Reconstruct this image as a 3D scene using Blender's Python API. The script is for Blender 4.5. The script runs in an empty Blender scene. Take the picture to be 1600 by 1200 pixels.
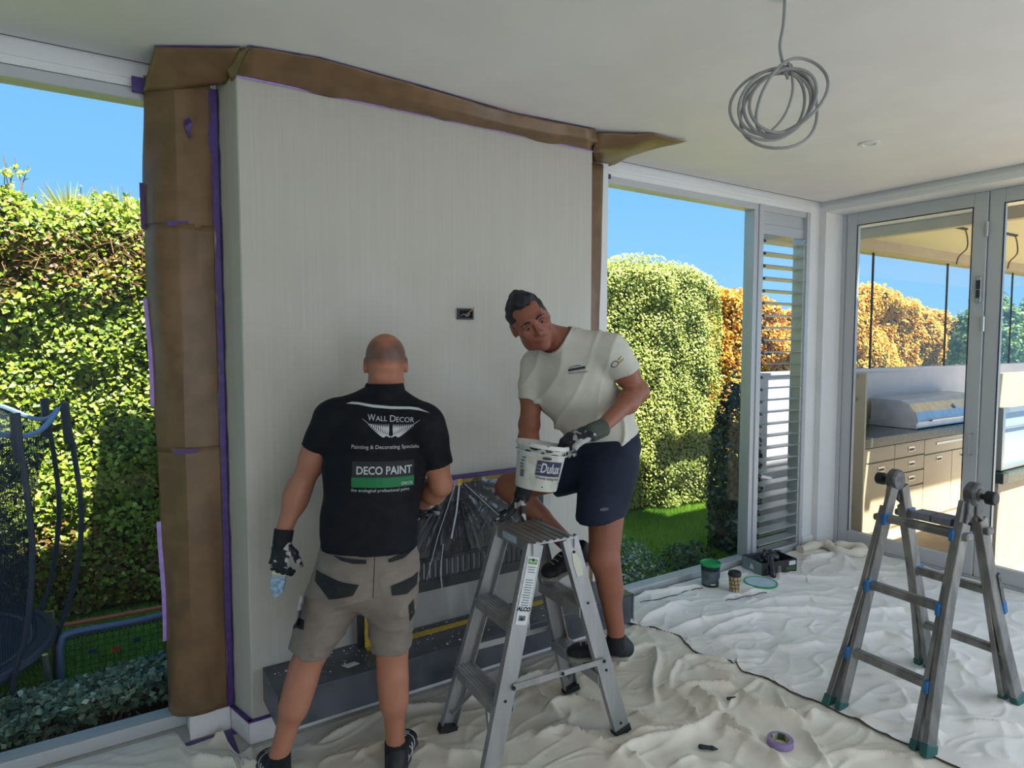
import bpy, bmesh, math, random
import numpy as np
from mathutils import Vector, Matrix
from mathutils.bvhtree import BVHTree

random.seed(7)
rng = np.random.default_rng(7)
SC = bpy.context.scene
COL = SC.collection
PI = math.pi

# ------------------------------------------------------------------ camera
cam_d = bpy.data.cameras.new('camera')
cam_d.sensor_fit = 'HORIZONTAL'
cam_d.sensor_width = 36.0
cam_d.lens = 36.0 * 1010.0 / 1600.0
cam_d.clip_start = 0.05
cam_d.clip_end = 300
cam = bpy.data.objects.new('camera', cam_d)
COL.objects.link(cam)
cam.location = (0, 0, 1.62)
cam.rotation_euler = (math.radians(90 - 3.541), 0, math.radians(-33.004))
SC.camera = cam

# ------------------------------------------------------------------ sky, sun, added lamps
world = bpy.data.worlds.new('sky')
SC.world = world
world.use_nodes = True
wt = world.node_tree
wt.nodes.clear()
w_out = wt.nodes.new('ShaderNodeOutputWorld')
w_bg = wt.nodes.new('ShaderNodeBackground')
w_co = wt.nodes.new('ShaderNodeTexCoord')
w_sep = wt.nodes.new('ShaderNodeSeparateXYZ')
w_ramp = wt.nodes.new('ShaderNodeValToRGB')
wt.links.new(w_co.outputs['Generated'], w_sep.inputs[0])
wt.links.new(w_sep.outputs['Z'], w_ramp.inputs[0])
wt.links.new(w_ramp.outputs[0], w_bg.inputs[0])
wt.links.new(w_bg.outputs[0], w_out.inputs[0])
cr = w_ramp.color_ramp
cr.elements[0].position = 0.0
cr.elements[0].color = (0.30, 0.60, 0.93, 1)
cr.elements[1].position = 0.75
cr.elements[1].color = (0.13, 0.39, 0.84, 1)
e = cr.elements.new(0.22); e.color = (0.20, 0.50, 0.92, 1)
e = cr.elements.new(0.42); e.color = (0.16, 0.44, 0.88, 1)
w_bg.inputs['Strength'].default_value = 1.0

SUN_H = Vector((-0.27, 0.96, 0)).normalized()      # way the sunlight travels over the ground
SUN_EL = math.radians(62)
sd = SUN_H * math.cos(SUN_EL) + Vector((0, 0, -math.sin(SUN_EL)))
sun_d = bpy.data.lights.new('sun', 'SUN')
sun_d.energy = 13.5
sun_d.angle = math.radians(0.6)
sun_d.color = (1.0, 0.93, 0.80)
sun = bpy.data.objects.new('sun', sun_d)
COL.objects.link(sun)
sun.rotation_euler = sd.to_track_quat('-Z', 'Y').to_euler()
sun.location = (8, -10, 14)

def area(name, loc, direction, sx, sy, power, color):
    d = bpy.data.lights.new(name, 'AREA')
    d.shape = 'RECTANGLE'
    d.size = sx; d.size_y = sy
    d.energy = power
    d.color = color
    o = bpy.data.objects.new(name, d)
    COL.objects.link(o)
    o.location = loc
    o.rotation_euler = Vector(direction).to_track_quat('-Z', 'Z').to_euler()
    return o
# area lamps added to brighten the room, set at unseen rear and side openings
area('fill_rear_window', (1.2, -3.42, 1.35), (0, 1, -0.55), 5.6, 2.2, 36, (1.0, 0.90, 0.78))
area('fill_side_doors', (4.96, -0.85, 1.35), (-1, 0.25, -0.5), 1.7, 2.2, 42, (0.72, 0.85, 1.0))

vs = SC.view_settings
vs.view_transform = 'Standard'
vs.look = 'None'
vs.exposure = 0.32
vs.gamma = 1.0
vs.use_curve_mapping = False
SC.cycles.max_bounces = 10
SC.cycles.transparent_max_bounces = 24
SC.cycles.caustics_reflective = False
SC.cycles.caustics_refractive = False
SC.cycles.sample_clamp_indirect = 4.0


# ------------------------------------------------------------------ materials
MATS = {}
def lin(c):
    return tuple(((v / 255.0 + 0.055) / 1.055) ** 2.4 if v > 10 else v / 255.0 / 12.92 for v in c)

def mat(name, col, rough=0.6, metal=0.0, var=0.0, scale=20.0, bump=0.0, bscale=60.0, stretch=(1, 1, 1), col2=None, lo=0.4, hi=0.6, spec=0.5, alpha=None, emit=None, detail=4.0, transl=0.0):
    m = bpy.data.materials.new(name)
    m.use_nodes = True
    nt = m.node_tree
    b = nt.nodes['Principled BSDF']
    b.inputs['Base Color'].default_value = (*col, 1)
    b.inputs['Roughness'].default_value = rough
    b.inputs['Metallic'].default_value = metal
    b.inputs['Specular IOR Level'].default_value = spec
    co = nt.nodes.new('ShaderNodeTexCoord')
    mp = nt.nodes.new('ShaderNodeMapping')
    mp.inputs['Scale'].default_value = stretch
    nt.links.new(co.outputs['Object'], mp.inputs[0])
    if var > 0 or col2 is not None:
        n = nt.nodes.new('ShaderNodeTexNoise')
        n.inputs['Scale'].default_value = scale
        n.inputs['Detail'].default_value = detail
        nt.links.new(mp.outputs[0], n.inputs['Vector'])
        r = nt.nodes.new('ShaderNodeValToRGB')
        if col2 is None:
            a = tuple(max(0, c * (1 - var)) for c in col); c2 = tuple(min(1, c * (1 + var)) for c in col)
        else:
            a = col; c2 = col2
        r.color_ramp.elements[0].position = lo; r.color_ramp.elements[0].color = (*a, 1)
        r.color_ramp.elements[1].position = hi; r.color_ramp.elements[1].color = (*c2, 1)
        nt.links.new(n.outputs['Fac'], r.inputs[0])
        nt.links.new(r.outputs[0], b.inputs['Base Color'])
    if bump > 0:
        n2 = nt.nodes.new('ShaderNodeTexNoise')
        n2.inputs['Scale'].default_value = bscale
        n2.inputs['Detail'].default_value = 5
        nt.links.new(mp.outputs[0], n2.inputs['Vector'])
        bp = nt.nodes.new('ShaderNodeBump')
        bp.inputs['Strength'].default_value = bump
        bp.inputs['Distance'].default_value = 0.01
        nt.links.new(n2.outputs['Fac'], bp.inputs['Height'])
        nt.links.new(bp.outputs[0], b.inputs['Normal'])
    if emit:
        b.inputs['Emission Color'].default_value = (*emit[0], 1)
        b.inputs['Emission Strength'].default_value = emit[1]
    MATS[name] = m
    return m

def glass_mat(name, tint=(0.97, 0.985, 0.98), refl=0.05, rough=0.0, dirt=0.0, extra=None):
    """thin pane: passes light straight through, mirrors a little of what stands before it"""
    m = bpy.data.materials.new(name)
    m.use_nodes = True
    nt = m.node_tree
    nt.nodes.clear()
    out = nt.nodes.new('ShaderNodeOutputMaterial')
    tr = nt.nodes.new('ShaderNodeBsdfTransparent'); tr.inputs[0].default_value = (*tint, 1)
    gl = nt.nodes.new('ShaderNodeBsdfGlossy'); gl.inputs['Roughness'].default_value = rough
    lw = nt.nodes.new('ShaderNodeLayerWeight'); lw.inputs['Blend'].default_value = 0.5
    pw_ = nt.nodes.new('ShaderNodeMath'); pw_.operation = 'POWER'; pw_.inputs[1].default_value = 5.0
    fr = nt.nodes.new('ShaderNodeMath'); fr.operation = 'MULTIPLY_ADD'; fr.inputs[1].default_value = 0.7; fr.inputs[2].default_value = refl * 0.5
    nt.links.new(lw.outputs['Facing'], pw_.inputs[0]); nt.links.new(pw_.outputs[0], fr.inputs[0])
    mx = nt.nodes.new('ShaderNodeMixShader')
    nt.links.new(fr.outputs[0], mx.inputs[0]); nt.links.new(tr.outputs[0], mx.inputs[1]); nt.links.new(gl.outputs[0], mx.inputs[2])
    last = mx
    if dirt > 0:
        df = nt.nodes.new('ShaderNodeBsdfDiffuse'); df.inputs[0].default_value = (*(extra or (0.7, 0.72, 0.75)), 1)
        n = nt.nodes.new('ShaderNodeTexNoise'); n.inputs['Scale'].default_value = 5; n.inputs['Detail'].default_value = 6
        mt = nt.nodes.new('ShaderNodeMath'); mt.operation = 'MULTIPLY'; mt.inputs[1].default_value = dirt
        co = nt.nodes.new('ShaderNodeTexCoord')
        nt.links.new(co.outputs['Object'], n.inputs['Vector'])
        nt.links.new(n.outputs['Fac'], mt.inputs[0])
        m2 = nt.nodes.new('ShaderNodeMixShader')
        nt.links.new(mt.outputs[0], m2.inputs[0]); nt.links.new(mx.outputs[0], m2.inputs[1]); nt.links.new(df.outputs[0], m2.inputs[2])
        last = m2
    nt.links.new(last.outputs[0], out.inputs[0])
    MATS[name] = m
    return m

def attr_mat(name, stops, attr='tone', rough=0.6, bump=0.0, bscale=60.0, transl=0.0, spec=0.3, noise=0.0, nscale=40.0, hard=False):
    """colour looked up from a per-vertex number stored with the mesh"""
    m = bpy.data.materials.new(name)
    m.use_nodes = True
    nt = m.node_tree
    b = nt.nodes['Principled BSDF']
    a = nt.nodes.new('ShaderNodeAttribute'); a.attribute_name = attr
    r = nt.nodes.new('ShaderNodeValToRGB')
    el = r.color_ramp.elements
    el[0].position = stops[0][0]; el[0].color = (*stops[0][1], 1)
    el[1].position = stops[-1][0]; el[1].color = (*stops[-1][1], 1)
    for p, c in stops[1:-1]:
        q = el.new(p); q.color = (*c, 1)
    if hard: r.color_ramp.interpolation = 'CONSTANT'
    src = a.outputs['Fac']
    co = nt.nodes.new('ShaderNodeTexCoord')
    if noise > 0:
        n = nt.nodes.new('ShaderNodeTexNoise'); n.inputs['Scale'].default_value = nscale; n.inputs['Detail'].default_value = 4
        nt.links.new(co.outputs['Object'], n.inputs['Vector'])
        s1 = nt.nodes.new('ShaderNodeMath'); s1.operation = 'SUBTRACT'; s1.inputs[1].default_value = 0.5
        s2 = nt.nodes.new('ShaderNodeMath'); s2.operation = 'MULTIPLY_ADD'; s2.inputs[1].default_value = noise
        nt.links.new(n.outputs['Fac'], s1.inputs[0]); nt.links.new(s1.outputs[0], s2.inputs[0]); nt.links.new(src, s2.inputs[2])
        src = s2.outputs[0]
    nt.links.new(src, r.inputs[0])
    nt.links.new(r.outputs[0], b.inputs['Base Color'])
    b.inputs['Roughness'].default_value = rough
    b.inputs['Specular IOR Level'].default_value = spec
    if bump > 0:
        n2 = nt.nodes.new('ShaderNodeTexNoise'); n2.inputs['Scale'].default_value = bscale; n2.inputs['Detail'].default_value = 5
        nt.links.new(co.outputs['Object'], n2.inputs['Vector'])
        bp = nt.nodes.new('ShaderNodeBump'); bp.inputs['Strength'].default_value = bump; bp.inputs['Distance'].default_value = 0.004
        nt.links.new(n2.outputs['Fac'], bp.inputs['Height']); nt.links.new(bp.outputs[0], b.inputs['Normal'])
    if transl > 0:
        tl = nt.nodes.new('ShaderNodeBsdfTranslucent')
        nt.links.new(r.outputs[0], tl.inputs[0])
        mx = nt.nodes.new('ShaderNodeMixShader'); mx.inputs[0].default_value = transl
        out = nt.nodes['Material Output']
        nt.links.new(b.outputs[0], mx.inputs[1]); nt.links.new(tl.outputs[0], mx.inputs[2]); nt.links.new(mx.outputs[0], out.inputs[0])
    MATS[name] = m
    return m

# ------------------------------------------------------------------ objects
def tag(o, label=None, cat=None, group=None, kind=None):
    if label: o['label'] = label
    if cat: o['category'] = cat
    if group: o['group'] = group
    if kind: o['kind'] = kind
    return o

def empty(name, loc=(0, 0, 0), rz=0.0, label=None, cat=None, group=None, kind=None, parent=None):
    o = bpy.data.objects.new(name, None)
    o.empty_display_size = 0.1
    COL.objects.link(o)
    o.location = loc
    o.rotation_euler = (0, 0, rz)
    if parent: o.parent = parent
    return tag(o, label, cat, group, kind)

def origin(p):
    """world position of a thing's root: parts keep their root's frame"""
    while p.parent: p = p.parent
    return Vector(p.location)

def mesh_obj(name, verts, faces, m=None, parent=None, smooth=False, attrs=None, local=False):
    me = bpy.data.meshes.new(name)
    if isinstance(verts, np.ndarray):
        v = verts.astype(np.float64)
        if parent is not None and not local: v = v - np.array(origin(parent))
        F = faces
        if isinstance(F, np.ndarray) and F.ndim == 2:
            nf, k = F.shape
            me.vertices.add(len(v)); me.vertices.foreach_set('co', v.ravel())
            me.loops.add(nf * k); me.loops.foreach_set('vertex_index', F.astype(np.int32).ravel())
            me.polygons.add(nf); me.polygons.foreach_set('loop_start', np.arange(0, nf * k, k, dtype=np.int32))
            me.update(calc_edges=True)
        else:
            me.from_pydata(v.tolist(), [], [list(map(int, f)) for f in F])
    else:
        if parent is not None and not local:
            og = origin(parent); verts = [(p[0] - og[0], p[1] - og[1], p[2] - og[2]) for p in verts]
        me.from_pydata([tuple(p) for p in verts], [], [tuple(f) for f in faces])
    me.validate()
    if attrs:
        for an, av in attrs.items():
            at_ = me.attributes.new(an, 'FLOAT', 'POINT')
            at_.data.foreach_set('value', np.asarray(av, dtype=np.float32))
    if m is not None: me.materials.append(m)
    if smooth: me.polygons.foreach_set('use_smooth', np.ones(len(me.polygons), dtype=bool))
    o = bpy.data.objects.new(name, me)
    COL.objects.link(o)
    if parent is not None: o.parent = parent
    return o

def dup(o, name=None, offset=None, parent=None):
    c = o.copy()
    COL.objects.link(c)
    if parent is not None: c.parent = parent
    if offset is not None: c.location = Vector(c.location) + Vector(offset)
    return c

class MB:
    """collects simple solids; build() links them as one mesh object"""
    def __init__(s): s.v = []; s.f = []
    def _add(s, vs_, fs):
        n = len(s.v); s.v += [tuple(p) for p in vs_]; s.f += [tuple(i + n for i in f) for f in fs]
        return s
    def box(s, x0, x1, y0, y1, z0, z1, bev=0.0):
        if bev <= 0:
            return s._add([(x0, y0, z0), (x1, y0, z0), (x1, y1, z0), (x0, y1, z0), (x0, y0, z1), (x1, y0, z1), (x1, y1, z1), (x0, y1, z1)],
                          [(0, 3, 2, 1), (4, 5, 6, 7), (0, 1, 5, 4), (1, 2, 6, 5), (2, 3, 7, 6), (3, 0, 4, 7)])
        bm = bmesh.new()
        bmesh.ops.create_cube(bm, size=1.0)
        for v in bm.verts:
            v.co = Vector(((x0 + x1) / 2 + v.co.x * (x1 - x0), (y0 + y1) / 2 + v.co.y * (y1 - y0), (z0 + z1) / 2 + v.co.z * (z1 - z0)))
        bmesh.ops.bevel(bm, geom=bm.edges[:], offset=bev, segments=2, affect='EDGES', profile=0.5)
        return s.bm(bm)
    def bm(s, bm, M=None):
        bm.verts.index_update()
        vs_ = [(M @ v.co) if M else v.co.copy() for v in bm.verts]
        fs = [[v.index for v in f.verts] for f in bm.faces]
        bm.free()
        return s._add(vs_, fs)
    def bar(s, a, b, w, h, up=(0, 0, 1), roll=None):
        """box from a to b: w across, h along up"""
        a = Vector(a); b = Vector(b); d = (b - a).normalized(); u = Vector(up)
        u = u - d * u.dot(d)
        if u.length < 1e-4: u = Vector((1, 0, 0)) - d * d.x
        u.normalize(); r = d.cross(u)
        pts = []
        for p in (a, b):
            for i, j in ((-1, -1), (1, -1), (1, 1), (-1, 1)):
                pts.append(p + r * (w / 2 * i) + u * (h / 2 * j))
        return s._add(pts, [(0, 1, 2, 3), (7, 6, 5, 4), (0, 4, 5, 1), (1, 5, 6, 2), (2, 6, 7, 3), (3, 7, 4, 0)])
    def channel(s, a, b, w, h, t=0.003, up=(0, 0, 1), lip=None):
        """C profile from a to b: web w wide, flanges h deep along up"""
        a = Vector(a); b = Vector(b); d = (b - a).normalized(); u = Vector(up); u = (u - d * u.dot(d)).normalized(); r = d.cross(u)
        prof = [(-w/2, 0), (w/2, 0), (w/2, h), (w/2 - t, h), (w/2 - t, t), (-w/2 + t, t), (-w/2 + t, h), (-w/2, h)]
        n = len(prof)
        pts = [a + r * x + u * y for x, y in prof] + [b + r * x + u * y for x, y in prof]
        fs = [(i, (i + 1) % n, (i + 1) % n + n, i + n) for i in range(n)]
        fs += [(0, 7, 6, 5), (0, 5, 4, 1), (1, 4, 3, 2)]
        fs += [tuple(i + n for i in f[::-1]) for f in fs[-3:]]
        return s._add(pts, fs)
    def tube(s, pts, r, n=8, closed=False, cap=True):
        pts = [Vector(p) for p in pts]; k = len(pts)
        rr = r if isinstance(r, (list, tuple)) else [r] * k
        rings = []
        up = None
        for i, p in enumerate(pts):
            if closed: t = pts[(i + 1) % k] - pts[i - 1]
            else: t = pts[min(i + 1, k - 1)] - pts[max(i - 1, 0)]
            t.normalize()
            if up is None:
                up = Vector((0, 0, 1)) if abs(t.z) < 0.9 else Vector((1, 0, 0))
            up = up - t * up.dot(t)
            if up.length < 1e-5: up = t.orthogonal()
            up.normalize(); sd_ = t.cross(up)
            rings.append([p + (up * math.cos(2 * PI * j / n) + sd_ * math.sin(2 * PI * j / n)) * rr[i] for j in range(n)])
        vs_ = [q for ring in rings for q in ring]
        fs = []
        m = k if closed else k - 1
        for i in range(m):
            a = i * n; b = ((i + 1) % k) * n
            for j in range(n):
                fs.append((a + j, a + (j + 1) % n, b + (j + 1) % n, b + j))
        if not closed and cap:
            fs.append(tuple(range(n - 1, -1, -1))); fs.append(tuple((k - 1) * n + j for j in range(n)))
        return s._add(vs_, fs)
    def lathe(s, prof, c=(0, 0, 0), n=28, axis=None, cap=True):
        """prof: (radius, height) pairs, turned about z (or about axis) through c"""
        vs_ = []
        for r, h in prof:
            for j in range(n):
                vs_.append(Vector((r * math.cos(2 * PI * j / n), r * math.sin(2 * PI * j / n), h)))
        if axis is not None:
            q = Vector((0, 0, 1)).rotation_difference(Vector(axis).normalized())
            vs_ = [q @ v for v in vs_]
        c = Vector(c)
        vs_ = [v + c for v in vs_]
        fs = []
        for i in range(len(prof) - 1):
            for j in range(n):
                fs.append((i * n + j, i * n + (j + 1) % n, (i + 1) * n + (j + 1) % n, (i + 1) * n + j))
        if cap:
            fs.append(tuple(range(n - 1, -1, -1))); fs.append(tuple((len(prof) - 1) * n + j for j in range(n)))
        return s._add(vs_, fs)
    def prism(s, poly, d):
        """poly: 3-D points of a flat outline, pushed along d"""
        poly = [Vector(p) for p in poly]; d = Vector(d); n = len(poly)
        vs_ = poly + [p + d for p in poly]
        fs = [tuple(range(n - 1, -1, -1)), tuple(range(n, 2 * n))] + [(i, (i + 1) % n, (i + 1) % n + n, i + n) for i in range(n)]
        return s._add(vs_, fs)
    def ball(s, c, r, n=12, sx=1, sy=1, sz=1):
        bm = bmesh.new(); bmesh.ops.create_uvsphere(bm, u_segments=n, v_segments=max(6, n // 2 + 2), radius=r)
        M = Matrix.Translation(Vector(c)) @ Matrix.Diagonal((sx, sy, sz, 1))
        return s.bm(bm, M)
    def build(s, name, m, parent=None, smooth=False, local=False, bevel=0.0, attrs=None):
        o = mesh_obj(name, s.v, s.f, m, parent, smooth, attrs, local)
        bm = bmesh.new(); bm.from_mesh(o.data)
        bmesh.ops.recalc_face_normals(bm, faces=bm.faces[:])
        if bevel > 0:
            bmesh.ops.bevel(bm, geom=[e_ for e_ in bm.edges if len(e_.link_faces) == 2 and e_.calc_face_angle(0) > 0.6], offset=bevel, segments=1, affect='EDGES')
        bm.to_mesh(o.data); bm.free()
        if smooth:
            o.data.polygons.foreach_set('use_smooth', np.ones(len(o.data.polygons), dtype=bool))
            try: o.data.set_sharp_from_angle(angle=math.radians(38))
            except Exception: pass
        return o

def struct(name, mb, m, parent=None, **k):
    o = mb.build(name, m, parent, **k)
    if parent is None: o['kind'] = 'structure'
    return o

def spline(pts, n=8, closed=False):
    """Catmull-Rom through pts"""
    P = [Vector(p) for p in pts]; out = []
    k = len(P)
    rngi = range(k) if closed else range(k - 1)
    for i in rngi:
        if closed: a, b, c, d = P[i - 1], P[i], P[(i + 1) % k], P[(i + 2) % k]
        else: a, b, c, d = P[max(i - 1, 0)], P[i], P[i + 1], P[min(i + 2, k - 1)]
        for j in range(n):
            t = j / n
            out.append(0.5 * ((2 * b) + (c - a) * t + (2 * a - 5 * b + 4 * c - d) * t * t + (3 * b - a - 3 * c + d) * t ** 3))
    if not closed: out.append(P[-1])
    return out

def text_mesh(body, size=1.0, shear=0.0, bold=0.0, align='CENTER', space=1.0):
    cu = bpy.data.curves.new('lettering', 'FONT')
    cu.body = body; cu.size = size; cu.shear = shear; cu.offset = bold
    cu.align_x = align; cu.align_y = 'CENTER'; cu.space_character = space; cu.resolution_u = 3
    ob = bpy.data.objects.new('lettering', cu)
    COL.objects.link(ob)
    dg = bpy.context.evaluated_depsgraph_get()
    me = bpy.data.meshes.new_from_object(ob.evaluated_get(dg))
    bm = bmesh.new(); bm.from_mesh(me)
    bmesh.ops.triangulate(bm, faces=bm.faces[:])
    bm.verts.index_update()
    v = np.array([tuple(q.co) for q in bm.verts]); f = [[q.index for q in t.verts] for t in bm.faces]
    bm.free()
    bpy.data.objects.remove(ob); bpy.data.meshes.remove(me); bpy.data.curves.remove(cu)
    return v, f

def flat_poly(pts, cuts=3):
    bm = bmesh.new()
    vs_ = [bm.verts.new((p[0], p[1], 0)) for p in pts]
    bm.faces.new(vs_)
    bmesh.ops.triangulate(bm, faces=bm.faces[:])
    for _ in range(cuts):
        bmesh.ops.subdivide_edges(bm, edges=bm.edges[:], cuts=1, use_grid_fill=True)
        bmesh.ops.triangulate(bm, faces=bm.faces[:])
    bm.verts.index_update()
    v = np.array([tuple(q.co) for q in bm.verts]); f = [[q.index for q in t.verts] for t in bm.faces]
    bm.free()
    return v, f

def decal(name, vf, o, u, w, m, parent, bvh=None, off=0.0015, n=None, thick=0.0):
    """lays flat artwork (2-D verts) on a surface: origin o, axes u and w; pressed onto bvh along -n when given"""
    v, f = vf
    o = Vector(o); u = Vector(u).normalized(); w = Vector(w); w = (w - u * w.dot(u)).normalized()
    nn = u.cross(w) if n is None else Vector(n).normalized()
    P = []
    for p in v:
        q = o + u * p[0] + w * p[1]
        if bvh is not None:
            hit = bvh.ray_cast(q + nn * 0.5, -nn)
            if hit[0] is not None: q = hit[0] + nn * off
        else:
            q = q + nn * off
        P.append(tuple(q))
    ob = mesh_obj(name, P, f, m, parent)
    return ob

def wrap(name, vf, c, r0, r1, z0, z1, ang, m, parent, off=0.001, axis_frame=None):
    """artwork bent round an upright (tapered) tub: x runs round it, y runs up"""
    v, f = vf
    P = []
    for p in v:
        t = (p[1] - z0) / (z1 - z0)
        r = r0 + (r1 - r0) * t + off
        a = ang + p[0] / r
        q = Vector((r * math.cos(a), r * math.sin(a), p[1]))
        if axis_frame is not None: q = axis_frame @ q
        P.append(tuple(q + Vector(c)))
    return mesh_obj(name, P, f, m, parent)

# ------------------------------------------------------------------ smooth solids from blended shapes
def _v(p): return np.array(p, dtype=np.float32)

class Field:
    """blend of round shapes, skinned into one continuous mesh"""
    def __init__(s, h=0.005): s.h = h; s.ops = []
    def cone(s, a, b, ra, rb, k=0.02, side=None, mode='add', flat=False, tip=None):
        """limb from a to b; ra/rb radius or (across side, other)"""
        ra = ra if isinstance(ra, tuple) else (ra, ra); rb = rb if isinstance(rb, tuple) else (rb, rb)
        s.ops.append(('cone', _v(a), _v(b), ra, rb, None if side is None else _v(side), flat, None if tip is None else _v(tip), k, mode)); return s
    def ell(s, c, r, R=None, k=0.02, mode='add'):
        r = r if isinstance(r, tuple) else (r, r, r)
        s.ops.append(('ell', _v(c), r, None if R is None else np.array(R, dtype=np.float32), k, mode)); return s
    def cut(s, p, n, k=0.004):
        """throws away what lies on the n side of the plane through p"""
        s.ops.append(('cut', _v(p), _v(n) / np.linalg.norm(_v(n)), k)); return s
    def cutnear(s, p, n, c, r, k=0.004):
        s.ops.append(('cutnear', _v(p), _v(n) / np.linalg.norm(_v(n)), _v(c), r, k)); return s
    def bump(s, fn): s.ops.append(('bump', fn)); return s
    def mesh(s):
        lo = np.array([9e9] * 3); hi = -lo
        for op in s.ops:
            if op[0] == 'cone' and op[-1] == 'add':
                m = max(op[3] + op[4])
                lo = np.minimum(lo, np.minimum(op[1], op[2]) - m); hi = np.maximum(hi, np.maximum(op[1], op[2]) + m)
            elif op[0] == 'ell' and op[-1] == 'add':
                m = max(op[2]); lo = np.minimum(lo, op[1] - m); hi = np.maximum(hi, op[1] + m)
        h = s.h; pad = 0.03
        lo = lo - pad; hi = hi + pad
        n = np.ceil((hi - lo) / h).astype(int) + 1
        ax = [np.float32(lo[i]) + np.arange(n[i], dtype=np.float32) * np.float32(h) for i in range(3)]
        D = np.full(tuple(n), 1.0, dtype=np.float32)
        def sub(l, u_):
            i0 = np.clip(np.floor((l - lo) / h).astype(int), 0, n); i1 = np.clip(np.ceil((u_ - lo) / h).astype(int) + 1, 0, n)
            return tuple(slice(a, b) for a, b in zip(i0, i1))
        def grid(sl):
            return ax[0][sl[0]][:, None, None], ax[1][sl[1]][None, :, None], ax[2][sl[2]][None, None, :]
        for op in s.ops:
            if op[0] == 'cone':
                _, a, b, ra, rb, side, flat, tip, k, mode = op
                m = max(ra + rb) + k + 3 * h
                sl = sub(np.minimum(a, b) - m, np.maximum(a, b) + m)
                X, Y, Z = grid(sl)
                ab = b - a; L2 = float(ab @ ab) + 1e-12
                t = np.clip(((X - a[0]) * ab[0] + (Y - a[1]) * ab[1] + (Z - a[2]) * ab[2]) / L2, 0, 1)
                dx = X - a[0] - t * ab[0]; dy = Y - a[1] - t * ab[1]; dz = Z - a[2] - t * ab[2]
                q2 = dx * dx + dy * dy + dz * dz
                if side is None:
                    d = np.sqrt(q2) - (ra[0] + (rb[0] - ra[0]) * t)
                else:
                    w = side / np.linalg.norm(side)
                    axn = ab / math.sqrt(L2); w = w - axn * (w @ axn); w = w / np.linalg.norm(w)
                    sv = dx * w[0] + dy * w[1] + dz * w[2]
                    o2 = np.maximum(q2 - sv * sv, 0)
                    rs = ra[0] + (rb[0] - ra[0]) * t; ro = ra[1] + (rb[1] - ra[1]) * t
                    k0 = np.sqrt(sv * sv / (rs * rs) + o2 / (ro * ro)) + 1e-6
                    k1 = np.sqrt(sv * sv / rs ** 4 + o2 / ro ** 4) + 1e-6
                    d = k0 * (k0 - 1) / k1
                if flat:
                    tn = ab / math.sqrt(L2) if tip is None else tip / np.linalg.norm(tip)
                    d = np.maximum(d, (X - b[0]) * tn[0] + (Y - b[1]) * tn[1] + (Z - b[2]) * tn[2])
            elif op[0] == 'ell':
                _, c, r, R, k, mode = op
                m = max(r) + k + 3 * h
                sl = sub(c - m, c + m)
                X, Y, Z = grid(sl)
                X = X - c[0]; Y = Y - c[1]; Z = Z - c[2]
                if R is not None:
                    X, Y, Z = (R[0, 0] * X + R[0, 1] * Y + R[0, 2] * Z, R[1, 0] * X + R[1, 1] * Y + R[1, 2] * Z, R[2, 0] * X + R[2, 1] * Y + R[2, 2] * Z)
                k0 = np.sqrt((X / r[0]) ** 2 + (Y / r[1]) ** 2 + (Z / r[2]) ** 2) + 1e-6
                k1 = np.sqrt((X / r[0] ** 2) ** 2 + (Y / r[1] ** 2) ** 2 + (Z / r[2] ** 2) ** 2) + 1e-6
                d = k0 * (k0 - 1) / k1
            elif op[0] == 'cut':
                _, p, nn, k = op
                X, Y, Z = ax[0][:, None, None], ax[1][None, :, None], ax[2][None, None, :]
                d = (X - p[0]) * nn[0] + (Y - p[1]) * nn[1] + (Z - p[2]) * nn[2]
                D = np.maximum(D, d); continue
            elif op[0] == 'cutnear':
                _, p, nn, c, r, k = op
                sl = sub(c - r, c + r); X, Y, Z = grid(sl)
                d = (X - p[0]) * nn[0] + (Y - p[1]) * nn[1] + (Z - p[2]) * nn[2]
                inside = (X - c[0]) ** 2 + (Y - c[1]) ** 2 + (Z - c[2]) ** 2 < r * r
                D[sl] = np.where(inside, np.maximum(D[sl], d), D[sl]); continue
            else:
                idx = np.where(np.abs(D) < 0.035)
                if len(idx[0]):
                    D[idx] += op[1](ax[0][idx[0]], ax[1][idx[1]], ax[2][idx[2]]).astype(np.float32)
                continue
            old = D[sl]
            if mode == 'add':
                hh = np.maximum(k - np.abs(old - d), 0) / k
                D[sl] = np.minimum(old, d) - hh * hh * (k * 0.25)
            else:
                d = -d
                hh = np.maximum(k - np.abs(old - d), 0) / k
                D[sl] = np.maximum(old, d) + hh * hh * (k * 0.25)
        return surface_nets(D, lo, h)

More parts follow.
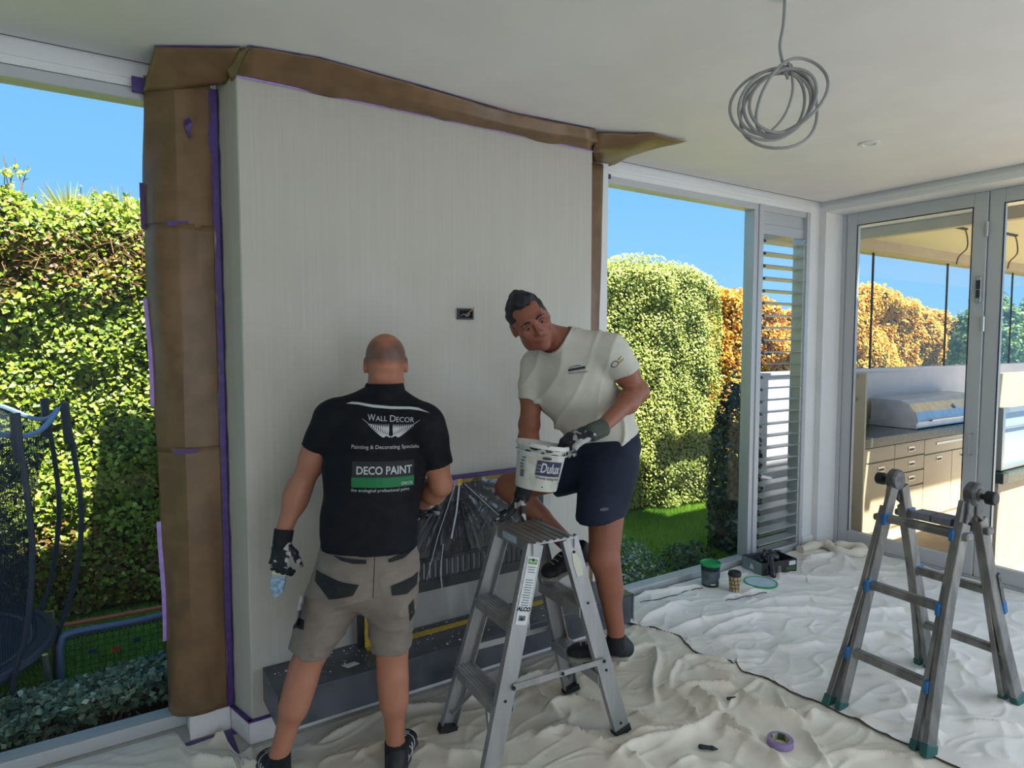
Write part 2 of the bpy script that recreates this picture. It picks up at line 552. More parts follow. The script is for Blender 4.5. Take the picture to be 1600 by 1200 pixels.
def surface_nets(D, lo, h):
    S = D < 0
    nx, ny, nz = D.shape
    cnt = np.zeros((nx - 1, ny - 1, nz - 1), dtype=np.uint8)
    offs = [(i, j, k) for i in (0, 1) for j in (0, 1) for k in (0, 1)]
    for i, j, k in offs:
        cnt += S[i:nx - 1 + i, j:ny - 1 + j, k:nz - 1 + k]
    act = (cnt > 0) & (cnt < 8)
    I, J, K = np.where(act)
    vid = np.full(act.shape, -1, dtype=np.int32)
    vid[I, J, K] = np.arange(len(I))
    acc = np.zeros((len(I), 3), dtype=np.float32); num = np.zeros(len(I), dtype=np.float32)
    for a in offs:
        for axx in range(3):
            if a[axx] == 0:
                b = list(a); b[axx] = 1
                da = D[I + a[0], J + a[1], K + a[2]]; db = D[I + b[0], J + b[1], K + b[2]]
                cr_ = (da < 0) != (db < 0)
                t = np.where(cr_, da / np.where(cr_, da - db, 1), 0)
                for q in range(3):
                    acc[:, q] += np.where(cr_, a[q] + (t if q == axx else 0), 0)
                num += cr_
    V = (acc / num[:, None] + np.stack([I, J, K], 1)) * h + lo
    F = []
    for axx in range(3):
        o1, o2 = [q for q in range(3) if q != axx]
        sl0 = [slice(None)] * 3; sl1 = [slice(None)] * 3
        sl0[axx] = slice(0, -1); sl1[axx] = slice(1, None)
        ch = S[tuple(sl0)] != S[tuple(sl1)]
        idx = np.stack(np.where(ch), 1)
        ok = (idx[:, o1] > 0) & (idx[:, o2] > 0) & (idx[:, o1] < vid.shape[o1]) & (idx[:, o2] < vid.shape[o2])
        idx = idx[ok]
        def cell(d1, d2):
            q = idx.copy(); q[:, o1] -= d1; q[:, o2] -= d2
            return vid[q[:, 0], q[:, 1], q[:, 2]]
        quad = np.stack([cell(1, 1), cell(0, 1), cell(0, 0), cell(1, 0)], 1)
        flip = S[idx[:, 0], idx[:, 1], idx[:, 2]]
        if axx == 1: flip = ~flip
        quad[~flip] = quad[~flip][:, ::-1]
        F.append(quad)
    F = np.concatenate(F)
    F = F[(F >= 0).all(1)]
    # one gentle smoothing pass
    for _ in range(2):
        accv = np.zeros_like(V); nn = np.zeros(len(V))
        for a in range(4):
            b = F[:, (a + 1) % 4]; c = F[:, a]
            for q in range(3):
                accv[:, q] += np.bincount(c, V[b, q], len(V)) + np.bincount(b, V[c, q], len(V))
            nn += np.bincount(c, minlength=len(V)) + np.bincount(b, minlength=len(V))
        V = V * 0.5 + 0.5 * accv / np.maximum(nn, 1)[:, None]
    return V, F

def waves(n, freq, seed, stretch=(1, 1, 1)):
    r = np.random.default_rng(seed)
    K = r.normal(size=(n, 3)); K /= np.linalg.norm(K, axis=1)[:, None]
    K = K * np.array(stretch) * (freq * r.uniform(0.6, 1.5, n))[:, None]
    ph = r.uniform(0, 6.28, n)
    def f(x, y, z):
        o = 0
        for (a, b, c), p in zip(K, ph): o = o + np.sin(a * x + b * y + c * z + p + 0.7 * np.sin(0.6 * (b * x + c * y + a * z)))
        return o / math.sqrt(n)
    return f

def bvh_of(V, F):
    return BVHTree.FromPolygons([tuple(map(float, p)) for p in V], [tuple(map(int, f)) for f in F])


# ------------------------------------------------------------------ materials in use
M_ceil = mat('ceiling_paint', (0.81, 0.785, 0.78), 0.55, var=0.02, scale=3)
M_wall = mat('white_paint', (0.80, 0.80, 0.78), 0.6, var=0.02, scale=4)
M_trim = mat('trim_paint', (0.82, 0.82, 0.81), 0.4)
M_floor = mat('floor_tile', (0.45, 0.42, 0.38), 0.5, var=0.1, scale=6)
M_alu = mat('grey_aluminium', (0.56, 0.575, 0.59), 0.42, 0.25)
M_alud = mat('seal_black', (0.03, 0.03, 0.035), 0.5)
M_steel = mat('satin_steel', (0.55, 0.55, 0.55), 0.3, 0.9)
M_glass = glass_mat('pane_glass', (0.97, 0.985, 0.985), 0.006, dirt=0.008)
M_paper = mat('kraft_paper', lin((120, 94, 66)), 0.38, var=0.12, scale=9, bump=0.25, bscale=14, spec=0.4)
M_purple = mat('purple_tape', lin((80, 58, 122)), 0.5, var=0.15, scale=30)
M_lilac = mat('lilac_tape', lin((178, 150, 225)), 0.5, var=0.08, scale=30)
M_yellow = mat('yellow_tape', lin((196, 168, 62)), 0.5, var=0.12, scale=30)
M_black = mat('black_steel', (0.012, 0.012, 0.014), 0.35, var=0.2, scale=12)
M_blackgl = mat('black_glass', (0.008, 0.008, 0.01), 0.12, spec=0.6)
M_hearth = mat('hearth_charcoal', (0.075, 0.085, 0.105), 0.32, var=0.25, scale=7)
M_cable = mat('grey_cable', lin((150, 148, 146)), 0.55)
M_white = mat('white_plastic', (0.80, 0.80, 0.79), 0.4)
M_roof = mat('roof_sheet', (0.45, 0.46, 0.47), 0.5)

# plaster with combed vertical streaks
def plaster():
    m = mat('streaked_plaster', (0.66, 0.66, 0.62), 0.5)
    nt = m.node_tree; b = nt.nodes['Principled BSDF']
    co = nt.nodes.new('ShaderNodeTexCoord')
    mp = nt.nodes.new('ShaderNodeMapping'); mp.inputs['Scale'].default_value = (46, 46, 1.1)
    n1 = nt.nodes.new('ShaderNodeTexNoise'); n1.inputs['Scale'].default_value = 1.6; n1.inputs['Detail'].default_value = 6; n1.inputs['Roughness'].default_value = 0.62
    nt.links.new(co.outputs['Object'], mp.inputs[0]); nt.links.new(mp.outputs[0], n1.inputs['Vector'])
    r = nt.nodes.new('ShaderNodeValToRGB')
    r.color_ramp.elements[0].position = 0.30; r.color_ramp.elements[0].color = (0.555, 0.53, 0.475, 1)
    r.color_ramp.elements[1].position = 0.72; r.color_ramp.elements[1].color = (0.595, 0.575, 0.525, 1)
    nt.links.new(n1.outputs['Fac'], r.inputs[0])
    n2 = nt.nodes.new('ShaderNodeTexNoise'); n2.inputs['Scale'].default_value = 1.3; n2.inputs['Detail'].default_value = 3
    nt.links.new(co.outputs['Object'], n2.inputs['Vector'])
    r2 = nt.nodes.new('ShaderNodeValToRGB')
    r2.color_ramp.elements[0].position = 0.42; r2.color_ramp.elements[0].color = (0.90, 0.885, 0.84, 1)
    r2.color_ramp.elements[1].position = 0.60; r2.color_ramp.elements[1].color = (1, 1, 1, 1)
    nt.links.new(n2.outputs['Fac'], r2.inputs[0])
    mx = nt.nodes.new('ShaderNodeMix'); mx.data_type = 'RGBA'; mx.blend_type = 'MULTIPLY'; mx.inputs['Factor'].default_value = 1
    nt.links.new(r.outputs[0], mx.inputs['A']); nt.links.new(r2.outputs[0], mx.inputs['B'])
    nt.links.new(mx.outputs['Result'], b.inputs['Base Color'])
    bp = nt.nodes.new('ShaderNodeBump'); bp.inputs['Strength'].default_value = 0.12; bp.inputs['Distance'].default_value = 0.004
    nt.links.new(n1.outputs['Fac'], bp.inputs['Height']); nt.links.new(bp.outputs[0], b.inputs['Normal'])
    return m
M_plaster = plaster()

# ------------------------------------------------------------------ room shell
tag(struct('floor', MB().box(-2.7, 5.2, -3.6, 3.12, -0.10, 0), M_floor), 'hard floor under the drop cloths', 'floor')
tag(struct('ceiling', MB().box(-2.7, 4.785, -3.6, 2.958, 2.715, 2.80), M_ceil), 'white plaster ceiling with a shadow gap at its edge', 'ceiling')
tag(struct('trim_1', MB().box(-2.7, 5.13, 2.985, 3.13, 2.625, 2.84).box(-2.7, 4.81, 2.978, 2.99, 2.655, 2.675), M_trim), 'white head lining above the long windows', 'trim')
tag(struct('trim_4', MB().box(-2.7, 4.81, 2.958, 2.985, 2.722, 2.80).box(4.785, 4.81, -3.6, 2.985, 2.722, 2.80), mat('gap_shade', (0.05, 0.05, 0.055), 0.9)), 'dark strip standing in for shade in the ceiling edge gap', 'trim')  # dark filler strip paints the shade inside the ceiling gap
tag(struct('trim_2', MB().box(4.81, 5.15, -3.6, 2.985, 2.64, 2.84).box(4.803, 4.812, -3.6, 2.98, 2.665, 2.685), M_trim), 'white head lining above the folding doors', 'trim')
tag(struct('roof_slab', MB().box(-2.9, 5.12, -3.8, 3.27, 2.84, 3.25).box(5.10, 5.95, -3.8, 2.35, 2.80, 2.90), M_roof), 'flat roof over the room, with an added eave blocking sun from the doors', 'roof')  # second box: unseen eave, added to keep the sun off the folding doors
tag(struct('wall_left', MB().box(-2.8, -2.7, -3.6, 3.12, -0.1, 2.84), M_wall), 'white side wall', 'wall')
tag(struct('wall_rear', MB().box(-2.7, -1.7, -3.6, -3.5, 0, 2.84).box(4.1, 5.2, -3.6, -3.5, 0, 2.84).box(-1.7, 4.1, -3.6, -3.5, 2.48, 2.84).box(-1.7, 4.1, -3.6, -3.5, 0, 0.2), M_wall), 'white rear wall with a wide window', 'wall')
tag(struct('wall_right', MB().box(5.0, 5.15, -3.6, -1.75, 0, 2.84), M_wall), 'white wall beyond the folding doors', 'wall')
tag(struct('wall_corner', MB().box(4.675, 5.13, 2.985, 3.12, 0, 2.625).box(4.812, 5.13, 2.935, 2.984, 0, 2.639), M_wall), 'white corner pier between louvre window and folding doors', 'wall')

ch = MB().prism([(0.497, 2.698, 0), (2.262, 2.698, 0), (2.262, 3.14, 0), (0.452, 3.14, 0), (0.452, 2.866, 0)], (0, 0, 2.714))
tag(struct('wall_chimney', ch, M_plaster, bevel=0.004), 'tall chimney breast of grey-white streaked plaster', 'wall')
tag(struct('wall_pier_1', MB().box(0.288, 0.451, 2.866, 3.13, 0, 2.70), M_wall), 'white pier left of the chimney breast', 'wall')
tag(struct('wall_pier_2', MB().box(2.262, 2.52, 2.866, 3.13, 0, 2.70), M_wall), 'white pier right of the chimney breast', 'wall')
tag(struct('chimney_stack', MB().box(0.5, 2.26, 2.72, 3.14, 3.25, 4.38), M_roof), 'chimney stack above the flat roof', 'chimney')
tag(struct('baseboard_chimney', MB().box(0.483, 2.275, 2.686, 2.70, 0, 0.095).prism([(0.484, 2.688, 0), (0.497, 2.690, 0), (0.453, 2.864, 0), (0.440, 2.862, 0)], (0, 0, 0.095)), M_trim, bevel=0.003), 'white baseboard round the foot of the chimney breast', 'baseboard')
tag(struct('baseboard_pier', MB().box(0.285, 0.439, 2.852, 2.868, 0, 0.10), M_trim, bevel=0.003), 'short white baseboard under the brown paper', 'baseboard')
tag(struct('baseboard_corner', MB().box(4.68, 4.815, 2.972, 2.987, 0, 0.09), M_trim, bevel=0.003), 'short white baseboard below the corner pier', 'baseboard')

# ------------------------------------------------------------------ windows and doors
def framed_window(name, label, x0, x1, z0, z1, y, wl, wr, wt_, wb):
    r = empty(name, (x0, y, 0), kind='structure', label=label, cat='window')
    f = MB().box(x0, x1, y - 0.02, y + 0.07, z1, z1 + wt_).box(x0, x1, y - 0.02, y + 0.07, z0 - wb, z0)
    f.box(x0, x0 + wl, y - 0.02, y + 0.07, z0, z1).box(x1 - wr, x1, y - 0.02, y + 0.07, z0, z1)
    f.build('frame', M_alu, r, bevel=0.003)
    MB().box(x0 + wl, x1 - wr, y + 0.022, y + 0.03, z0, z1).build('pane', M_glass, r)
    return r
framed_window('window_1', 'tall fixed window left of the chimney breast, trampoline outside', -2.68, 0.288, 0.055, 2.578, 3.005, 0.05, 0.03, 0.045, 0.055)
framed_window('window_2', 'tall fixed window right of the chimney breast, lawn outside', 2.50, 4.055, 0.045, 2.582, 3.005, 0.04, 0.045, 0.045, 0.045)

wl = empty('window_3', (4.36, 3.0, 0), kind='structure', label='narrow louvre window of grey blades beside the corner', cat='window')
MB().box(4.055, 4.105, 2.975, 3.09, 0, 2.625).box(4.635, 4.675, 2.975, 3.09, 0, 2.625).box(4.105, 4.635, 2.985, 3.08, 2.585, 2.625).box(4.105, 4.635, 2.985, 3.08, 0, 0.05).build('frame', M_alu, wl, bevel=0.003)
MB().box(4.105, 4.635, 3.01, 3.03, 2.50, 2.585).build('head_panel', M_alu, wl)
MB().box(4.105, 4.635, 3.005, 3.025, 2.425, 2.497).build('head_panel', M_alu, wl)
MB().box(4.105, 4.123, 2.99, 3.07, 0.05, 2.42).build('blade_carrier', M_alud, wl)
MB().box(4.617, 4.635, 2.99, 3.07, 0.05, 2.42).build('blade_carrier', M_alu, wl)
M_blade = mat('louvre_blade', (0.50, 0.56, 0.57), 0.35, 0.1)
b0 = None
nb = 26
for i in range(nb):
    z = 2.375 - i * 0.0905
    if b0 is None:
        m_ = MB().prism([(4.123, 2.965, 2.378), (4.123, 2.975, 2.3815), (4.123, 3.085, 2.3745), (4.123, 3.095, 2.371), (4.123, 3.085, 2.368), (4.123, 2.975, 2.3735)], (0.494, 0, 0))
        b0 = m_.build('louvre_blade', M_blade, wl, bevel=0.0)
        c0 = MB().box(4.108, 4.135, 2.975, 3.085, 2.36, 2.378).build('blade_clip', M_alud, b0)
    else:
        b_ = dup(b0, offset=(0, 0, -i * 0.0905), parent=wl)
        c_ = dup(c0, parent=b_)
MB().bar((4.135, 2.97, 0.64), (4.20, 2.93, 0.625), 0.012, 0.02).build('louvre_handle', M_steel, wl)

def door_leaf(name, label, ya, yb, handle):
    """ya > yb: leaf between two stiles on the plane x = 5.055"""
    r = empty(name, (5.07, (ya + yb) / 2, 0), kind='structure', label=label, cat='door')
    s = 0.085
    f = MB().box(5.05, 5.10, ya - s, ya, 0.02, 2.64).box(5.05, 5.10, yb, yb + s, 0.02, 2.64)
    f.box(5.05, 5.10, yb + s, ya - s, 2.546, 2.64).box(5.05, 5.10, yb + s, ya - s, 0.02, 0.125)
    f.build('leaf_frame', M_alu, r, bevel=0.004)
    MB().box(5.047, 5.052, ya - s - 0.006, ya - s, 0.125, 2.546).box(5.047, 5.052, yb + s, yb + s + 0.006, 0.125, 2.546).box(5.047, 5.052, yb + s, ya - s, 2.54, 2.546).build('glazing_seal', M_alud, r)
    MB().box(5.072, 5.080, yb + s, ya - s, 0.125, 2.546).build('pane', M_glass, r)
    if handle:
        hp = MB().box(5.037, 5.05, yb + 0.018, yb + 0.05, 1.90, 2.08).build('bolt_plate', M_steel, r, bevel=0.002)
        MB().box(5.022, 5.038, yb + 0.026, yb + 0.042, 1.93, 1.985).box(5.03, 5.038, yb + 0.022, yb + 0.046, 1.99, 2.05).build('bolt_lever', M_alud, hp)
        for z in (1.755, 2.385):
            MB().lathe([(0.012, -0.05), (0.012, 0.05)], (5.040, yb - 0.003, z), 10).build('hinge', M_steel, r, smooth=True)
        MB().tube([(5.05, yb + 0.035, 0.86), (5.0, yb + 0.035, 0.86), (5.0, yb + 0.035, 1.0), (5.05, yb + 0.035, 1.0)], 0.007, 8).build('pull_handle', M_steel, r, smooth=True)
    return r
door_leaf('door_1', 'folding glass door leaf next to the corner pier', 2.905, 1.940, True)
door_leaf('door_2', 'folding glass door leaf at the right edge of the picture', 1.932, 0.96, False)
door_leaf('door_3', 'folding glass door leaf outside the right edge of the picture', 0.952, -0.02, True)
door_leaf('door_4', 'last folding glass door leaf by the rear wall', -0.03, -1.74, False)
tag(struct('trim_3', MB().box(5.04, 5.12, 2.905, 2.94, 0, 2.64).box(5.02, 5.14, -1.75, 2.94, -0.01, 0.02), M_alu), 'grey aluminium jamb and threshold of the folding doors', 'trim')

# ------------------------------------------------------------------ hearth and fireplace
h = empty('hearth_bench', (1.42, 2.6, 0.165), label='dark grey floating hearth bench strewn with plaster crumbs', cat='hearth')
MB().box(0.54, 2.325, 2.435, 2.698, 0.165, 0.305, bev=0.003).build('slab', M_hearth, h)
# plaster crumbs lying on it
vs_, fs_ = [], []
for i in range(330):
    x = random.uniform(0.56, 2.25); y = 2.45 + 0.235 * random.random() ** 0.8; s_ = random.choice([0.0022, 0.0025, 0.003, 0.0045, 0.0065]) * random.uniform(0.6, 1.3); a = random.random() * 6
    n_ = len(vs_)
    for k in range(5):
        rr = s_ * random.uniform(0.6, 1.2)
        vs_.append((x + rr * math.cos(a + k * 1.257), y + rr * math.sin(a + k * 1.257), 0.3055))
    vs_.append((x, y, 0.3055 + s_ * 0.7))
    fs_ += [(n_ + k, n_ + (k + 1) % 5, n_ + 5) for k in range(5)]
M_crumb = mat('plaster_crumb', (0.62, 0.62, 0.58), 0.8)
tag(mesh_obj('plaster_crumbs', vs_, fs_, M_crumb, h), kind='stuff')
MB().prism([(0.83, 2.50, 0.306), (0.88, 2.51, 0.306), (0.87, 2.535, 0.306), (0.815, 2.53, 0.306)], (0, 0, 0.002)).build('plaster_flake', M_crumb, h)

fp = empty('fireplace', (1.42, 2.69, 0.47), label='black built-in fireplace behind clear plastic film', cat='fireplace')
fx0, fx1, fz0, fz1 = 0.93, 1.93, 0.475, 0.972
MB().box(fx0, fx1, 2.672, 2.70, fz1 - 0.09, fz1).box(fx0, fx1, 2.672, 2.70, fz0, fz0 + 0.05).box(fx0, fx0 + 0.05, 2.672, 2.70, fz0 + 0.05, fz1 - 0.09).box(fx1 - 0.05, fx1, 2.672, 2.70, fz0 + 0.05, fz1 - 0.09).build('surround', M_black, fp, bevel=0.002)
MB().box(fx0 + 0.05, fx1 - 0.05, 2.686, 2.694, fz0 + 0.15, fz1 - 0.09).build('fire_glass', M_blackgl, fp)
MB().box(fx0 + 0.05, fx1 - 0.05, 2.676, 2.70, fz0 + 0.135, fz0 + 0.15).build('glass_trim', M_black, fp)
M_slat = mat('vent_slat', (0.05, 0.05, 0.055), 0.4)
sl0 = None
for i in range(30):
    x = fx0 + 0.07 + i * 0.0297
    if sl0 is None: sl0 = MB().box(x, x + 0.013, 2.678, 2.696, fz0 + 0.052, fz0 + 0.133).build('vent_slat', M_slat, fp)
    else: dup(sl0, offset=(i * 0.0297, 0, 0), parent=fp)

def film_mat():
    m = bpy.data.materials.new('clear_film'); m.use_nodes = True
    nt = m.node_tree; nt.nodes.clear()
    out = nt.nodes.new('ShaderNodeOutputMaterial')
    tr = nt.nodes.new('ShaderNodeBsdfTransparent'); tr.inputs[0].default_value = (0.93, 0.94, 0.95, 1)
    gl = nt.nodes.new('ShaderNodeBsdfGlossy'); gl.inputs['Roughness'].default_value = 0.16; gl.inputs[0].default_value = (0.9, 0.93, 1, 1)
    df = nt.nodes.new('ShaderNodeBsdfDiffuse'); df.inputs[0].default_value = (0.8, 0.82, 0.85, 1)
    fr = nt.nodes.new('ShaderNodeFresnel'); fr.inputs['IOR'].default_value = 1.38
    m1 = nt.nodes.new('ShaderNodeMixShader'); m2 = nt.nodes.new('ShaderNodeMixShader'); m2.inputs[0].default_value = 0.035
    nt.links.new(fr.outputs[0], m1.inputs[0]); nt.links.new(tr.outputs[0], m1.inputs[1]); nt.links.new(gl.outputs[0], m1.inputs[2])
    nt.links.new(m1.outputs[0], m2.inputs[1]); nt.links.new(df.outputs[0], m2.inputs[2]); nt.links.new(m2.outputs[0], out.inputs[0])
    return m
M_film = film_mat()
pf = empty('plastic_film', (1.40, 2.66, 0.31), label='clear plastic film taped over the fireplace, pleats fanning from the tape', cat='plastic sheet')
NX, NZ = 240, 70
xs = np.linspace(0.90, 1.97, NX); zs = np.linspace(0.308, 0.985, NZ)
Xg, Zg = np.meshgrid(xs, zs)
def fan(ax_, az, n, seed):
    r = np.random.default_rng(seed)
    th = np.arctan2(az - Zg, Xg - ax_); rad = np.hypot(Xg - ax_, Zg - az)
    o = 0
    for q in range(n):
        t0 = r.uniform(0.15, 3.0); w = r.uniform(0.012, 0.03); a = r.uniform(0.006, 0.018)
        o = o + a * np.exp(-((th - t0) / w) ** 2) * np.clip(rad / 0.10, 0.15, 1) * np.clip(1.25 - rad / r.uniform(0.4, 0.8), 0, 1)
    return o
rel = 0.65 * (fan(1.415, 0.985, 34, 3) + fan(1.75, 0.99, 16, 5) * 0.6 + fan(1.08, 0.99, 14, 8) * 0.6)
wv = waves(10, 34, 4)
rel = rel + 0.004 * wv(Xg, Zg * 0.35, Zg * 0)
slope = (0.985 - Zg) / 0.68
Yg = 2.664 - 0.02 * slope - rel
V = np.stack([Xg.ravel(), Yg.ravel(), Zg.ravel()], 1)
idx = np.arange(NX * NZ).reshape(NZ, NX)
Fq = np.stack([idx[:-1, :-1].ravel(), idx[:-1, 1:].ravel(), idx[1:, 1:].ravel(), idx[1:, :-1].ravel()], 1)
mesh_obj('film_sheet', V, Fq, M_film, pf, smooth=True)
# gathered bright fold hanging from the tape
def strip(name, pts, w, parent, m, d=(0, -1, 0), t=0.0015):
    mb = MB()
    for a, b in zip(pts[:-1], pts[1:]): mb.bar(a, b, w, t, up=d)
    return mb.build(name, m, parent)
M_filmfold = mat('film_fold', (0.62, 0.66, 0.72), 0.25, spec=0.7)
strip('film_fold', [(1.425, 2.645, 0.97), (1.40, 2.63, 0.84), (1.37, 2.625, 0.72)], 0.008, pf, M_filmfold)
strip('film_fold', [(1.40, 2.643, 0.965), (1.30, 2.625, 0.74), (1.24, 2.62, 0.55)], 0.003, pf, M_filmfold)
strip('film_fold', [(1.38, 2.643, 0.97), (1.20, 2.625, 0.83), (1.13, 2.62, 0.74)], 0.0025, pf, M_filmfold)
strip('film_fold', [(1.45, 2.643, 0.965), (1.66, 2.62, 0.76)], 0.0025, pf, M_filmfold)
strip('film_fold', [(1.33, 2.63, 0.70), (1.31, 2.62, 0.58), (1.315, 2.615, 0.50)], 0.004, pf, M_filmfold)
MB().box(0.90, 1.97, 2.660, 2.697, 0.985, 0.999).build('purple_tape', M_purple, pf)
MB().box(0.90, 1.97, 2.657, 2.663, 0.966, 0.984).build('yellow_tape', mat('dull_yellow_tape', lin((150, 130, 60)), 0.5), pf)
MB().box(1.36, 1.41, 2.648, 2.656, 0.962, 0.986).build('lilac_tape', M_lilac, pf)
MB().box(1.41, 1.44, 2.646, 2.656, 0.958, 0.988).build('yellow_tape', M_yellow, pf)
MB().box(0.95, 1.95, 2.60, 2.64, 0.306, 0.309).build('yellow_tape', M_yellow, pf)
MB().box(0.95, 0.985, 2.630, 2.637, 0.309, 0.44).build('yellow_tape', M_yellow, pf)
MB().box(0.925, 0.95, 2.640, 2.66, 0.306, 0.475).build('dark_edge', M_black, pf)

# hearth end wrapped in film
pw = empty('hearth_wrap', (2.33, 2.56, 0.165), label='clear plastic wrapped round the right end of the hearth', cat='plastic sheet')
NX, NZ = 60, 24
uu = np.linspace(0, 1, NX); zz = np.linspace(0.17, 0.312, NZ)
U, Zg = np.meshgrid(uu, zz)
Xg = np.where(U < 0.7, 1.86 + U / 0.7 * 0.478, 2.338); Yg = np.where(U < 0.7, 2.424, 2.424 + (U - 0.7) / 0.3 * 0.25)
rip = 0.004 * np.sin(38 * U + 9 * np.sin(3 * U) + 20 * Zg)
V = np.stack([Xg.ravel(), (Yg - 0.004 + rip * 0.7).ravel(), Zg.ravel()], 1)
idx = np.arange(NX * NZ).reshape(NZ, NX)
Fq = np.stack([idx[:-1, :-1].ravel(), idx[:-1, 1:].ravel(), idx[1:, 1:].ravel(), idx[1:, :-1].ravel()], 1)
mesh_obj('film_sheet', V, Fq, M_film, pw, smooth=True)
MB().prism([(1.95, 2.43, 0.312), (2.34, 2.43, 0.312), (2.34, 2.69, 0.312), (2.02, 2.69, 0.312)], (0, 0, 0.002)).build('film_top', M_film, pw)

# wall box with wires
wb = empty('wall_box', (1.487, 2.69, 1.76), label='black recessed cable box with loose wires in the chimney breast', cat='wall box')
MB().box(1.444, 1.452, 2.689, 2.70, 1.735, 1.787).box(1.522, 1.53, 2.689, 2.70, 1.735, 1.787).box(1.452, 1.522, 2.689, 2.70, 1.779, 1.787).box(1.452, 1.522, 2.689, 2.70, 1.735, 1.743).build('box_rim', M_black, wb)
MB().box(1.452, 1.522, 2.6955, 2.699, 1.743, 1.779).build('box_back', mat('box_dark', (0.004, 0.004, 0.006), 0.8), wb)
MB().tube(spline([(1.46, 2.694, 1.752), (1.475, 2.685, 1.76), (1.49, 2.683, 1.751), (1.507, 2.69, 1.763)]), 0.0022, 6).build('wire', mat('blue_white_wire', lin((150, 160, 190)), 0.5), wb, smooth=True)
MB().tube(spline([(1.49, 2.694, 1.758), (1.505, 2.682, 1.772), (1.52, 2.676, 1.786), (1.526, 2.68, 1.792)]), 0.0026, 6).build('wire', mat('orange_wire', lin((205, 140, 50)), 0.5), wb, smooth=True)

# ------------------------------------------------------------------ masking paper and tape
def sheet(name, plan_fn, z_list, nu, parent, m, seed=1, amp=0.003):
    """paper hanging: plan_fn(u, z) -> (x, y); z_list rows"""
    wv_ = waves(8, 22, seed)
    us = np.linspace(0, 1, nu)
    V = []
    for z in z_list:
        for u in us:
            x, y = plan_fn(u, z)
            d = amp * float(wv_(np.float64(x * 1.2), np.float64(u * 0.2), np.float64(z * 0.55)))
            V.append((x, y - abs(d) * 1.2, z))
    nz_ = len(z_list)
    F = []
    for i in range(nz_ - 1):
        for j in range(nu - 1):
            F.append((i * nu + j, i * nu + j + 1, (i + 1) * nu + j + 1, (i + 1) * nu + j))
    o = mesh_obj(name, V, F, m, parent, smooth=True)
    o.data.set_sharp_from_angle(angle=math.radians(24))
    md = o.modifiers.new('thickness', 'SOLIDIFY'); md.thickness = 0.0008
    return o

mp_ = empty('masking_paper', (0.35, 2.86, 0.11), label='brown kraft paper taped over the pier left of the chimney breast', cat='masking paper')
def plan_l(u, z):
    # from chimney corner across the pier face, round its edge, out along the window reveal
    wob = 0.006 * math.sin(z * 5.3) + 0.004 * math.sin(z * 13)
    a = (0.428, 2.858); b = (0.300, 2.848 + 0.3 * wob); c = (0.205 + 0.013 * math.sin(z * 2.1 + 0.5) + wob * 0.5, 2.962)
    if u < 0.6:
        t = u / 0.6; return a[0] + (b[0] - a[0]) * t, a[1] + (b[1] - a[1]) * t - 0.006 * math.sin(t * PI)
    t = (u - 0.6) / 0.4
    bulge = math.sin(t * PI) * (0.012 + 0.016 * math.sin(z * 3.7 + 1.0))
    return b[0] + (c[0] - b[0]) * t - bulge * 0.7, b[1] + (c[1] - b[1]) * t - bulge * 0.6
sheet('paper_sheet', plan_l, np.linspace(2.07, 2.665, 26), 36, mp_, M_paper, 1)
sheet('paper_sheet', lambda u, z: (plan_l(u, z)[0], plan_l(u, z)[1] - 0.003), np.linspace(1.185, 2.09, 34), 36, mp_, M_paper, 2)
sheet('paper_sheet', lambda u, z: (plan_l(u, z)[0], plan_l(u, z)[1] - 0.005), np.linspace(0.105, 1.205, 40), 36, mp_, M_paper, 3)
def edge_tape(z0, z1, w, m, dx=0.0):
    pts = [plan_l(1.0, z) for z in np.linspace(z0, z1, 6)]
    P = [(x + dx, y - 0.012, z) for (x, y), z in zip(pts, np.linspace(z0, z1, 6))]
    strip('tape', P, w, mp_, m, d=(0.2, -1, 0))
edge_tape(2.07, 2.25, 0.016, M_purple, -0.004)
edge_tape(1.37, 1.80, 0.017, M_lilac, -0.005)
edge_tape(0.40, 0.90, 0.018, M_lilac, -0.004)
MB().prism([(0.262, 2.846, 2.075), (0.335, 2.838, 2.085), (0.335, 2.838, 2.10), (0.262, 2.846, 2.093)], (0, -0.001, 0)).build('tape', M_purple, mp_)
MB().prism([(0.262, 2.842, 1.182), (0.345, 2.834, 1.188), (0.345, 2.834, 1.204), (0.262, 2.842, 1.20)], (0, -0.001, 0)).build('tape', M_purple, mp_)
strip('tape_scrap', [(0.345, 2.845, 2.50), (0.352, 2.83, 2.475), (0.340, 2.835, 2.45), (0.352, 2.83, 2.42)], 0.012, mp_, M_purple)
strip('tape_scrap', [(0.340, 2.845, 2.495), (0.334, 2.832, 2.465), (0.345, 2.835, 2.44)], 0.010, mp_, M_purple)

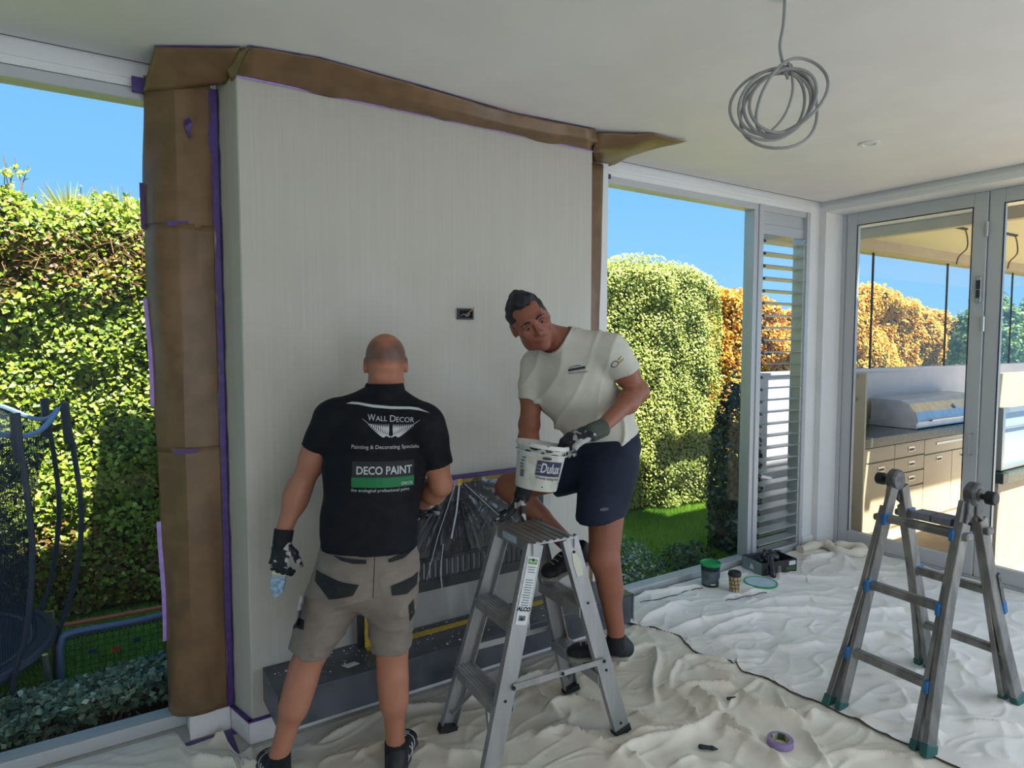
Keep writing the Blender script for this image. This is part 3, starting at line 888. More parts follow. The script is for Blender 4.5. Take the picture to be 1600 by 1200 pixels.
# lid of paper over the pier top, up to the ceiling
def quad_sheet(name, pts_rows, parent, m, n=10, amp=0.003, seed=1):
    """pts_rows: two or more polylines of equal length; skinned and crumpled"""
    rows = []
    for A, B in zip(pts_rows[:-1], pts_rows[1:]):
        k = n if B is pts_rows[-1] else n
        for i in range(k):
            t = i / k
            rows.append([Vector(a).lerp(Vector(b), t) for a, b in zip(A, B)])
    rows.append([Vector(b) for b in pts_rows[-1]])
    fine = []
    for r in rows:
        q = []
        for a, b in zip(r[:-1], r[1:]): q += [a.lerp(b, s / 6) for s in range(6)]
        q.append(r[-1]); fine.append(q)
    wv_ = waves(8, 26, seed)
    V = []; nu = len(fine[0])
    for r in fine:
        for p in r: V.append((p.x, p.y, p.z + amp * float(wv_(np.float64(p.x), np.float64(p.y), np.float64(p.z))) - abs(amp)))
    F = [(i * nu + j, i * nu + j + 1, (i + 1) * nu + j + 1, (i + 1) * nu + j) for i in range(len(fine) - 1) for j in range(nu - 1)]
    o = mesh_obj(name, V, F, m, parent, smooth=True)
    md = o.modifiers.new('thickness', 'SOLIDIFY'); md.thickness = 0.0008
    return o
quad_sheet('paper_lid', [[(0.232, 2.762, 2.712), (0.37, 2.68, 2.712), (0.495, 2.60, 2.712)], [(0.20, 2.95, 2.60), (0.30, 2.845, 2.60), (0.474, 2.78, 2.635)]], mp_, M_paper, 8, 0.002, 4)
MB().box(0.165, 0.215, 2.952, 2.974, 2.60, 2.655).build('tape', M_purple, mp_)
strip('tape', [(0.232, 2.760, 2.709), (0.495, 2.600, 2.709)], 0.008, mp_, M_purple, d=(0, 0, 1))

cp = empty('ceiling_paper', (1.6, 2.6, 2.64), label='long strip of brown kraft paper along the top of the chimney breast', cat='masking paper')
top = [(0.524, 2.572, 2.713), (0.768, 2.53, 2.713), (1.213, 2.565, 2.713), (1.719, 2.62, 2.713), (2.183, 2.585, 2.713)]
mid = [(0.51, 2.63, 2.672), (0.768, 2.60, 2.672), (1.213, 2.615, 2.662), (1.719, 2.63, 2.652), (2.23, 2.62, 2.668)]
bot = [(0.495, 2.692, 2.640), (0.93, 2.692, 2.640), (1.38, 2.692, 2.640), (1.83, 2.692, 2.640), (2.262, 2.692, 2.640)]
quad_sheet('paper_sheet', [top, mid, bot], cp, M_paper, 7, 0.004, 6)
quad_sheet('paper_wing', [[(2.20, 2.60, 2.700), (2.477, 2.470, 2.712), (2.72, 2.46, 2.712)], [(2.235, 2.66, 2.655), (2.44, 2.60, 2.668), (2.60, 2.66, 2.69)], [(2.264, 2.70, 2.645), (2.38, 2.84, 2.645), (2.56, 2.90, 2.66)]], cp, M_paper, 7, 0.006, 9)
quad_sheet('paper_tab', [[(0.44, 2.70, 2.700), (0.524, 2.572, 2.710)], [(0.487, 2.73, 2.63), (0.50, 2.692, 2.640)]], cp, M_paper, 6, 0.002, 12)
strip('tape', [(0.487, 2.735, 2.645), (0.524, 2.575, 2.708)], 0.016, cp, M_purple, d=(-0.6, -0.5, -0.4))
strip('tape', [Vector(p) + Vector((0, 0, -0.003)) for p in top], 0.007, cp, M_purple, d=(0, 0, 1))
strip('tape', [Vector(p) + Vector((0, -0.004, -0.002)) for p in bot], 0.007, cp, M_lilac, d=(0, -1, 0))
strip('tape', [(1.205, 2.57, 2.708), (1.19, 2.62, 2.66)], 0.02, cp, M_purple, d=(0, -1, -1))
strip('tape', [(2.262, 2.692, 2.642), (2.40, 2.52, 2.705)], 0.008, cp, M_purple, d=(-0.3, -0.5, -1))

rp = empty('masking_paper', (2.45, 2.9, 1.0), label='narrow strip of brown kraft paper right of the chimney breast', cat='masking paper')
def plan_r(u, z):
    a = (2.27, 2.855); b = (2.44 + 0.03 * (z - 1.3) / 1.3, 2.855); c = (2.555 + 0.03 * (z - 1.4) + 0.006 * math.sin(z * 6), 2.965)
    if u < 0.5: t = u / 0.5; return a[0] + (b[0] - a[0]) * t, a[1] + (b[1] - a[1]) * t
    t = (u - 0.5) / 0.5; return b[0] + (c[0] - b[0]) * t, b[1] + (c[1] - b[1]) * t
sheet('paper_sheet', plan_r, np.linspace(0.2, 2.64, 50), 20, rp, M_paper, 7, 0.002)
MB().box(2.585, 2.62, 2.955, 2.972, 2.60, 2.625).build('tape', M_purple, rp)

ct = empty('masking_tape', (0.48, 2.86, 0.1), label='purple masking tape running up the inside corner beside the brown paper', cat='tape')
wv = waves(6, 40, 21)
V = []; F = []
zz = np.linspace(0.10, 2.63, 90)
for z in zz:
    w0 = 0.026 + 0.006 * float(wv(np.float64(0), np.float64(0), np.float64(z))); w1 = 0.013 + 0.004 * float(wv(np.float64(1), np.float64(0), np.float64(z * 1.3)))
    V += [(0.4515 - w0, 2.853, z), (0.4505, 2.853, z), (0.4505 + w1 * 0.27, 2.853 - w1, z)]
n_ = len(zz)
for i in range(n_ - 1): F += [(i * 3, i * 3 + 1, i * 3 + 4, i * 3 + 3), (i * 3 + 1, i * 3 + 2, i * 3 + 5, i * 3 + 4)]
mesh_obj('tape_strip', V, F, M_purple, ct)
bt = empty('masking_tape', (0.49, 2.69, 0.095), label='purple masking tape along the top of the chimney baseboard', cat='tape')
MB().box(0.478, 2.28, 2.681, 2.698, 0.095, 0.102).prism([(0.479, 2.683, 0.095), (0.497, 2.690, 0.095), (0.453, 2.862, 0.095), (0.435, 2.860, 0.095)], (0, 0, 0.007)).build('tape_strip', M_purple, bt)
ft = empty('masking_tape', (0.38, 2.84, 0.0), label='purple masking tape on the floor below the brown paper', cat='tape')
MB().box(-0.05, 0.48, 2.80, 2.845, 0.0005, 0.0020).box(0.40, 0.438, 2.62, 2.845, 0.0005, 0.0022).build('tape_strip', M_purple, ft)

# ------------------------------------------------------------------ on the ceiling
cc = empty('cable_coil', (1.87, 1.305, 2.715), label='grey cable hanging from the ceiling, bundled in loose loops', cat='cable')
def ell_loop(cx, cy, rx, ry, tilt, dep, wob, ph):
    # loops lie in a plane across the view of the photographer; real coil about 30 cm wide
    R = Vector((0.8386, -0.5447, 0)); U = Vector((0, 0, 1)); B = Vector((0.5447, 0.8386, 0))
    c = Vector((1.865, 1.303, 2.395))
    out = []
    for i in range(40):
        t = 2 * PI * i / 40
        x = rx * math.cos(t); y = ry * math.sin(t)
        x, y = x * math.cos(tilt) - y * math.sin(tilt), x * math.sin(tilt) + y * math.cos(tilt)
        out.append(c + R * (cx + x) + U * (cy + y) + B * (dep + wob * math.sin(2 * t + ph)))
    return out
for cx, cy, rx, ry, ti, dp, wo in [(-0.012, -0.004, 0.124, 0.098, 0.45, 0.0, 0.012), (-0.008, -0.012, 0.110, 0.098, 0.5, 0.012, 0.01), (0.002, -0.008, 0.112, 0.090, 0.62, -0.012, 0.012),
                               (-0.030, -0.014, 0.122, 0.108, 0.36, 0.02, 0.018), (0.010, -0.034, 0.130, 0.116, 0.75, 0.006, 0.03), (0.026, 0.010, 0.136, 0.088, 0.9, -0.02, 0.03)]:
    MB().tube(ell_loop(cx, cy, rx, ry, ti, dp, wo, random.random() * 6), 0.0050, 7, closed=True).build('cable_loop', M_cable, cc, smooth=True)
MB().tube(spline([(1.87, 1.300, 2.715), (1.869, 1.302, 2.63), (1.861, 1.307, 2.565), (1.868, 1.303, 2.52), (1.876, 1.298, 2.49), (1.885, 1.292, 2.46)], 6), 0.0048, 8).build('drop_cable', M_cable, cc, smooth=True)
MB().tube(spline([(1.872, 1.29, 2.515), (1.882, 1.286, 2.495), (1.874, 1.30, 2.478), (1.886, 1.306, 2.50), (1.895, 1.29, 2.505), (1.888, 1.282, 2.475)], 5), 0.0045, 7).build('cable_knot', M_cable, cc, smooth=True)
MB().tube(spline([(1.893, 1.285, 2.48), (1.898, 1.284, 2.42), (1.88, 1.297, 2.35), (1.85, 1.318, 2.305), (1.83, 1.33, 2.295)], 6), 0.004, 7).build('cable_tail', M_cable, cc, smooth=True)
MB().lathe([(0.03, 0.0), (0.03, -0.008), (0.008, -0.012)], (1.87, 1.300, 2.714), 20).build('ceiling_rose', M_white, cc, smooth=True)

dl = empty('downlight', (3.6, 1.958, 2.715), label='small round recessed downlight in the ceiling', cat='downlight')
MB().lathe([(0.034, -0.001), (0.050, -0.001), (0.052, -0.006), (0.036, -0.009), (0.032, -0.004)], (3.6, 1.958, 2.7155), 32, cap=False).build('bezel', M_white, dl, smooth=True)
MB().lathe([(0.0005, -0.004), (0.033, -0.003)], (3.6, 1.958, 2.7155), 32, cap=False).build('lens', mat('frosted_lens', (0.75, 0.75, 0.72), 0.5), dl, smooth=True)


# ------------------------------------------------------------------ garden
M_lawn = mat('lawn_soil', lin((104, 142, 60)), 0.9, var=0.3, scale=18, bump=0.4, bscale=120)
M_patio = mat('patio_render', lin((168, 154, 134)), 0.7, var=0.08, scale=5)
tag(struct('ground', MB().box(-14, 40, 3.13, 30, -0.35, -0.10), M_lawn), 'green lawn behind the house', 'lawn')
tag(struct('patio_floor', MB().box(5.15, 14, -6, 3.13, -0.3, -0.10), M_patio), 'pale paved patio outside the folding doors', 'patio')

def leaves(P, N, size, seed, spread=0.45, aspect=1.5):
    """folded diamond leaves at points P facing roughly N; returns verts, quads"""
    r = np.random.default_rng(seed)
    n = len(P)
    N = N + r.normal(0, spread, (n, 3)); N /= np.linalg.norm(N, axis=1)[:, None]
    T = r.normal(0, 1, (n, 3)) + np.array([0, 0, -0.6]); T -= N * (T * N).sum(1)[:, None]; T /= np.linalg.norm(T, axis=1)[:, None]
    B = np.cross(N, T)
    s = (size * r.uniform(0.6, 1.35, n))[:, None]
    a = P - T * s * 0.5 * aspect / 1.5; c = P + T * s * 0.5 * aspect / 1.5
    b = P + B * s * 0.36 + N * s * 0.12 - T * s * 0.08; d = P - B * s * 0.36 + N * s * 0.12 - T * s * 0.08
    V = np.stack([a, b, c, d], 1).reshape(-1, 3)
    i = np.arange(n) * 4
    F = np.concatenate([np.stack([i, i + 1, i + 2], 1), np.stack([i, i + 2, i + 3], 1)])
    return V, F

G1 = attr_mat('hedge_leaf', [(0.0, lin((96, 66, 30))), (0.16, lin((150, 118, 60))), (0.22, lin((52, 76, 20))), (0.5, lin((112, 140, 36))), (0.8, lin((176, 194, 62))), (1.0, lin((226, 228, 128)))], rough=0.45, transl=0.25, spec=0.5)
G2 = attr_mat('hedge_leaf_small', [(0.0, lin((110, 76, 40))), (0.14, lin((196, 150, 84))), (0.2, lin((52, 78, 24))), (0.5, lin((150, 168, 76))), (0.8, lin((208, 214, 120))), (1.0, lin((226, 226, 150)))], rough=0.45, transl=0.25, spec=0.5)
G3 = attr_mat('autumn_leaf', [(0.0, lin((196, 126, 40))), (0.35, lin((238, 174, 58))), (0.6, lin((246, 206, 94))), (0.8, lin((242, 224, 124))), (0.9, lin((140, 146, 52))), (1.0, lin((90, 110, 40)))], rough=0.5, transl=0.3, spec=0.4)
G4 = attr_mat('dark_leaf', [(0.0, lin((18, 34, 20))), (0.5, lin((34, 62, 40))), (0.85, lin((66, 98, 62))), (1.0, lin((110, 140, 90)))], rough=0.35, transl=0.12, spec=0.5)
G5 = attr_mat('blue_leaf', [(0.0, lin((44, 62, 48))), (0.4, lin((84, 110, 86))), (0.8, lin((144, 166, 140))), (1.0, lin((190, 206, 186)))], rough=0.35, transl=0.15, spec=0.5)
G6 = attr_mat('tree_leaf', [(0.0, lin((40, 66, 30))), (0.5, lin((92, 128, 66))), (1.0, lin((168, 190, 120)))], rough=0.5, transl=0.3)
M_core = mat('hedge_core', lin((70, 74, 34)), 0.95, var=0.4, scale=20)
M_twig = mat('twig', lin((128, 92, 62)), 0.8)
M_stem = mat('stem', lin((92, 70, 48)), 0.8)

bump_f = waves(10, 5.5, 31)
bump_g = waves(10, 16, 32)
zone_f = waves(8, 3.1, 33)

def hedge(name, label, x0, x1, yf, yb, ztop, n, size, m, seed, zones=None, group=None, z0=-0.1, front=None, amp=0.06):
    """clipped hedge along x; ztop(x) gives its height, front(x, z) pushes the face"""
    r = np.random.default_rng(seed)
    root = empty(name, ((x0 + x1) / 2, (yf + yb) / 2, z0), label=label, cat='hedge', group=group)
    # core
    nx = int((x1 - x0) / 0.12) + 2; nz = 16
    xs = np.linspace(x0 + 0.08, x1 - 0.08, nx)
    V = []
    for x in xs:
        zt = float(ztop(np.float64(x))) - 0.055
        for k in range(nz):
            z = z0 + (zt - z0) * k / (nz - 1)
            fy = yf + (float(front(np.float64(x), np.float64(z))) if front else 0.0) + 0.11
            V.append((x, fy + 0.03 * float(bump_f(np.float64(x), np.float64(0), np.float64(z))), z))
        for k in range(nz): V.append((x, yb - 0.1, zt + (z0 - zt) * k / (nz - 1)))
    w = 2 * nz; F = []
    for i in range(nx - 1):
        for k in range(w - 1): F.append((i * w + k, i * w + k + 1, (i + 1) * w + k + 1, (i + 1) * w + k))
    F.append(tuple(range(w))); F.append(tuple((nx - 1) * w + k for k in range(w - 1, -1, -1)))
    mesh_obj('hedge_core', V, F, M_core, root)
    # leaves: face, top, right end
    L = x1 - x0; H = 2.5; D = yb - yf
    aF, aT, aE = L * H, L * D * 0.8, 2 * D * H * 0.6
    nF, nT, nE = [int(n * q / (aF + aT + aE)) for q in (aF, aT, aE)]
    x = r.uniform(x0, x1, nF); zt = ztop(x); z = z0 + 0.05 + (zt - z0 - 0.05) * r.random(nF)
    y = yf + (front(x, z) if front else 0) + amp * bump_f(x, 0 * x, z) * 0.6 + 0.03 * bump_g(x, 0 * x, z) - 0.03 + 0.07 * r.random(nF)
    near = np.clip((z - (zt - 0.16)) / 0.16, 0, 1); y = y + near ** 2 * 0.10
    P1 = np.stack([x, y, z], 1); N1 = np.tile([0.1, -1, 0.75], (nF, 1))
    x = r.uniform(x0, x1, nT); y = r.uniform(yf, yb, nT)
    z = ztop(x) + 0.05 * bump_f(x, y, 0 * x) + 0.05 * bump_g(x, y, 0 * x) * 0.6 + 0.04 - 0.14 * r.random(nT)
    P2 = np.stack([x, y, z], 1); N2 = np.tile([0, -0.5, 1.0], (nT, 1))
    y = r.uniform(yf, yb, nE); xe = np.where(r.random(nE) < 0.5, x0, x1); z = z0 + (ztop(xe) - z0) * r.random(nE)
    xx = xe + np.where(xe == x0, 1, -1) * (0.02 + 0.05 * r.random(nE))
    P3 = np.stack([xx, y, z], 1); N3 = np.stack([np.where(xe == x0, -1.0, 1.0), 0 * y - 0.3, 0 * y + 0.3], 1)
    P = np.concatenate([P1, P2, P3]); N = np.concatenate([N1, N2, N3]).astype(float)
    V, F = leaves(P, N, size, seed + 1)
    t = np.clip(r.normal(0.58, 0.17, len(P)), 0.23, 1)
    if zones is not None: t = zones(P, t, r)
    tag(mesh_obj('foliage', V, F, m, root, attrs={'tone': np.repeat(t, 4)}), kind='stuff')
    return root

def zone_main(P, t, r):
    x, y, z = P.T
    # bare, browned band under the top on the left; sparse brown spots elsewhere; lush top
    band = np.exp(-((z - 2.12) / 0.17) ** 2) * (x < 1.2)
    q = r.random(len(P))
    t = np.where(q < 0.62 * band, r.uniform(0.0, 0.2, len(P)), t)
    spot = zone_f(x, y, z)
    t = np.where((spot > 1.25) & (q < 0.45), r.uniform(0.02, 0.2, len(P)), t)
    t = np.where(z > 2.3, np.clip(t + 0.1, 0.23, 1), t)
    return t

HT = lambda x: 2.43 + 0.035 * np.sin(x * 2.3 + 1.0) + 0.02 * np.sin(x * 7.1) - 1.1 * np.clip(x - 5.35, 0, 2) ** 2 + 0.10 * np.exp(-((x + 0.42) / 0.16) ** 2)
FR = lambda x, z: -0.16 * np.clip((0.55 - z) / 0.15, 0, 1) * np.clip((x - 4.7) / 0.2, 0, 1)
hg = hedge('hedge', 'tall clipped green hedge with a browned band behind the trampoline', -1.9, 2.0, 4.74, 5.5, HT, 70000, 0.036, G1, 101, zone_main, 'clipped garden hedges')
hedge('hedge', 'tall clipped green hedge with a rounded end beyond the lawn', 2.02, 5.85, 4.74, 5.5, HT, 90000, 0.028, G2, 111, zone_main, 'clipped garden hedges', front=FR)
# bare twigs showing in the browned band
tw = MB()
for i in range(420):
    p = Vector((random.uniform(-1.2, 0.9), 4.70 + random.uniform(-0.03, 0.05), random.gauss(2.12, 0.13)))
    d = Vector((random.uniform(-1, 1), random.uniform(-0.4, 0.2), random.uniform(-0.6, 0.9))).normalized()
    tw.bar(p, p + d * random.uniform(0.06, 0.16), 0.004, 0.004)
tag(tw.build('twigs', M_twig, hg), kind='stuff')
# loose shoots standing above the clipped tops
sh = MB()
shl = []
for (xa, xb, za, n_) in [(-0.55, -0.28, 2.56, 9), (-0.1, 0.55, 2.46, 12)]:
    for i in range(n_):
        x = random.uniform(xa, xb); h_ = random.uniform(0.05, 0.16); y = random.uniform(4.75, 5.0)
        a = Vector((x, y, za - 0.05)); b = a + Vector((random.uniform(-0.04, 0.04), 0, h_ + 0.05)); sh.bar(a, b, 0.004, 0.004)
        for k in range(5): shl.append(a.lerp(b, random.uniform(0.4, 1.0)) + Vector((random.uniform(-0.02, 0.02), random.uniform(-0.02, 0.02), 0)))
tag(sh.build('shoots', M_twig, hg), kind='stuff')
Pn = np.array([tuple(p) for p in shl]); V, F = leaves(Pn, np.tile([0.0, -0.6, 0.6], (len(Pn), 1)), 0.035, 55)
tag(mesh_obj('shoot_leaves', V, F, G1, hg, attrs={'tone': np.repeat(rng.uniform(0.5, 0.9, len(Pn)), 4)}), kind='stuff')

def zone_aut(P, t, r):
    x, y, z = P.T
    s = zone_f(x * 0.5, y, z * 0.6)
    t = np.clip(0.42 + 0.12 * s + r.normal(0, 0.16, len(P)), 0, 0.84)
    low = np.clip((1.55 - z) / 0.5, 0, 1)
    t = np.where(r.random(len(P)) < 0.16 + 0.25 * low, r.uniform(0.66, 1.0, len(P)), t)
    return t
AT = lambda x: 2.35 + 0.12 * np.sin(x * 1.7) + 0.06 * np.sin(x * 5.0) + 0.34 * np.exp(-((x - 13.2) / 0.95) ** 2) - 0.2 * np.exp(-((x - 11.2) / 0.8) ** 2) - 0.22 * np.clip((x - 14.6), 0, 2)
hedge('hedge', 'long orange and yellow autumn hedge seen behind the outdoor kitchen', 6.0, 18.5, 6.6, 7.6, AT, 90000, 0.062, G3, 121, zone_aut, amp=0.16)

def shrub(name, label, c, rad, n, size, m, seed, cat='shrub', group=None, stem=True, lo=0.2, hi=0.95, spread=0.5, zmin=-0.1, crown=None):
    r = np.random.default_rng(seed)
    root = empty(name, (c[0], c[1], zmin), label=label, cat=cat, group=group)
    d = r.normal(0, 1, (n, 3)); d /= np.linalg.norm(d, axis=1)[:, None]
    k = (r.uniform(0.55, 1.0, n) ** 0.5)[:, None]
    P = np.array(c) + d * np.array(rad) * k * (1 + 0.10 * bump_f(d[:, 0] * 2 + c[0], d[:, 1] * 2, d[:, 2] * 2))[:, None]
    ok = P[:, 2] > zmin + 0.01
    P = P[ok]; d = d[ok]
    V, F = leaves(P, d + np.array([0, 0, 0.4]), size, seed + 1, spread)
    tag(mesh_obj('foliage', V, F, m, root, attrs={'tone': np.repeat(np.clip(r.uniform(lo, hi, len(P)), 0, 1), 4)}), kind='stuff')
    st = MB()
    for i in range(7):
        a = Vector((c[0] + random.uniform(-0.1, 0.1) * rad[0], c[1] + random.uniform(-0.1, 0.1) * rad[1], zmin))
        b = Vector(c) + Vector((random.uniform(-0.6, 0.6) * rad[0], random.uniform(-0.6, 0.6) * rad[1], random.uniform(-0.2, 0.6) * rad[2]))
        st.tube([a, a.lerp(b, 0.5) + Vector((0, 0, 0.05)), b], [0.014, 0.010, 0.005], 6)
    st.build('stems', M_stem, root, smooth=True)
    return root
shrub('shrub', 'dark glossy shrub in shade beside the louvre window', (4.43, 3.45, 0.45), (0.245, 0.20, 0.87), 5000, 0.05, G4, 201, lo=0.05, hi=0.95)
shrub('shrub', 'small blue-green shrub close outside the right window', (3.08, 3.38, -0.06), (0.42, 0.26, 0.29), 3800, 0.026, G5, 211)
shrub('shrub', 'low dark shrub between the lawn and the blue-green shrub', (3.80, 3.36, -0.10), (0.26, 0.20, 0.20), 1500, 0.03, G4, 221, lo=0.2)
shrub('tree', 'green tree beyond the outdoor kitchen, left of the door post', (14.6, 5.5, 1.5), (0.7, 0.7, 1.1), 5200, 0.10, G6, 231, cat='tree')
shrub('tree', 'broad green tree behind the right-hand door pane', (17.9, 5.2, 1.5), (1.9, 1.0, 1.6), 9000, 0.12, G6, 241, cat='tree')

# fan palm behind the left hedge
fpm = empty('fan_palm', (0.0, 5.9, -0.1), label='spiky fan palm showing above the left hedge', cat='palm')
M_palm = attr_mat('palm_leaf', [(0, lin((150, 150, 70))), (1, lin((196, 196, 120)))], rough=0.4, transl=0.3)
V = []; F = []; T = []
MB().tube([(0.0, 5.9, -0.1), (0.02, 5.9, 1.2), (0.0, 5.9, 2.45)], [0.09, 0.08, 0.07], 10).build('trunk', M_stem, fpm, smooth=True)
for cx, cy in ((-0.10, 5.9), (0.22, 5.9)):
    for i in range(34):
        a = math.radians(-62 + 124 * i / 33); L = 0.34 * random.uniform(0.75, 1.05)
        b = Vector((cx, cy + random.uniform(-0.03, 0.03), 2.50)); d = Vector((math.sin(a), random.uniform(-0.3, 0.1), math.cos(a)))
        s_ = Vector((math.cos(a), 0, -math.sin(a))) * 0.009
        n_ = len(V)
        V += [b - s_ * 0.5, b + s_ * 0.5, b + d * L * 0.5 + s_, b + d * L, b + d * L * 0.5 - s_]
        F.append((n_, n_ + 1, n_ + 2, n_ + 3, n_ + 4)); T += [random.random()] * 5
mesh_obj('fronds', V, F, M_palm, fpm, attrs={'tone': T})

# lawn grass
def grass(name, label, x0, x1, y0, y1, n, hgt, seed):
    r = np.random.default_rng(seed)
    x = r.uniform(x0, x1, n); y = r.uniform(y0, y1, n)
    y = np.where(x > 4.80, np.maximum(y, 3.74 + (y - y0) * 0.6), y)
    a = r.uniform(0, 6.28, n); h_ = hgt * r.uniform(0.6, 1.3, n); w = 0.0035
    lx = r.normal(0, 0.4, n) * h_; ly = r.normal(0, 0.4, n) * h_
    A = np.stack([x - np.cos(a) * w, y - np.sin(a) * w, np.full(n, -0.101)], 1); B = np.stack([x + np.cos(a) * w, y + np.sin(a) * w, np.full(n, -0.101)], 1)
    C = np.stack([x + lx, y + ly, -0.10 + h_], 1)
    V = np.stack([A, B, C], 1).reshape(-1, 3); i = np.arange(n) * 3
    t = np.clip(0.5 + 0.22 * zone_f(x * 1.5, y * 1.5, 0 * x) + r.normal(0, 0.15, n), 0, 1)
    o = mesh_obj(name, V, np.stack([i, i + 1, i + 2], 1), M_grass, attrs={'tone': np.repeat(t, 3)})
    tag(o, label, 'grass', kind='stuff')
M_grass = attr_mat('grass_blade', [(0, lin((90, 136, 40))), (0.5, lin((142, 188, 60))), (1, lin((200, 216, 96)))], rough=0.5, transl=0.35)
grass('grass', 'short lawn grass outside the right window', 2.6, 6.2, 3.16, 4.75, 60000, 0.045, 301)
grass('grass', 'short lawn grass around the trampoline and rebound net', -1.6, 0.9, 3.5, 4.75, 22000, 0.045, 302)

# ground cover right outside the left window
gc = empty('ground_cover', (-0.7, 3.45, -0.1), label='low leafy ground cover outside the left window', cat='ground cover')
r_ = np.random.default_rng(41)
n_ = 17000
x = r_.uniform(-2.4, 0.75, n_); y = r_.uniform(3.14, 3.66, n_)
zt = 0.10 + 0.05 * bump_f(x * 0.8, y, 0 * x) + 0.06 * np.clip((3.5 - np.abs(y - 3.35) * 4) / 3.5, 0, 1) - 0.14 * np.clip((y - 3.46) / 0.2, 0, 1)
z = zt - 0.12 * r_.random(n_) ** 2
V, F = leaves(np.stack([x, y, z], 1), np.tile([0.0, -0.45, 1.0], (n_, 1)), 0.036, 42, 0.6)
tag(mesh_obj('foliage', V, F, G5, gc, attrs={'tone': np.repeat(np.clip(r_.normal(0.45, 0.25, n_), 0, 1), 4)}), kind='stuff')
st = MB()
for i in range(500):
    p = Vector((random.uniform(-1.2, 0.6), random.uniform(3.12, 3.55), -0.1)); st.bar(p, p + Vector((random.uniform(-0.12, 0.12), random.uniform(-0.1, 0.06), random.uniform(0.10, 0.18))), 0.004, 0.004)
tag(st.build('stalks', M_stem, gc), kind='stuff')
MB().box(-2.4, 0.75, 3.13, 3.62, -0.12, -0.06).build('soil_bed', M_core, gc)

# trampoline
tr = empty('trampoline', (-0.87, 3.87, -0.1), label='small trampoline with black safety net outside the left window', cat='trampoline')
M_tpole = mat('trampoline_pole', lin((52, 60, 80)), 0.4)
M_tmat = mat('jump_mat', lin((52, 58, 72)), 0.8, var=0.1, scale=50)
M_tpad = mat('mat_edge', lin((120, 122, 116)), 0.7)
M_tblue = mat('net_band', lin((120, 150, 190)), 0.6)
def net_mat(name, col, dens, scale):
    m = bpy.data.materials.new(name); m.use_nodes = True
    nt = m.node_tree; nt.nodes.clear()
    out = nt.nodes.new('ShaderNodeOutputMaterial'); tr_ = nt.nodes.new('ShaderNodeBsdfTransparent'); df = nt.nodes.new('ShaderNodeBsdfDiffuse'); df.inputs[0].default_value = (*col, 1)
    ck = nt.nodes.new('ShaderNodeTexVoronoi'); ck.feature = 'DISTANCE_TO_EDGE'; ck.inputs['Scale'].default_value = scale; ck.inputs['Randomness'].default_value = 0.15
    co = nt.nodes.new('ShaderNodeTexCoord'); nt.links.new(co.outputs['Object'], ck.inputs['Vector'])
    lt = nt.nodes.new('ShaderNodeMath'); lt.operation = 'LESS_THAN'; lt.inputs[1].default_value = dens
    mx = nt.nodes.new('ShaderNodeMixShader')
    nt.links.new(ck.outputs['Distance'], lt.inputs[0]); nt.links.new(lt.outputs[0], mx.inputs[0]); nt.links.new(tr_.outputs[0], mx.inputs[1]); nt.links.new(df.outputs[0], mx.inputs[2]); nt.links.new(mx.outputs[0], out.inputs[0])
    return m
M_net = net_mat('black_net', (0.035, 0.045, 0.07), 0.115, 120)
TC = Vector((-0.87, 3.87, 0)); TZ = 0.20; TR = 0.66; NR = 0.73; NZT = 1.30
def ring(r, z, n=64): return [TC + Vector((r * math.cos(2 * PI * i / n), r * math.sin(2 * PI * i / n), z)) for i in range(n)]
MB().tube(ring(TR, TZ - 0.01), 0.022, 8, closed=True).build('rim', M_tpole, tr, smooth=True)
MB().lathe([(0.001, TZ), (TR - 0.09, TZ)], TC, 64, cap=False).build('jump_mat', M_tmat, tr)
MB().lathe([(TR - 0.09, TZ + 0.002), (TR - 0.075, TZ + 0.002)], TC, 64, cap=False).build('mat_seam', M_tpad, tr)
MB().lathe([(TR - 0.075, TZ), (TR - 0.01, TZ - 0.002)], TC, 64, cap=False).build('mat_border', M_tmat, tr)
V = []; F = []
NN, NK = 72, 10
for k in range(NK + 1):
    t = k / NK
    for i in range(NN):
        a = 2 * PI * i / NN
        sag = 0.10 * math.sin(t * PI) * (0.6 + 0.4 * math.cos(6 * a))
        r = (TR - 0.06) + (NR - TR + 0.05) * t ** 1.6 - sag * 0.5
        V.append(TC + Vector((r * math.cos(a), r * math.sin(a), TZ + (NZT - TZ) * t - (0.04 * (1 - math.cos(6 * a)) * t))))
for k in range(NK):
    for i in range(NN): F.append((k * NN + i, k * NN + (i + 1) % NN, (k + 1) * NN + (i + 1) % NN, (k + 1) * NN + i))
mesh_obj('safety_net', V, F, M_net, tr, smooth=True)
topr = [Vector(V[NK * NN + i]) for i in range(NN)]
MB().tube(topr, 0.012, 6, closed=True).build('net_band', M_tblue, tr, smooth=True)
for a in [math.radians(q) for q in (-38, 3, 30, 100, 160, 225)]:
    e_ = Vector((math.cos(a), math.sin(a), 0))
    p = MB().tube(spline([TC + e_ * (TR + 0.0) + Vector((0, 0, -0.10)), TC + e_ * (TR + 0.02) + Vector((0, 0, 0.15)), TC + e_ * (TR + 0.10) + Vector((0, 0, 0.42)), TC + e_ * (NR + 0.07) + Vector((0, 0, 0.8)), TC + e_ * (NR + 0.02) + Vector((0, 0, 1.32))], 6), 0.012, 8).build('net_pole', M_tpole, tr, smooth=True)
    MB().tube([TC + e_ * (NR + 0.03) + Vector((0, 0, 1.12)), TC + e_ * (NR + 0.018) + Vector((0, 0, 1.33))], 0.020, 8).build('pole_sleeve', M_tpole, p, smooth=True)
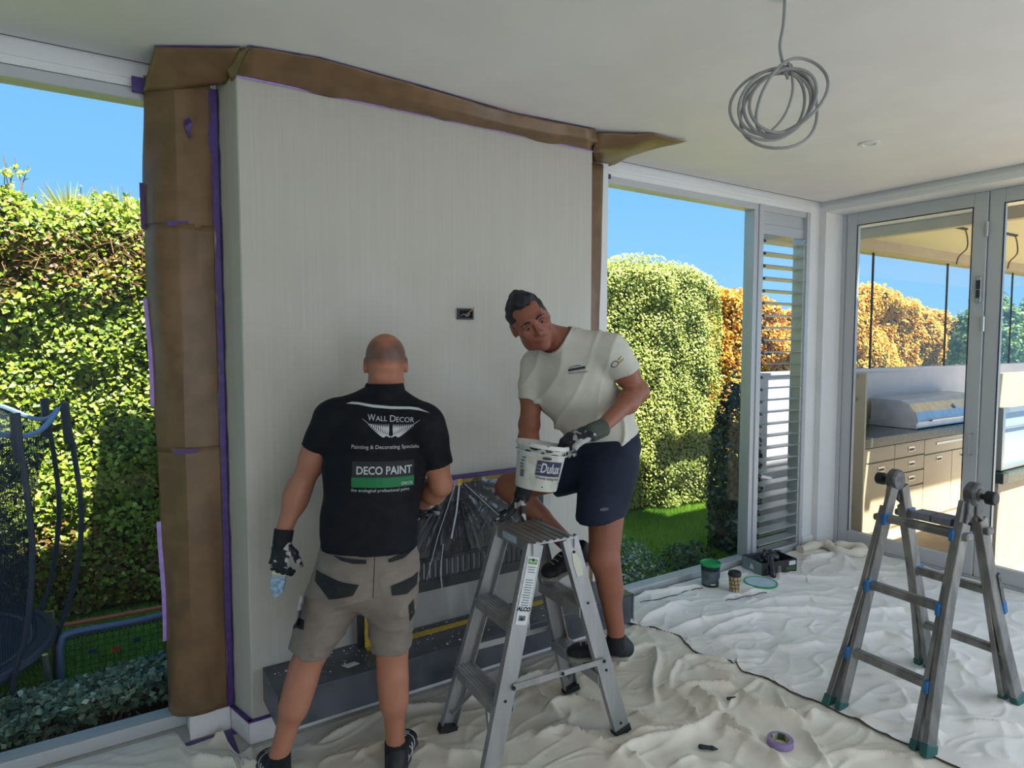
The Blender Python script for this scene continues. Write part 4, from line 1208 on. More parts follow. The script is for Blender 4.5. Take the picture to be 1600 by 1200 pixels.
for i in range(4):
    a = 2 * PI * (i + 0.5) / 4; e_ = Vector((math.cos(a), math.sin(a), 0)); s_ = Vector((-math.sin(a), math.cos(a), 0))
    MB().tube(spline([TC + e_ * TR + s_ * 0.25 + Vector((0, 0, TZ)), TC + e_ * TR + s_ * 0.22 + Vector((0, 0, -0.07)), TC + e_ * TR - s_ * 0.22 + Vector((0, 0, -0.07)), TC + e_ * TR - s_ * 0.25 + Vector((0, 0, TZ))], 6), 0.013, 8).build('leg', M_steel, tr, smooth=True)

# rebound net
rb = empty('rebound_net', (0.14, 3.75, -0.1), label='blue framed rebound net with coloured tabs by the hedge', cat='rebound net')
M_bframe = mat('blue_frame', lin((84, 104, 148)), 0.4)
MB().tube(spline([(-0.178, 3.72, -0.10), (-0.178, 3.75, 0.10), (-0.172, 3.76, 0.17), (-0.13, 3.77, 0.205), (0.14, 3.77, 0.20), (0.42, 3.77, 0.205), (0.452, 3.76, 0.17), (0.458, 3.75, 0.10), (0.458, 3.72, -0.10)], 5), 0.016, 10).build('frame', M_bframe, rb, smooth=True)
nb_ = MB()
for i in range(19):
    x = -0.155 + i * 0.0328; nb_.tube([(x, 3.752, -0.06), (x + random.uniform(-0.004, 0.004), 3.765, 0.185)], 0.0013, 4, cap=False)
for k in range(9):
    z = -0.055 + k * 0.029; nb_.tube([(-0.155, 3.75 + 0.05 * (z + 0.06), z), (0.14, 3.752 + 0.05 * (z + 0.06), z - 0.004), (0.435, 3.75 + 0.05 * (z + 0.06), z)], 0.0013, 4, cap=False)
tag(nb_.build('netting', M_tpole, rb), kind='stuff')
zg = MB()
for i in range(30):
    x = -0.155 + i * 0.0203; zg.bar((x, 3.768, 0.195), (x + 0.010, 3.766, 0.172), 0.004, 0.004).bar((x + 0.010, 3.766, 0.172), (x + 0.0203, 3.768, 0.195), 0.004, 0.004)
zg.build('lacing', M_tpole, rb)
for x, z, c in ((-0.045, 0.095, 'blue'), (0.052, 0.082, 'red'), (0.146, 0.105, 'blue')):
    MB().box(x - 0.017, x + 0.017, 3.752, 3.756, z - 0.010, z + 0.010).build('tab', mat('tab_' + c, lin((36, 62, 104)) if c == 'blue' else lin((205, 52, 44)), 0.6), rb)
gl_ = empty('goal_bar', (0.1, 4.1, -0.1), label='thin coral red rail standing behind the rebound net', cat='rail')
M_coral = mat('coral_rail', lin((196, 104, 84)), 0.4)
MB().tube([(-0.22, 4.1, 0.13), (0.70, 4.1, 0.12)], 0.012, 8).build('rail', M_coral, gl_, smooth=True)
for x in (-0.22, 0.70): MB().tube([(x, 4.1, -0.1), (x, 4.1, 0.13)], 0.012, 8).build('post', M_coral, gl_, smooth=True)

# ------------------------------------------------------------------ outdoor kitchen
M_rend = mat('kitchen_render', lin((188, 174, 150)), 0.65, var=0.04, scale=4)
M_wrend = mat('white_render', lin((212, 212, 218)), 0.6, var=0.03, scale=5)
M_cab = mat('cabinet_cream', lin((206, 190, 160)), 0.35, var=0.02, scale=3)
M_top = mat('granite_dark', lin((62, 72, 68)), 0.2, var=0.3, scale=60)
M_sstl = mat('barbecue_steel', (0.50, 0.50, 0.52), 0.34, 0.85, var=0.08, scale=10)
M_soff = mat('soffit_cream', lin((232, 218, 186)), 0.7)
M_clear = glass_mat('blind_glass', (0.97, 0.98, 0.98), 0.03)
tag(struct('wall_kitchen', MB().box(4.86, 12.0, 3.55, 3.68, -0.1, 1.34).box(4.86, 12.0, 3.53, 3.70, 1.34, 1.365), M_wrend), 'low white rendered wall behind the outdoor kitchen', 'wall')
tag(struct('roof_kitchen', MB().box(6.05, 14.0, 1.75, 3.75, 2.66, 2.76), M_soff), 'cream soffit over the outdoor kitchen', 'roof')
tag(struct('trim_kitchen_beam', MB().box(5.13, 14.0, 3.5, 3.72, 2.555, 2.66), M_rend), 'cream beam over the kitchen glass', 'beam')
pr = empty('patio_roof_panel', (5.6, 1.5, 2.66), label='pale translucent roof panel over the patio beside the doors', cat='roof panel', kind='structure')
MB().box(5.96, 6.05, 1.75, 3.72, 2.58, 2.68).build('rafter', M_rend, pr)
MB().box(5.13, 5.96, 2.25, 3.72, 2.665, 2.675).build('pane', glass_mat('frosted_roof', (0.86, 0.88, 0.90), 0.03, dirt=0.10, extra=(0.85, 0.8, 0.7)), pr)
kg = empty('kitchen_glass', (7.5, 3.6, 1.365), label='clear glass panels between the kitchen wall and beam', cat='glass screen', kind='structure')
for a, b in ((4.9, 6.77), (6.785, 8.39), (8.405, 10.2), (10.215, 12.0)):
    MB().box(a, b, 3.605, 3.613, 1.365, 2.555).build('pane', M_clear, kg)
for x in (6.7775, 8.3975, 10.2075): MB().box(x - 0.0075, x + 0.0075, 3.60, 3.618, 1.365, 2.555).build('joint', M_alud, kg)
tp = empty('end_panel', (5.3, 2.9, -0.1), label='tall cream end panel with small hinges behind the door glass', cat='panel')
MB().box(5.27, 5.29, 2.83, 3.1, -0.1, 1.385).build('board', M_cab, tp, bevel=0.002)
for z in (0.25, 1.15, 1.34):
    MB().box(5.258, 5.27, 2.90, 2.955, z, z + 0.035).build('hinge', M_steel, tp)

kc = empty('kitchen_cabinet', (6.6, 3.25, -0.1), label='cream outdoor kitchen cabinet with recessed drawer pulls', cat='cabinet')
MB().box(5.5, 8.6, 3.012, 3.525, -0.1, 0.715).build('carcass', M_cab, kc)
def front(x0, x1, z0, z1, hx=None, hz=None, kind='drawer'):
    f = MB().box(x0 + 0.004, x1 - 0.004, 2.994, 3.012, z0 + 0.004, z1 - 0.004).build(kind, M_cab, kc, bevel=0.002)
    if hx is not None:
        MB().box(hx - 0.055, hx + 0.055, 2.990, 2.995, hz - 0.022, hz + 0.022).build('pull', M_steel, f)
        MB().box(hx - 0.045, hx + 0.045, 2.9885, 2.991, hz - 0.016, hz + 0.006).build('pull_recess', M_alud, f)
front(5.54, 6.10, 0.575, 0.71); front(5.54, 6.10, -0.05, 0.57, 5.87, 0.506, 'door')
front(6.10, 6.65, 0.575, 0.71, 6.40, 0.642); front(6.10, 6.65, 0.43, 0.57, 6.41, 0.503); front(6.10, 6.65, 0.29, 0.425, 6.42, 0.363); front(6.10, 6.65, -0.05, 0.285)
front(6.65, 7.60, 0.56, 0.71); front(6.65, 7.22, -0.05, 0.555, 6.948, 0.499, 'door'); front(7.22, 7.79, -0.05, 0.555, 7.45, 0.497, 'door')
front(7.79, 8.58, -0.05, 0.71, None, None, 'door')
MB().box(6.88, 7.62, 2.988, 2.996, 0.640, 0.662).build('drip_slot', M_steel, kc)
wt_o = tag(MB().box(5.45, 8.65, 2.975, 3.525, 0.716, 0.80, bev=0.004).build('worktop', M_top), 'dark stone worktop on the outdoor kitchen cabinet', 'worktop')
bq = empty('barbecue', (7.2, 3.25, 0.80), label='stainless steel hooded barbecue built on the dark worktop', cat='barbecue')
prof = [(3.05, 0.805), (3.05, 0.87), (3.075, 0.96), (3.14, 1.04), (3.22, 1.07), (3.48, 1.085), (3.50, 1.06), (3.50, 0.805)]
MB().prism([(6.62, y, z) for y, z in prof], (1.62, 0, 0)).build('hood', M_sstl, bq, bevel=0.006)
MB().box(6.60, 6.62, 3.05, 3.50, 0.805, 0.86).build('side_lip', M_sstl, bq)
MB().tube([(6.78, 3.02, 0.885), (6.78, 3.0, 0.885), (8.1, 3.0, 0.885), (8.1, 3.02, 0.885)], 0.012, 8).build('hood_handle', M_steel, bq, smooth=True)
MB().lathe([(0.028, 0.0), (0.028, 0.012), (0.012, 0.016)], (7.45, 3.088, 0.985), 16, axis=(0, -0.8, 0.5)).build('gauge', M_steel, bq, smooth=True)

sc_ = empty('servery_window', (6.4, 2.05, 0.67), label='steel framed servery window on the wall right of the barbecue', cat='window unit')
MB().box(5.62, 5.66, 2.0, 2.06, 0.68, 1.15).box(6.6, 6.64, 2.0, 2.06, 0.68, 1.15).box(5.66, 6.6, 2.0, 2.06, 1.11, 1.15).box(5.66, 6.6, 2.0, 2.06, 0.68, 0.71).box(5.66, 6.6, 2.01, 2.05, 0.985, 1.005).build('frame', M_steel, sc_, bevel=0.003)
MB().box(5.66, 6.6, 2.028, 2.034, 0.71, 1.11).build('pane', mat('blue_pane', lin((150, 176, 206)), 0.15, spec=0.6), sc_)
tag(MB().box(5.55, 7.2, 1.96, 2.10, 0.595, 0.672, bev=0.003).build('servery_shelf', M_top), 'dark stone shelf under the servery window', 'shelf')
tag(struct('wall_servery', MB().box(5.58, 7.2, 2.0, 2.10, -0.1, 0.594).box(5.58, 7.2, 2.062, 2.10, 0.673, 1.40), M_rend), 'cream rendered servery wall', 'wall')
# loose cables hanging from the soffit
M_wire = mat('dark_wire', lin((96, 84, 66)), 0.6)
for (x, y, lab) in ((6.55, 2.72, 'dark slotted plate with a loose wire hanging from the soffit, left one'), (7.35, 2.62, 'dark slotted plate with a loose wire hanging from the soffit, right one')):
    hp_ = empty('soffit_wire', (x, y, 2.66), label=lab, cat='wire', group='loose wires under the soffit')
    MB().box(x - 0.16, x + 0.10, y - 0.015, y + 0.015, 2.645, 2.659).build('plate', M_alud, hp_)
    MB().tube(spline([(x + 0.08, y, 2.65), (x + 0.13, y, 2.58), (x + 0.08, y - 0.02, 2.48), (x - 0.02, y, 2.40), (x - 0.06, y, 2.33)], 5), 0.006, 6).build('wire', M_wire, hp_, smooth=True)


# ------------------------------------------------------------------ drop cloths
M_cloth = mat('canvas_cloth', lin((232, 224, 208)), 0.75, var=0.05, scale=7, bump=0.12, bscale=260, spec=0.25)
M_cloth2 = mat('canvas_cloth_pale', lin((238, 233, 224)), 0.75, var=0.05, scale=6, bump=0.12, bscale=260, spec=0.25)
M_hem = mat('cloth_hem', lin((70, 64, 58)), 0.8)
STAND = [(1.17, 2.32), (1.22, 1.92), (1.81, 1.97), (1.78, 2.33), (2.69, 1.54), (2.74, 1.14), (3.43, 1.56), (3.49, 1.16), (0.90, 2.25), (0.50, 2.40),
         (3.42, 2.83), (3.47, 2.68), (3.73, 2.66), (3.95, 2.85), (4.08, 2.80), (2.28, 1.52), (2.0, 1.66)]
def fold_height(X, Y, folds, seed, base=0.003, fine=0.004):
    H = np.zeros_like(X)
    wa = waves(12, 9, seed); wb_ = waves(14, 26, seed + 1)
    wx = X + 0.018 * wa(X * 1.5, Y * 1.5, 0 * X + 3); wy = Y + 0.018 * wa(X * 1.5, Y * 1.5, 0 * X + 9)
    for pts, hh, w in folds:
        best = np.full(X.shape, 9.0); side = np.zeros_like(X); along = np.zeros_like(X)
        n = len(pts) - 1
        for i in range(n):
            a = np.array(pts[i][:2]); b = np.array(pts[i + 1][:2]); d = b - a; L = d @ d + 1e-9
            t = np.clip(((wx - a[0]) * d[0] + (wy - a[1]) * d[1]) / L, 0, 1)
            ex = wx - a[0] - t * d[0]; ey = wy - a[1] - t * d[1]; q = np.hypot(ex, ey)
            m_ = q < best
            best = np.where(m_, q, best); side = np.where(m_, np.sign(d[0] * ey - d[1] * ex), side); along = np.where(m_, (i + t) / n, along)
        taper = np.clip(np.minimum(along, 1 - along) * 5 + 0.25, 0, 1)
        ww = w * np.where(side > 0, 0.75, 1.5)
        H = np.maximum(H, 1.35 * hh * taper * np.exp(-(best / (ww * 0.62)) ** 1.15)) + 0.25 * hh * taper * np.exp(-((best - 2.2 * w) / w) ** 2) * (side > 0)
    big = 0.003 * np.clip(wa(X * 0.6, Y * 0.8, 0 * X), 0, 2) + 1.5 * fine * np.clip(1 - np.abs(wb_(wx * 0.6, wy * 1.0, 0 * X)) * 1.9, 0, 1) ** 2 + 0.9 * fine * np.clip(1 - np.abs(wa(wx * 1.6, wy * 2.6, 0 * X + 5)) * 1.6, 0, 1) ** 3
    k = np.ones_like(X)
    for sx, sy in STAND: k *= 1 - np.exp(-(((X - sx) ** 2 + (Y - sy) ** 2) / 0.085 ** 2) ** 2)
    return base + (H + big) * k

K = 3.43
def cp(pts, h, w):
    out = []
    return (pts, h, w)
front_folds = [
    ([(2.1791, 2.0753, 0.0000), (2.1633, 1.9696, 0.0000), (2.1170, 1.8110, 0.0000)], 0.032, 0.020), ([(2.2168, 2.0310, 0.0000), (2.3116, 1.9694, 0.0000), (2.4134, 1.9098, 0.0000), (2.4862, 1.8559, 0.0000)], 0.038, 0.024),
    ([(2.2639, 1.9807, 0.0000), (2.2539, 1.8435, 0.0000), (2.2791, 1.7740, 0.0000)], 0.040, 0.026), ([(2.4574, 2.2290, 0.0000), (2.3011, 2.1342, 0.0000), (2.2093, 2.0358, 0.0000)], 0.022, 0.018),
    ([(2.4574, 2.2290, 0.0000), (2.5556, 2.1812, 0.0000), (2.6550, 2.0381, 0.0000)], 0.026, 0.018), ([(1.7706, 1.9438, 0.0000), (1.8905, 1.8501, 0.0000), (2.0422, 1.7833, 0.0000), (2.1721, 1.7751, 0.0000), (2.2741, 1.7599, 0.0000)], 0.030, 0.026),
    ([(1.6424, 1.8384, 0.0000), (1.8623, 1.8221, 0.0000), (2.0422, 1.7833, 0.0000)], 0.030, 0.024), ([(2.2552, 1.7550, 0.0000), (2.2261, 1.6479, 0.0000), (2.2021, 1.5418, 0.0000), (2.1752, 1.4239, 0.0000)], 0.030, 0.022),
    ([(2.4723, 1.8453, 0.0000), (2.4557, 1.7245, 0.0000), (2.5067, 1.5746, 0.0000)], 0.030, 0.022), ([(2.4767, 2.3907, 0.0000), (2.2679, 2.1994, 0.0000), (2.0741, 2.0089, 0.0000)], 0.036, 0.022),
    ([(2.1413, 1.7030, 0.0000), (2.1930, 1.6227, 0.0000), (2.1848, 1.4861, 0.0000)], 0.026, 0.022), ([(2.6503, 1.8860, 0.0000), (2.5162, 1.8365, 0.0000), (2.3125, 1.7699, -0.0000)], 0.020, 0.016),
    ([(2.6408, 1.7754, 0.0000), (2.4902, 1.6369, 0.0000), (2.4938, 1.5662, 0.0000)], 0.020, 0.016), ([(2.4432, 1.5335, 0.0000), (2.3682, 1.4049, 0.0000), (2.3313, 1.3225, 0.0000)], 0.022, 0.016),
    ([(2.5245, 1.5801, 0.0000), (2.6190, 1.5590, 0.0000), (2.7035, 1.4983, 0.0000)], 0.032, 0.026), ([(1.9576, 2.0181, 0.0000), (1.9562, 1.9154, 0.0000), (2.0018, 1.8201, 0.0000)], 0.024, 0.020),
    ([(2.5059, 2.6689, 0.0000), (2.5783, 2.5340, 0.0000), (2.6656, 2.4207, 0.0000)], 0.020, 0.016), ([(2.1592, 2.3756, 0.0000), (2.3377, 2.4296, 0.0000), (2.4809, 2.4229, 0.0000)], 0.026, 0.018),
    ([(2.5201, 2.1257, 0.0000), (2.6229, 2.0360, 0.0000), (2.7494, 1.9768, 0.0000)], 0.022, 0.016), ([(2.4219, 2.1214, 0.0000), (2.4988, 2.0715, 0.0000), (2.5757, 1.9133, 0.0000)], 0.024, 0.018),
    ([(1.6508, 2.2293, 0.0000), (1.7779, 2.2075, 0.0000), (1.8617, 2.0451, 0.0000)], 0.026, 0.02), ([(1.6766, 2.4694, -0.0000), (1.6878, 2.3290, 0.0000), (1.6799, 2.1516, 0.0000)], 0.022, 0.018), ([(1.4949, 2.1071, 0.0000), (1.6336, 2.0700, 0.0000), (1.7042, 1.8700, 0.0000), (1.7478, 1.7015, 0.0000)], 0.024, 0.02),
    ([(0.3516, 2.7732, 0.0000), (0.4282, 2.7999, 0.0000), (0.4862, 2.5894, 0.0000)], 0.03, 0.02), ([(0.2760, 2.7259, 0.0000), (0.3745, 2.6160, 0.0000), (0.5150, 2.5022, 0.0000)], 0.028, 0.018), ([(0.7266, 2.5547, 0.0000), (0.8960, 2.5764, -0.0000), (1.1277, 2.5690, 0.0000), (1.2939, 2.5219, 0.0000)], 0.022, 0.018),
    ([(1.0546, 2.3417, 0.0000), (1.1260, 2.1974, -0.0000), (1.2634, 2.1321, -0.0000)], 0.02, 0.02), ([(0.8158, 2.3521, 0.0000), (0.9373, 2.3928, 0.0000), (1.1337, 2.4496, 0.0000)], 0.016, 0.016), ([(1.3423, 2.4904, 0.0000), (1.5049, 2.4802, 0.0000), (1.8238, 2.5173, 0.0000)], 0.022, 0.016),
    ([(2.4164, 1.3832, -0.0000), (2.5464, 1.2513, 0.0000), (2.5711, 1.1228, 0.0000)], 0.02, 0.02), ([(1.8236, 1.6747, 0.0000), (1.9310, 1.6745, -0.0000), (1.9738, 1.5547, 0.0000)], 0.02, 0.02)]
rear_folds = [
    ([(2.6837, 2.4945, 0.0000), (2.8756, 2.4588, 0.0000), (3.1820, 2.3737, 0.0000), (3.4390, 2.3044, 0.0000), (3.7228, 2.0870, 0.0000)], 0.030, 0.022), ([(2.8150, 2.3518, 0.0000), (3.1228, 2.3288, 0.0000), (3.2739, 2.3140, 0.0000), (3.3987, 2.2013, 0.0000)], 0.026, 0.022),
    ([(2.7881, 2.2678, 0.0000), (2.9576, 2.2033, 0.0000), (3.1010, 2.1286, 0.0000)], 0.024, 0.02), ([(3.3884, 2.4741, 0.0000), (3.6840, 2.3901, 0.0000), (3.7726, 2.3325, 0.0000), (3.9106, 2.1703, -0.0000)], 0.022, 0.02), ([(2.6068, 2.6335, 0.0000), (2.8936, 2.6921, 0.0000), (3.0751, 2.6775, 0.0000)], 0.026, 0.02),
    ([(2.8594, 2.9256, 0.0000), (3.0893, 2.8765, 0.0000), (3.3698, 2.8389, -0.0000)], 0.022, 0.02), ([(3.3262, 2.6224, 0.0000), (3.6462, 2.5534, -0.0000)], 0.016, 0.014), ([(2.9631, 2.0319, 0.0000), (3.0667, 1.9816, 0.0000), (3.2368, 1.9496, 0.0000)], 0.026, 0.02), ([(2.7159, 2.1339, 0.0000), (2.8146, 2.0947, 0.0000), (2.9213, 2.0254, 0.0000)], 0.018, 0.016),
    ([(2.6739, 2.0413, 0.0000), (2.8165, 1.9957, 0.0000)], 0.018, 0.016), ([(3.9347, 2.6980, -0.0000), (4.0652, 2.5839, 0.0000), (4.3206, 2.4034, 0.0000)], 0.018, 0.02), ([(3.8026, 2.0461, 0.0000), (4.0445, 1.9446, 0.0000), (4.1060, 1.6902, 0.0000)], 0.024, 0.025), ([(3.4396, 1.8810, 0.0000), (3.6266, 1.8059, 0.0000), (3.6537, 1.6523, 0.0000)], 0.022, 0.022),
    ([(3.0644, 1.6384, 0.0000), (3.1293, 1.4917, 0.0000), (3.2254, 1.3957, 0.0000)], 0.020, 0.022), ([(3.5678, 1.4607, 0.0000), (3.6565, 1.3270, 0.0000), (3.7417, 1.1985, 0.0000)], 0.022, 0.022), ([(3.0635, 1.1962, 0.0000), (3.1247, 1.1016, 0.0000), (3.1839, 1.0101, 0.0000)], 0.024, 0.024), ([(2.6962, 1.4629, 0.0000), (2.7858, 1.3217, 0.0000), (2.8950, 1.1977, 0.0000)], 0.022, 0.02),
    ([(4.8166, 2.1548, 0.0000), (4.7754, 1.8991, 0.0000), (4.6881, 1.5834, 0.0000)], 0.020, 0.022), ([(4.5420, 2.4087, 0.0000), (4.6664, 2.2524, 0.0000), (4.6591, 2.0425, 0.0000)], 0.018, 0.02), ([(4.3658, 2.7631, 0.0000), (4.6546, 2.7123, -0.0000), (4.7036, 2.5437, 0.0000)], 0.03, 0.03), ([(2.9394, 1.4531, 0.0000), (2.9822, 1.3645, 0.0000), (3.1529, 1.2838, 0.0000)], 0.018, 0.02)]

def smooth01(t): t = np.clip(t, 0, 1); return t * t * (3 - 2 * t)
nx_, ny_ = 470, 260
xs = np.linspace(-0.75, 3.75, nx_); vv = np.linspace(0, 1, ny_)
X, Vv = np.meshgrid(xs, vv)
ymax = 2.955 - 0.125 * smooth01((X - 0.24) / 0.03) - 0.17 * smooth01((X - 0.40) / 0.03)
Y = 0.75 + Vv * (ymax - 0.75)
Z = fold_height(X, Y, front_folds, 71)
Z = Z * smooth01((1 - Vv) / 0.02 + 0.12)
dropf = empty('drop_cloth', (1.5, 1.8, 0), label='rumpled beige canvas drop cloth under the step ladder', cat='drop cloth')
idx = np.arange(nx_ * ny_).reshape(ny_, nx_)
Fq = np.stack([idx[:-1, :-1].ravel(), idx[:-1, 1:].ravel(), idx[1:, 1:].ravel(), idx[1:, :-1].ravel()], 1)
mesh_obj('cloth', np.stack([X.ravel(), Y.ravel(), Z.ravel()], 1), Fq, M_cloth, dropf, smooth=True)

hem = [(2.5245, 2.7483, 0.0000), (2.5668, 2.6493, 0.0000), (2.5900, 2.5457, 0.0000), (2.6656, 2.4207, 0.0000), (2.6309, 2.3343, 0.0000), (2.5931, 2.2137, 0.0000), (2.6272, 2.1347, 0.0000), (2.6495, 2.0571, 0.0000), (2.6368, 1.9597, 0.0000), (2.6762, 1.8834, 0.0000), (2.6659, 1.7927, 0.0000), (2.6684, 1.6793, 0.0000), (2.6949, 1.5996, 0.0000), (2.6915, 1.4603, 0.0000), (2.6928, 1.3342, -0.0000), (2.7109, 1.1870, -0.0000), (2.7125, 1.0095, 0.0000), (2.75, 0.75, 0)]
back = [(2.35, 2.945, 0), (2.6, 2.95, 0), (3.2, 2.95, 0), (3.9, 2.95, 0), (4.6, 2.95, 0), (4.80, 2.925, 0), (5.005, 2.88, 0), (5.01, 2.2, 0), (5.01, 1.4, 0), (5.01, 0.7, 0)]
def resample(pts, n):
    P = np.array([p[:2] for p in pts]); s = np.concatenate([[0], np.cumsum(np.hypot(*np.diff(P, axis=0).T))]); s /= s[-1]
    t = np.linspace(0, 1, n); return np.stack([np.interp(t, s, P[:, 0]), np.interp(t, s, P[:, 1])], 1)
nu, nv = 380, 300
A = resample([tuple(p) for p in spline(hem, 6)], nu); B = resample(back, nu)
tt = np.linspace(0, 1, nv)[:, None, None]
PXY = A[None] * (1 - tt) + B[None] * tt
X, Y = PXY[..., 0], PXY[..., 1]
Z = fold_height(X, Y, rear_folds, 81, base=0.010, fine=0.005)
zf = fold_height(A[:, 0], A[:, 1], front_folds, 71)
ed = np.exp(-(tt[:, :, 0] / 0.03) ** 2)
Z = np.maximum(Z, (zf + 0.007)[None] * ed + Z * (1 - ed))
Z = np.maximum(Z, fold_height(X, Y, front_folds, 71) * (X < 3.75) + 0.004)
dropr = empty('drop_cloth', (3.6, 2.0, 0), label='paler canvas drop cloth spread to the glass doors, dark hem edge', cat='drop cloth')
idx = np.arange(nu * nv).reshape(nv, nu)
Fq = np.stack([idx[:-1, :-1].ravel(), idx[:-1, 1:].ravel(), idx[1:, 1:].ravel(), idx[1:, :-1].ravel()], 1)
mesh_obj('cloth', np.stack([X.ravel(), Y.ravel(), Z.ravel()], 1), Fq, M_cloth2, dropr, smooth=True)
MB().tube([(X[0, i], Y[0, i], Z[0, i] - 0.001) for i in range(0, nu, 3)], 0.0028, 6).build('hem', M_hem, dropr, smooth=True)
for ln_ in ([(3.2735, 2.5856, 0.0200), (3.4297, 2.5575, 0.0200), (3.6071, 2.5309, 0.0200)], [(2.8023, 2.8557, 0.0200), (3.0457, 2.8194, 0.0200), (3.2161, 2.8238, 0.0200), (3.3212, 2.8085, 0.0200)]):
    MB().tube([(p[0], p[1], 0.019 + 0.004 * math.sin(i * 1.7)) for i, p in enumerate(spline(ln_, 5))], 0.003, 6).build('hem', M_hem, dropr, smooth=True)
# bunched roll of cloth in the corner
MB().tube(spline([(4.86, 2.80, 0.035), (4.93, 2.70, 0.05), (4.90, 2.60, 0.045), (4.78, 2.63, 0.04), (4.74, 2.74, 0.038), (4.80, 2.84, 0.045), (4.72, 2.90, 0.035), (4.55, 2.91, 0.03)], 6), [0.034 + 0.008 * math.sin(i * 0.9) for i in range(43)], 12).build('bunched_roll', M_cloth, dropr, smooth=True)

# ------------------------------------------------------------------ step ladder
M_al = mat('ladder_aluminium', (0.43, 0.43, 0.43), 0.4, 0.65, var=0.12, scale=14, stretch=(1, 1, 0.15))
M_rub = mat('rubber_black', (0.015, 0.015, 0.016), 0.6)
M_label = mat('label_white', lin((214, 218, 216)), 0.5)
M_lgreen = mat('label_green', lin((96, 150, 40)), 0.5)
M_ink = mat('label_ink', lin((28, 30, 34)), 0.6)
M_inkg = mat('label_ink_grey', lin((110, 112, 116)), 0.6)
L1 = empty('step_ladder', (1.497, 2.135, 0.004), math.radians(-3.5), label='aluminium double-sided step ladder with a white label, man leaning on it', cat='ladder')
LZ = 0.846
def l1(s, t, z):
    f = z / LZ
    return Vector((s * (0.315 + (0.080 - 0.315) * f), t * (0.198 + (0.140 - 0.198) * f), z))
for s in (-1, 1):
    for t in (-1, 1):
        a, b = l1(s, t, 0.0), l1(s, t, LZ)
        st = MB().channel(a, b, 0.072, 0.028, 0.004, up=(0, -t, 0)).build('stile', M_al, L1, local=True)
        d = (b - a).normalized()
        MB().bar(a - d * 0.001 + Vector((0, -t * 0.014, 0)), a + d * 0.028 + Vector((0, -t * 0.014, 0)), 0.078, 0.036, up=(0, 1, 0)).build('foot', M_rub, st, local=True)
        rv = MB()
        for z in (0.05, 0.285, 0.575, 0.79): rv.lathe([(0.006, 0), (0.005, 0.004), (0.001, 0.005)], l1(s, t, z) + Vector((0, t * 0.0005, 0)), 8, axis=(0, t, 0))
        rv.build('rivets', M_rub, st, smooth=True, local=True)
    for z in (0.272, 0.562):
        c0, c1 = l1(s, -1, z), l1(s, 1, z)
        m_ = MB().bar(c0 + Vector((0, 0.004, 0)), c1 - Vector((0, 0.004, 0)), 0.085, 0.006, up=(0, 0, 1))
        for q in (-0.040, 0.040): m_.bar(c0 + Vector((q, 0.004, -0.020)), c1 + Vector((q, -0.004, -0.020)), 0.004, 0.042, up=(0, 0, 1))
        for q in (-0.03, -0.015, 0.0, 0.015, 0.03): m_.bar(c0 + Vector((q, 0.004, 0.004)), c1 + Vector((q, -0.004, 0.004)), 0.004, 0.003, up=(0, 0, 1))
        m_.build('step', M_al, L1, local=True)
    # struts under the lowest step
    for t in (-1, 1):
        MB().bar(Vector((s * 0.245, t * 0.03, 0.245)), l1(s, t, 0.07) + Vector((0, -t * 0.012, 0)), 0.016, 0.004, up=(s, 0, 0.3)).build('strut', M_al, L1, local=True)
m_ = MB().box(-0.098, 0.098, -0.150, 0.150, 0.846, 0.853)
for i in range(6): m_.box(-0.085 + i * 0.031, -0.070 + i * 0.031, -0.148, 0.148, 0.853, 0.857)
m_.box(-0.098, -0.094, -0.150, 0.150, 0.806, 0.846).box(0.094, 0.098, -0.150, 0.150, 0.806, 0.846)
m_.build('platform', M_al, L1, local=True)
MB().box(-0.1005, -0.098, -0.02, 0.09, 0.818, 0.846).build('white_tape', mat('pale_tape', lin((190, 205, 215)), 0.5), L1, local=True)
for t in (-1, 1):
    z0_, z1_ = 0.30, 0.30
    pa, pb = l1(-1, t, 0.33) + Vector((0.02, t * 0.005, 0)), l1(1, t, 0.33) + Vector((-0.005, t * 0.005, 0))
    pm = pa.lerp(pb, 0.52)
    sp = MB().bar(pa, pm + Vector((0.01, 0, 0)), 0.004, 0.026, up=(0, 0, 1)).bar(pm - Vector((0.01, -t * 0.004, 0)), pb + Vector((0, t * 0.004, 0)), 0.004, 0.022, up=(0, 0, 1)).build('spreader_bar', M_al, L1, local=True)
    rv = MB()
    for p in (pa, pm, pb): rv.lathe([(0.008, 0), (0.007, 0.005), (0.001, 0.006)], p + Vector((0, t * 0.005, 0)), 8, axis=(0, t, 0))
    rv.build('rivets', M_rub, sp, smooth=True, local=True)
# white label on the near left stile
def on_stile(s, t, z):  # outer web face
    return l1(s, t, z) + Vector((0, t * 0.0012, 0))
ld = (l1(-1, -1, 0.8) - l1(-1, -1, 0.3)).normalized(); lo_ = on_stile(-1, -1, 0.68); lu = Vector((1, 0, 0)) - ld * ld.x; lu.normalize(); ln = lu.cross(ld)
def art(name, vf, ox, oy, m, parent, off): 
    v, f = vf
    P = [lo_ + lu * (p[0] + ox) + ld * (p[1] + oy) + ln * off for p in v]
    return mesh_obj(name, P, f, m, parent, local=True)
def rect(x0, x1, y0, y1): return (np.array([(x0, y0, 0), (x1, y0, 0), (x1, y1, 0), (x0, y1, 0)]), [(0, 1, 2, 3)])
sgn = -1 if ln.y > 0 else 1
lab = art('label', rect(-0.025, 0.025, -0.13, 0.125), 0, 0, M_label, L1, 0.0012)
art('label_band', rect(-0.020, 0.020, 0.098, 0.118), 0, 0, M_lgreen, lab, 0.0022)
art('label_print', text_mesh('ALCO', 0.012, bold=0.0004), 0, 0.108, M_label, lab, 0.0030)
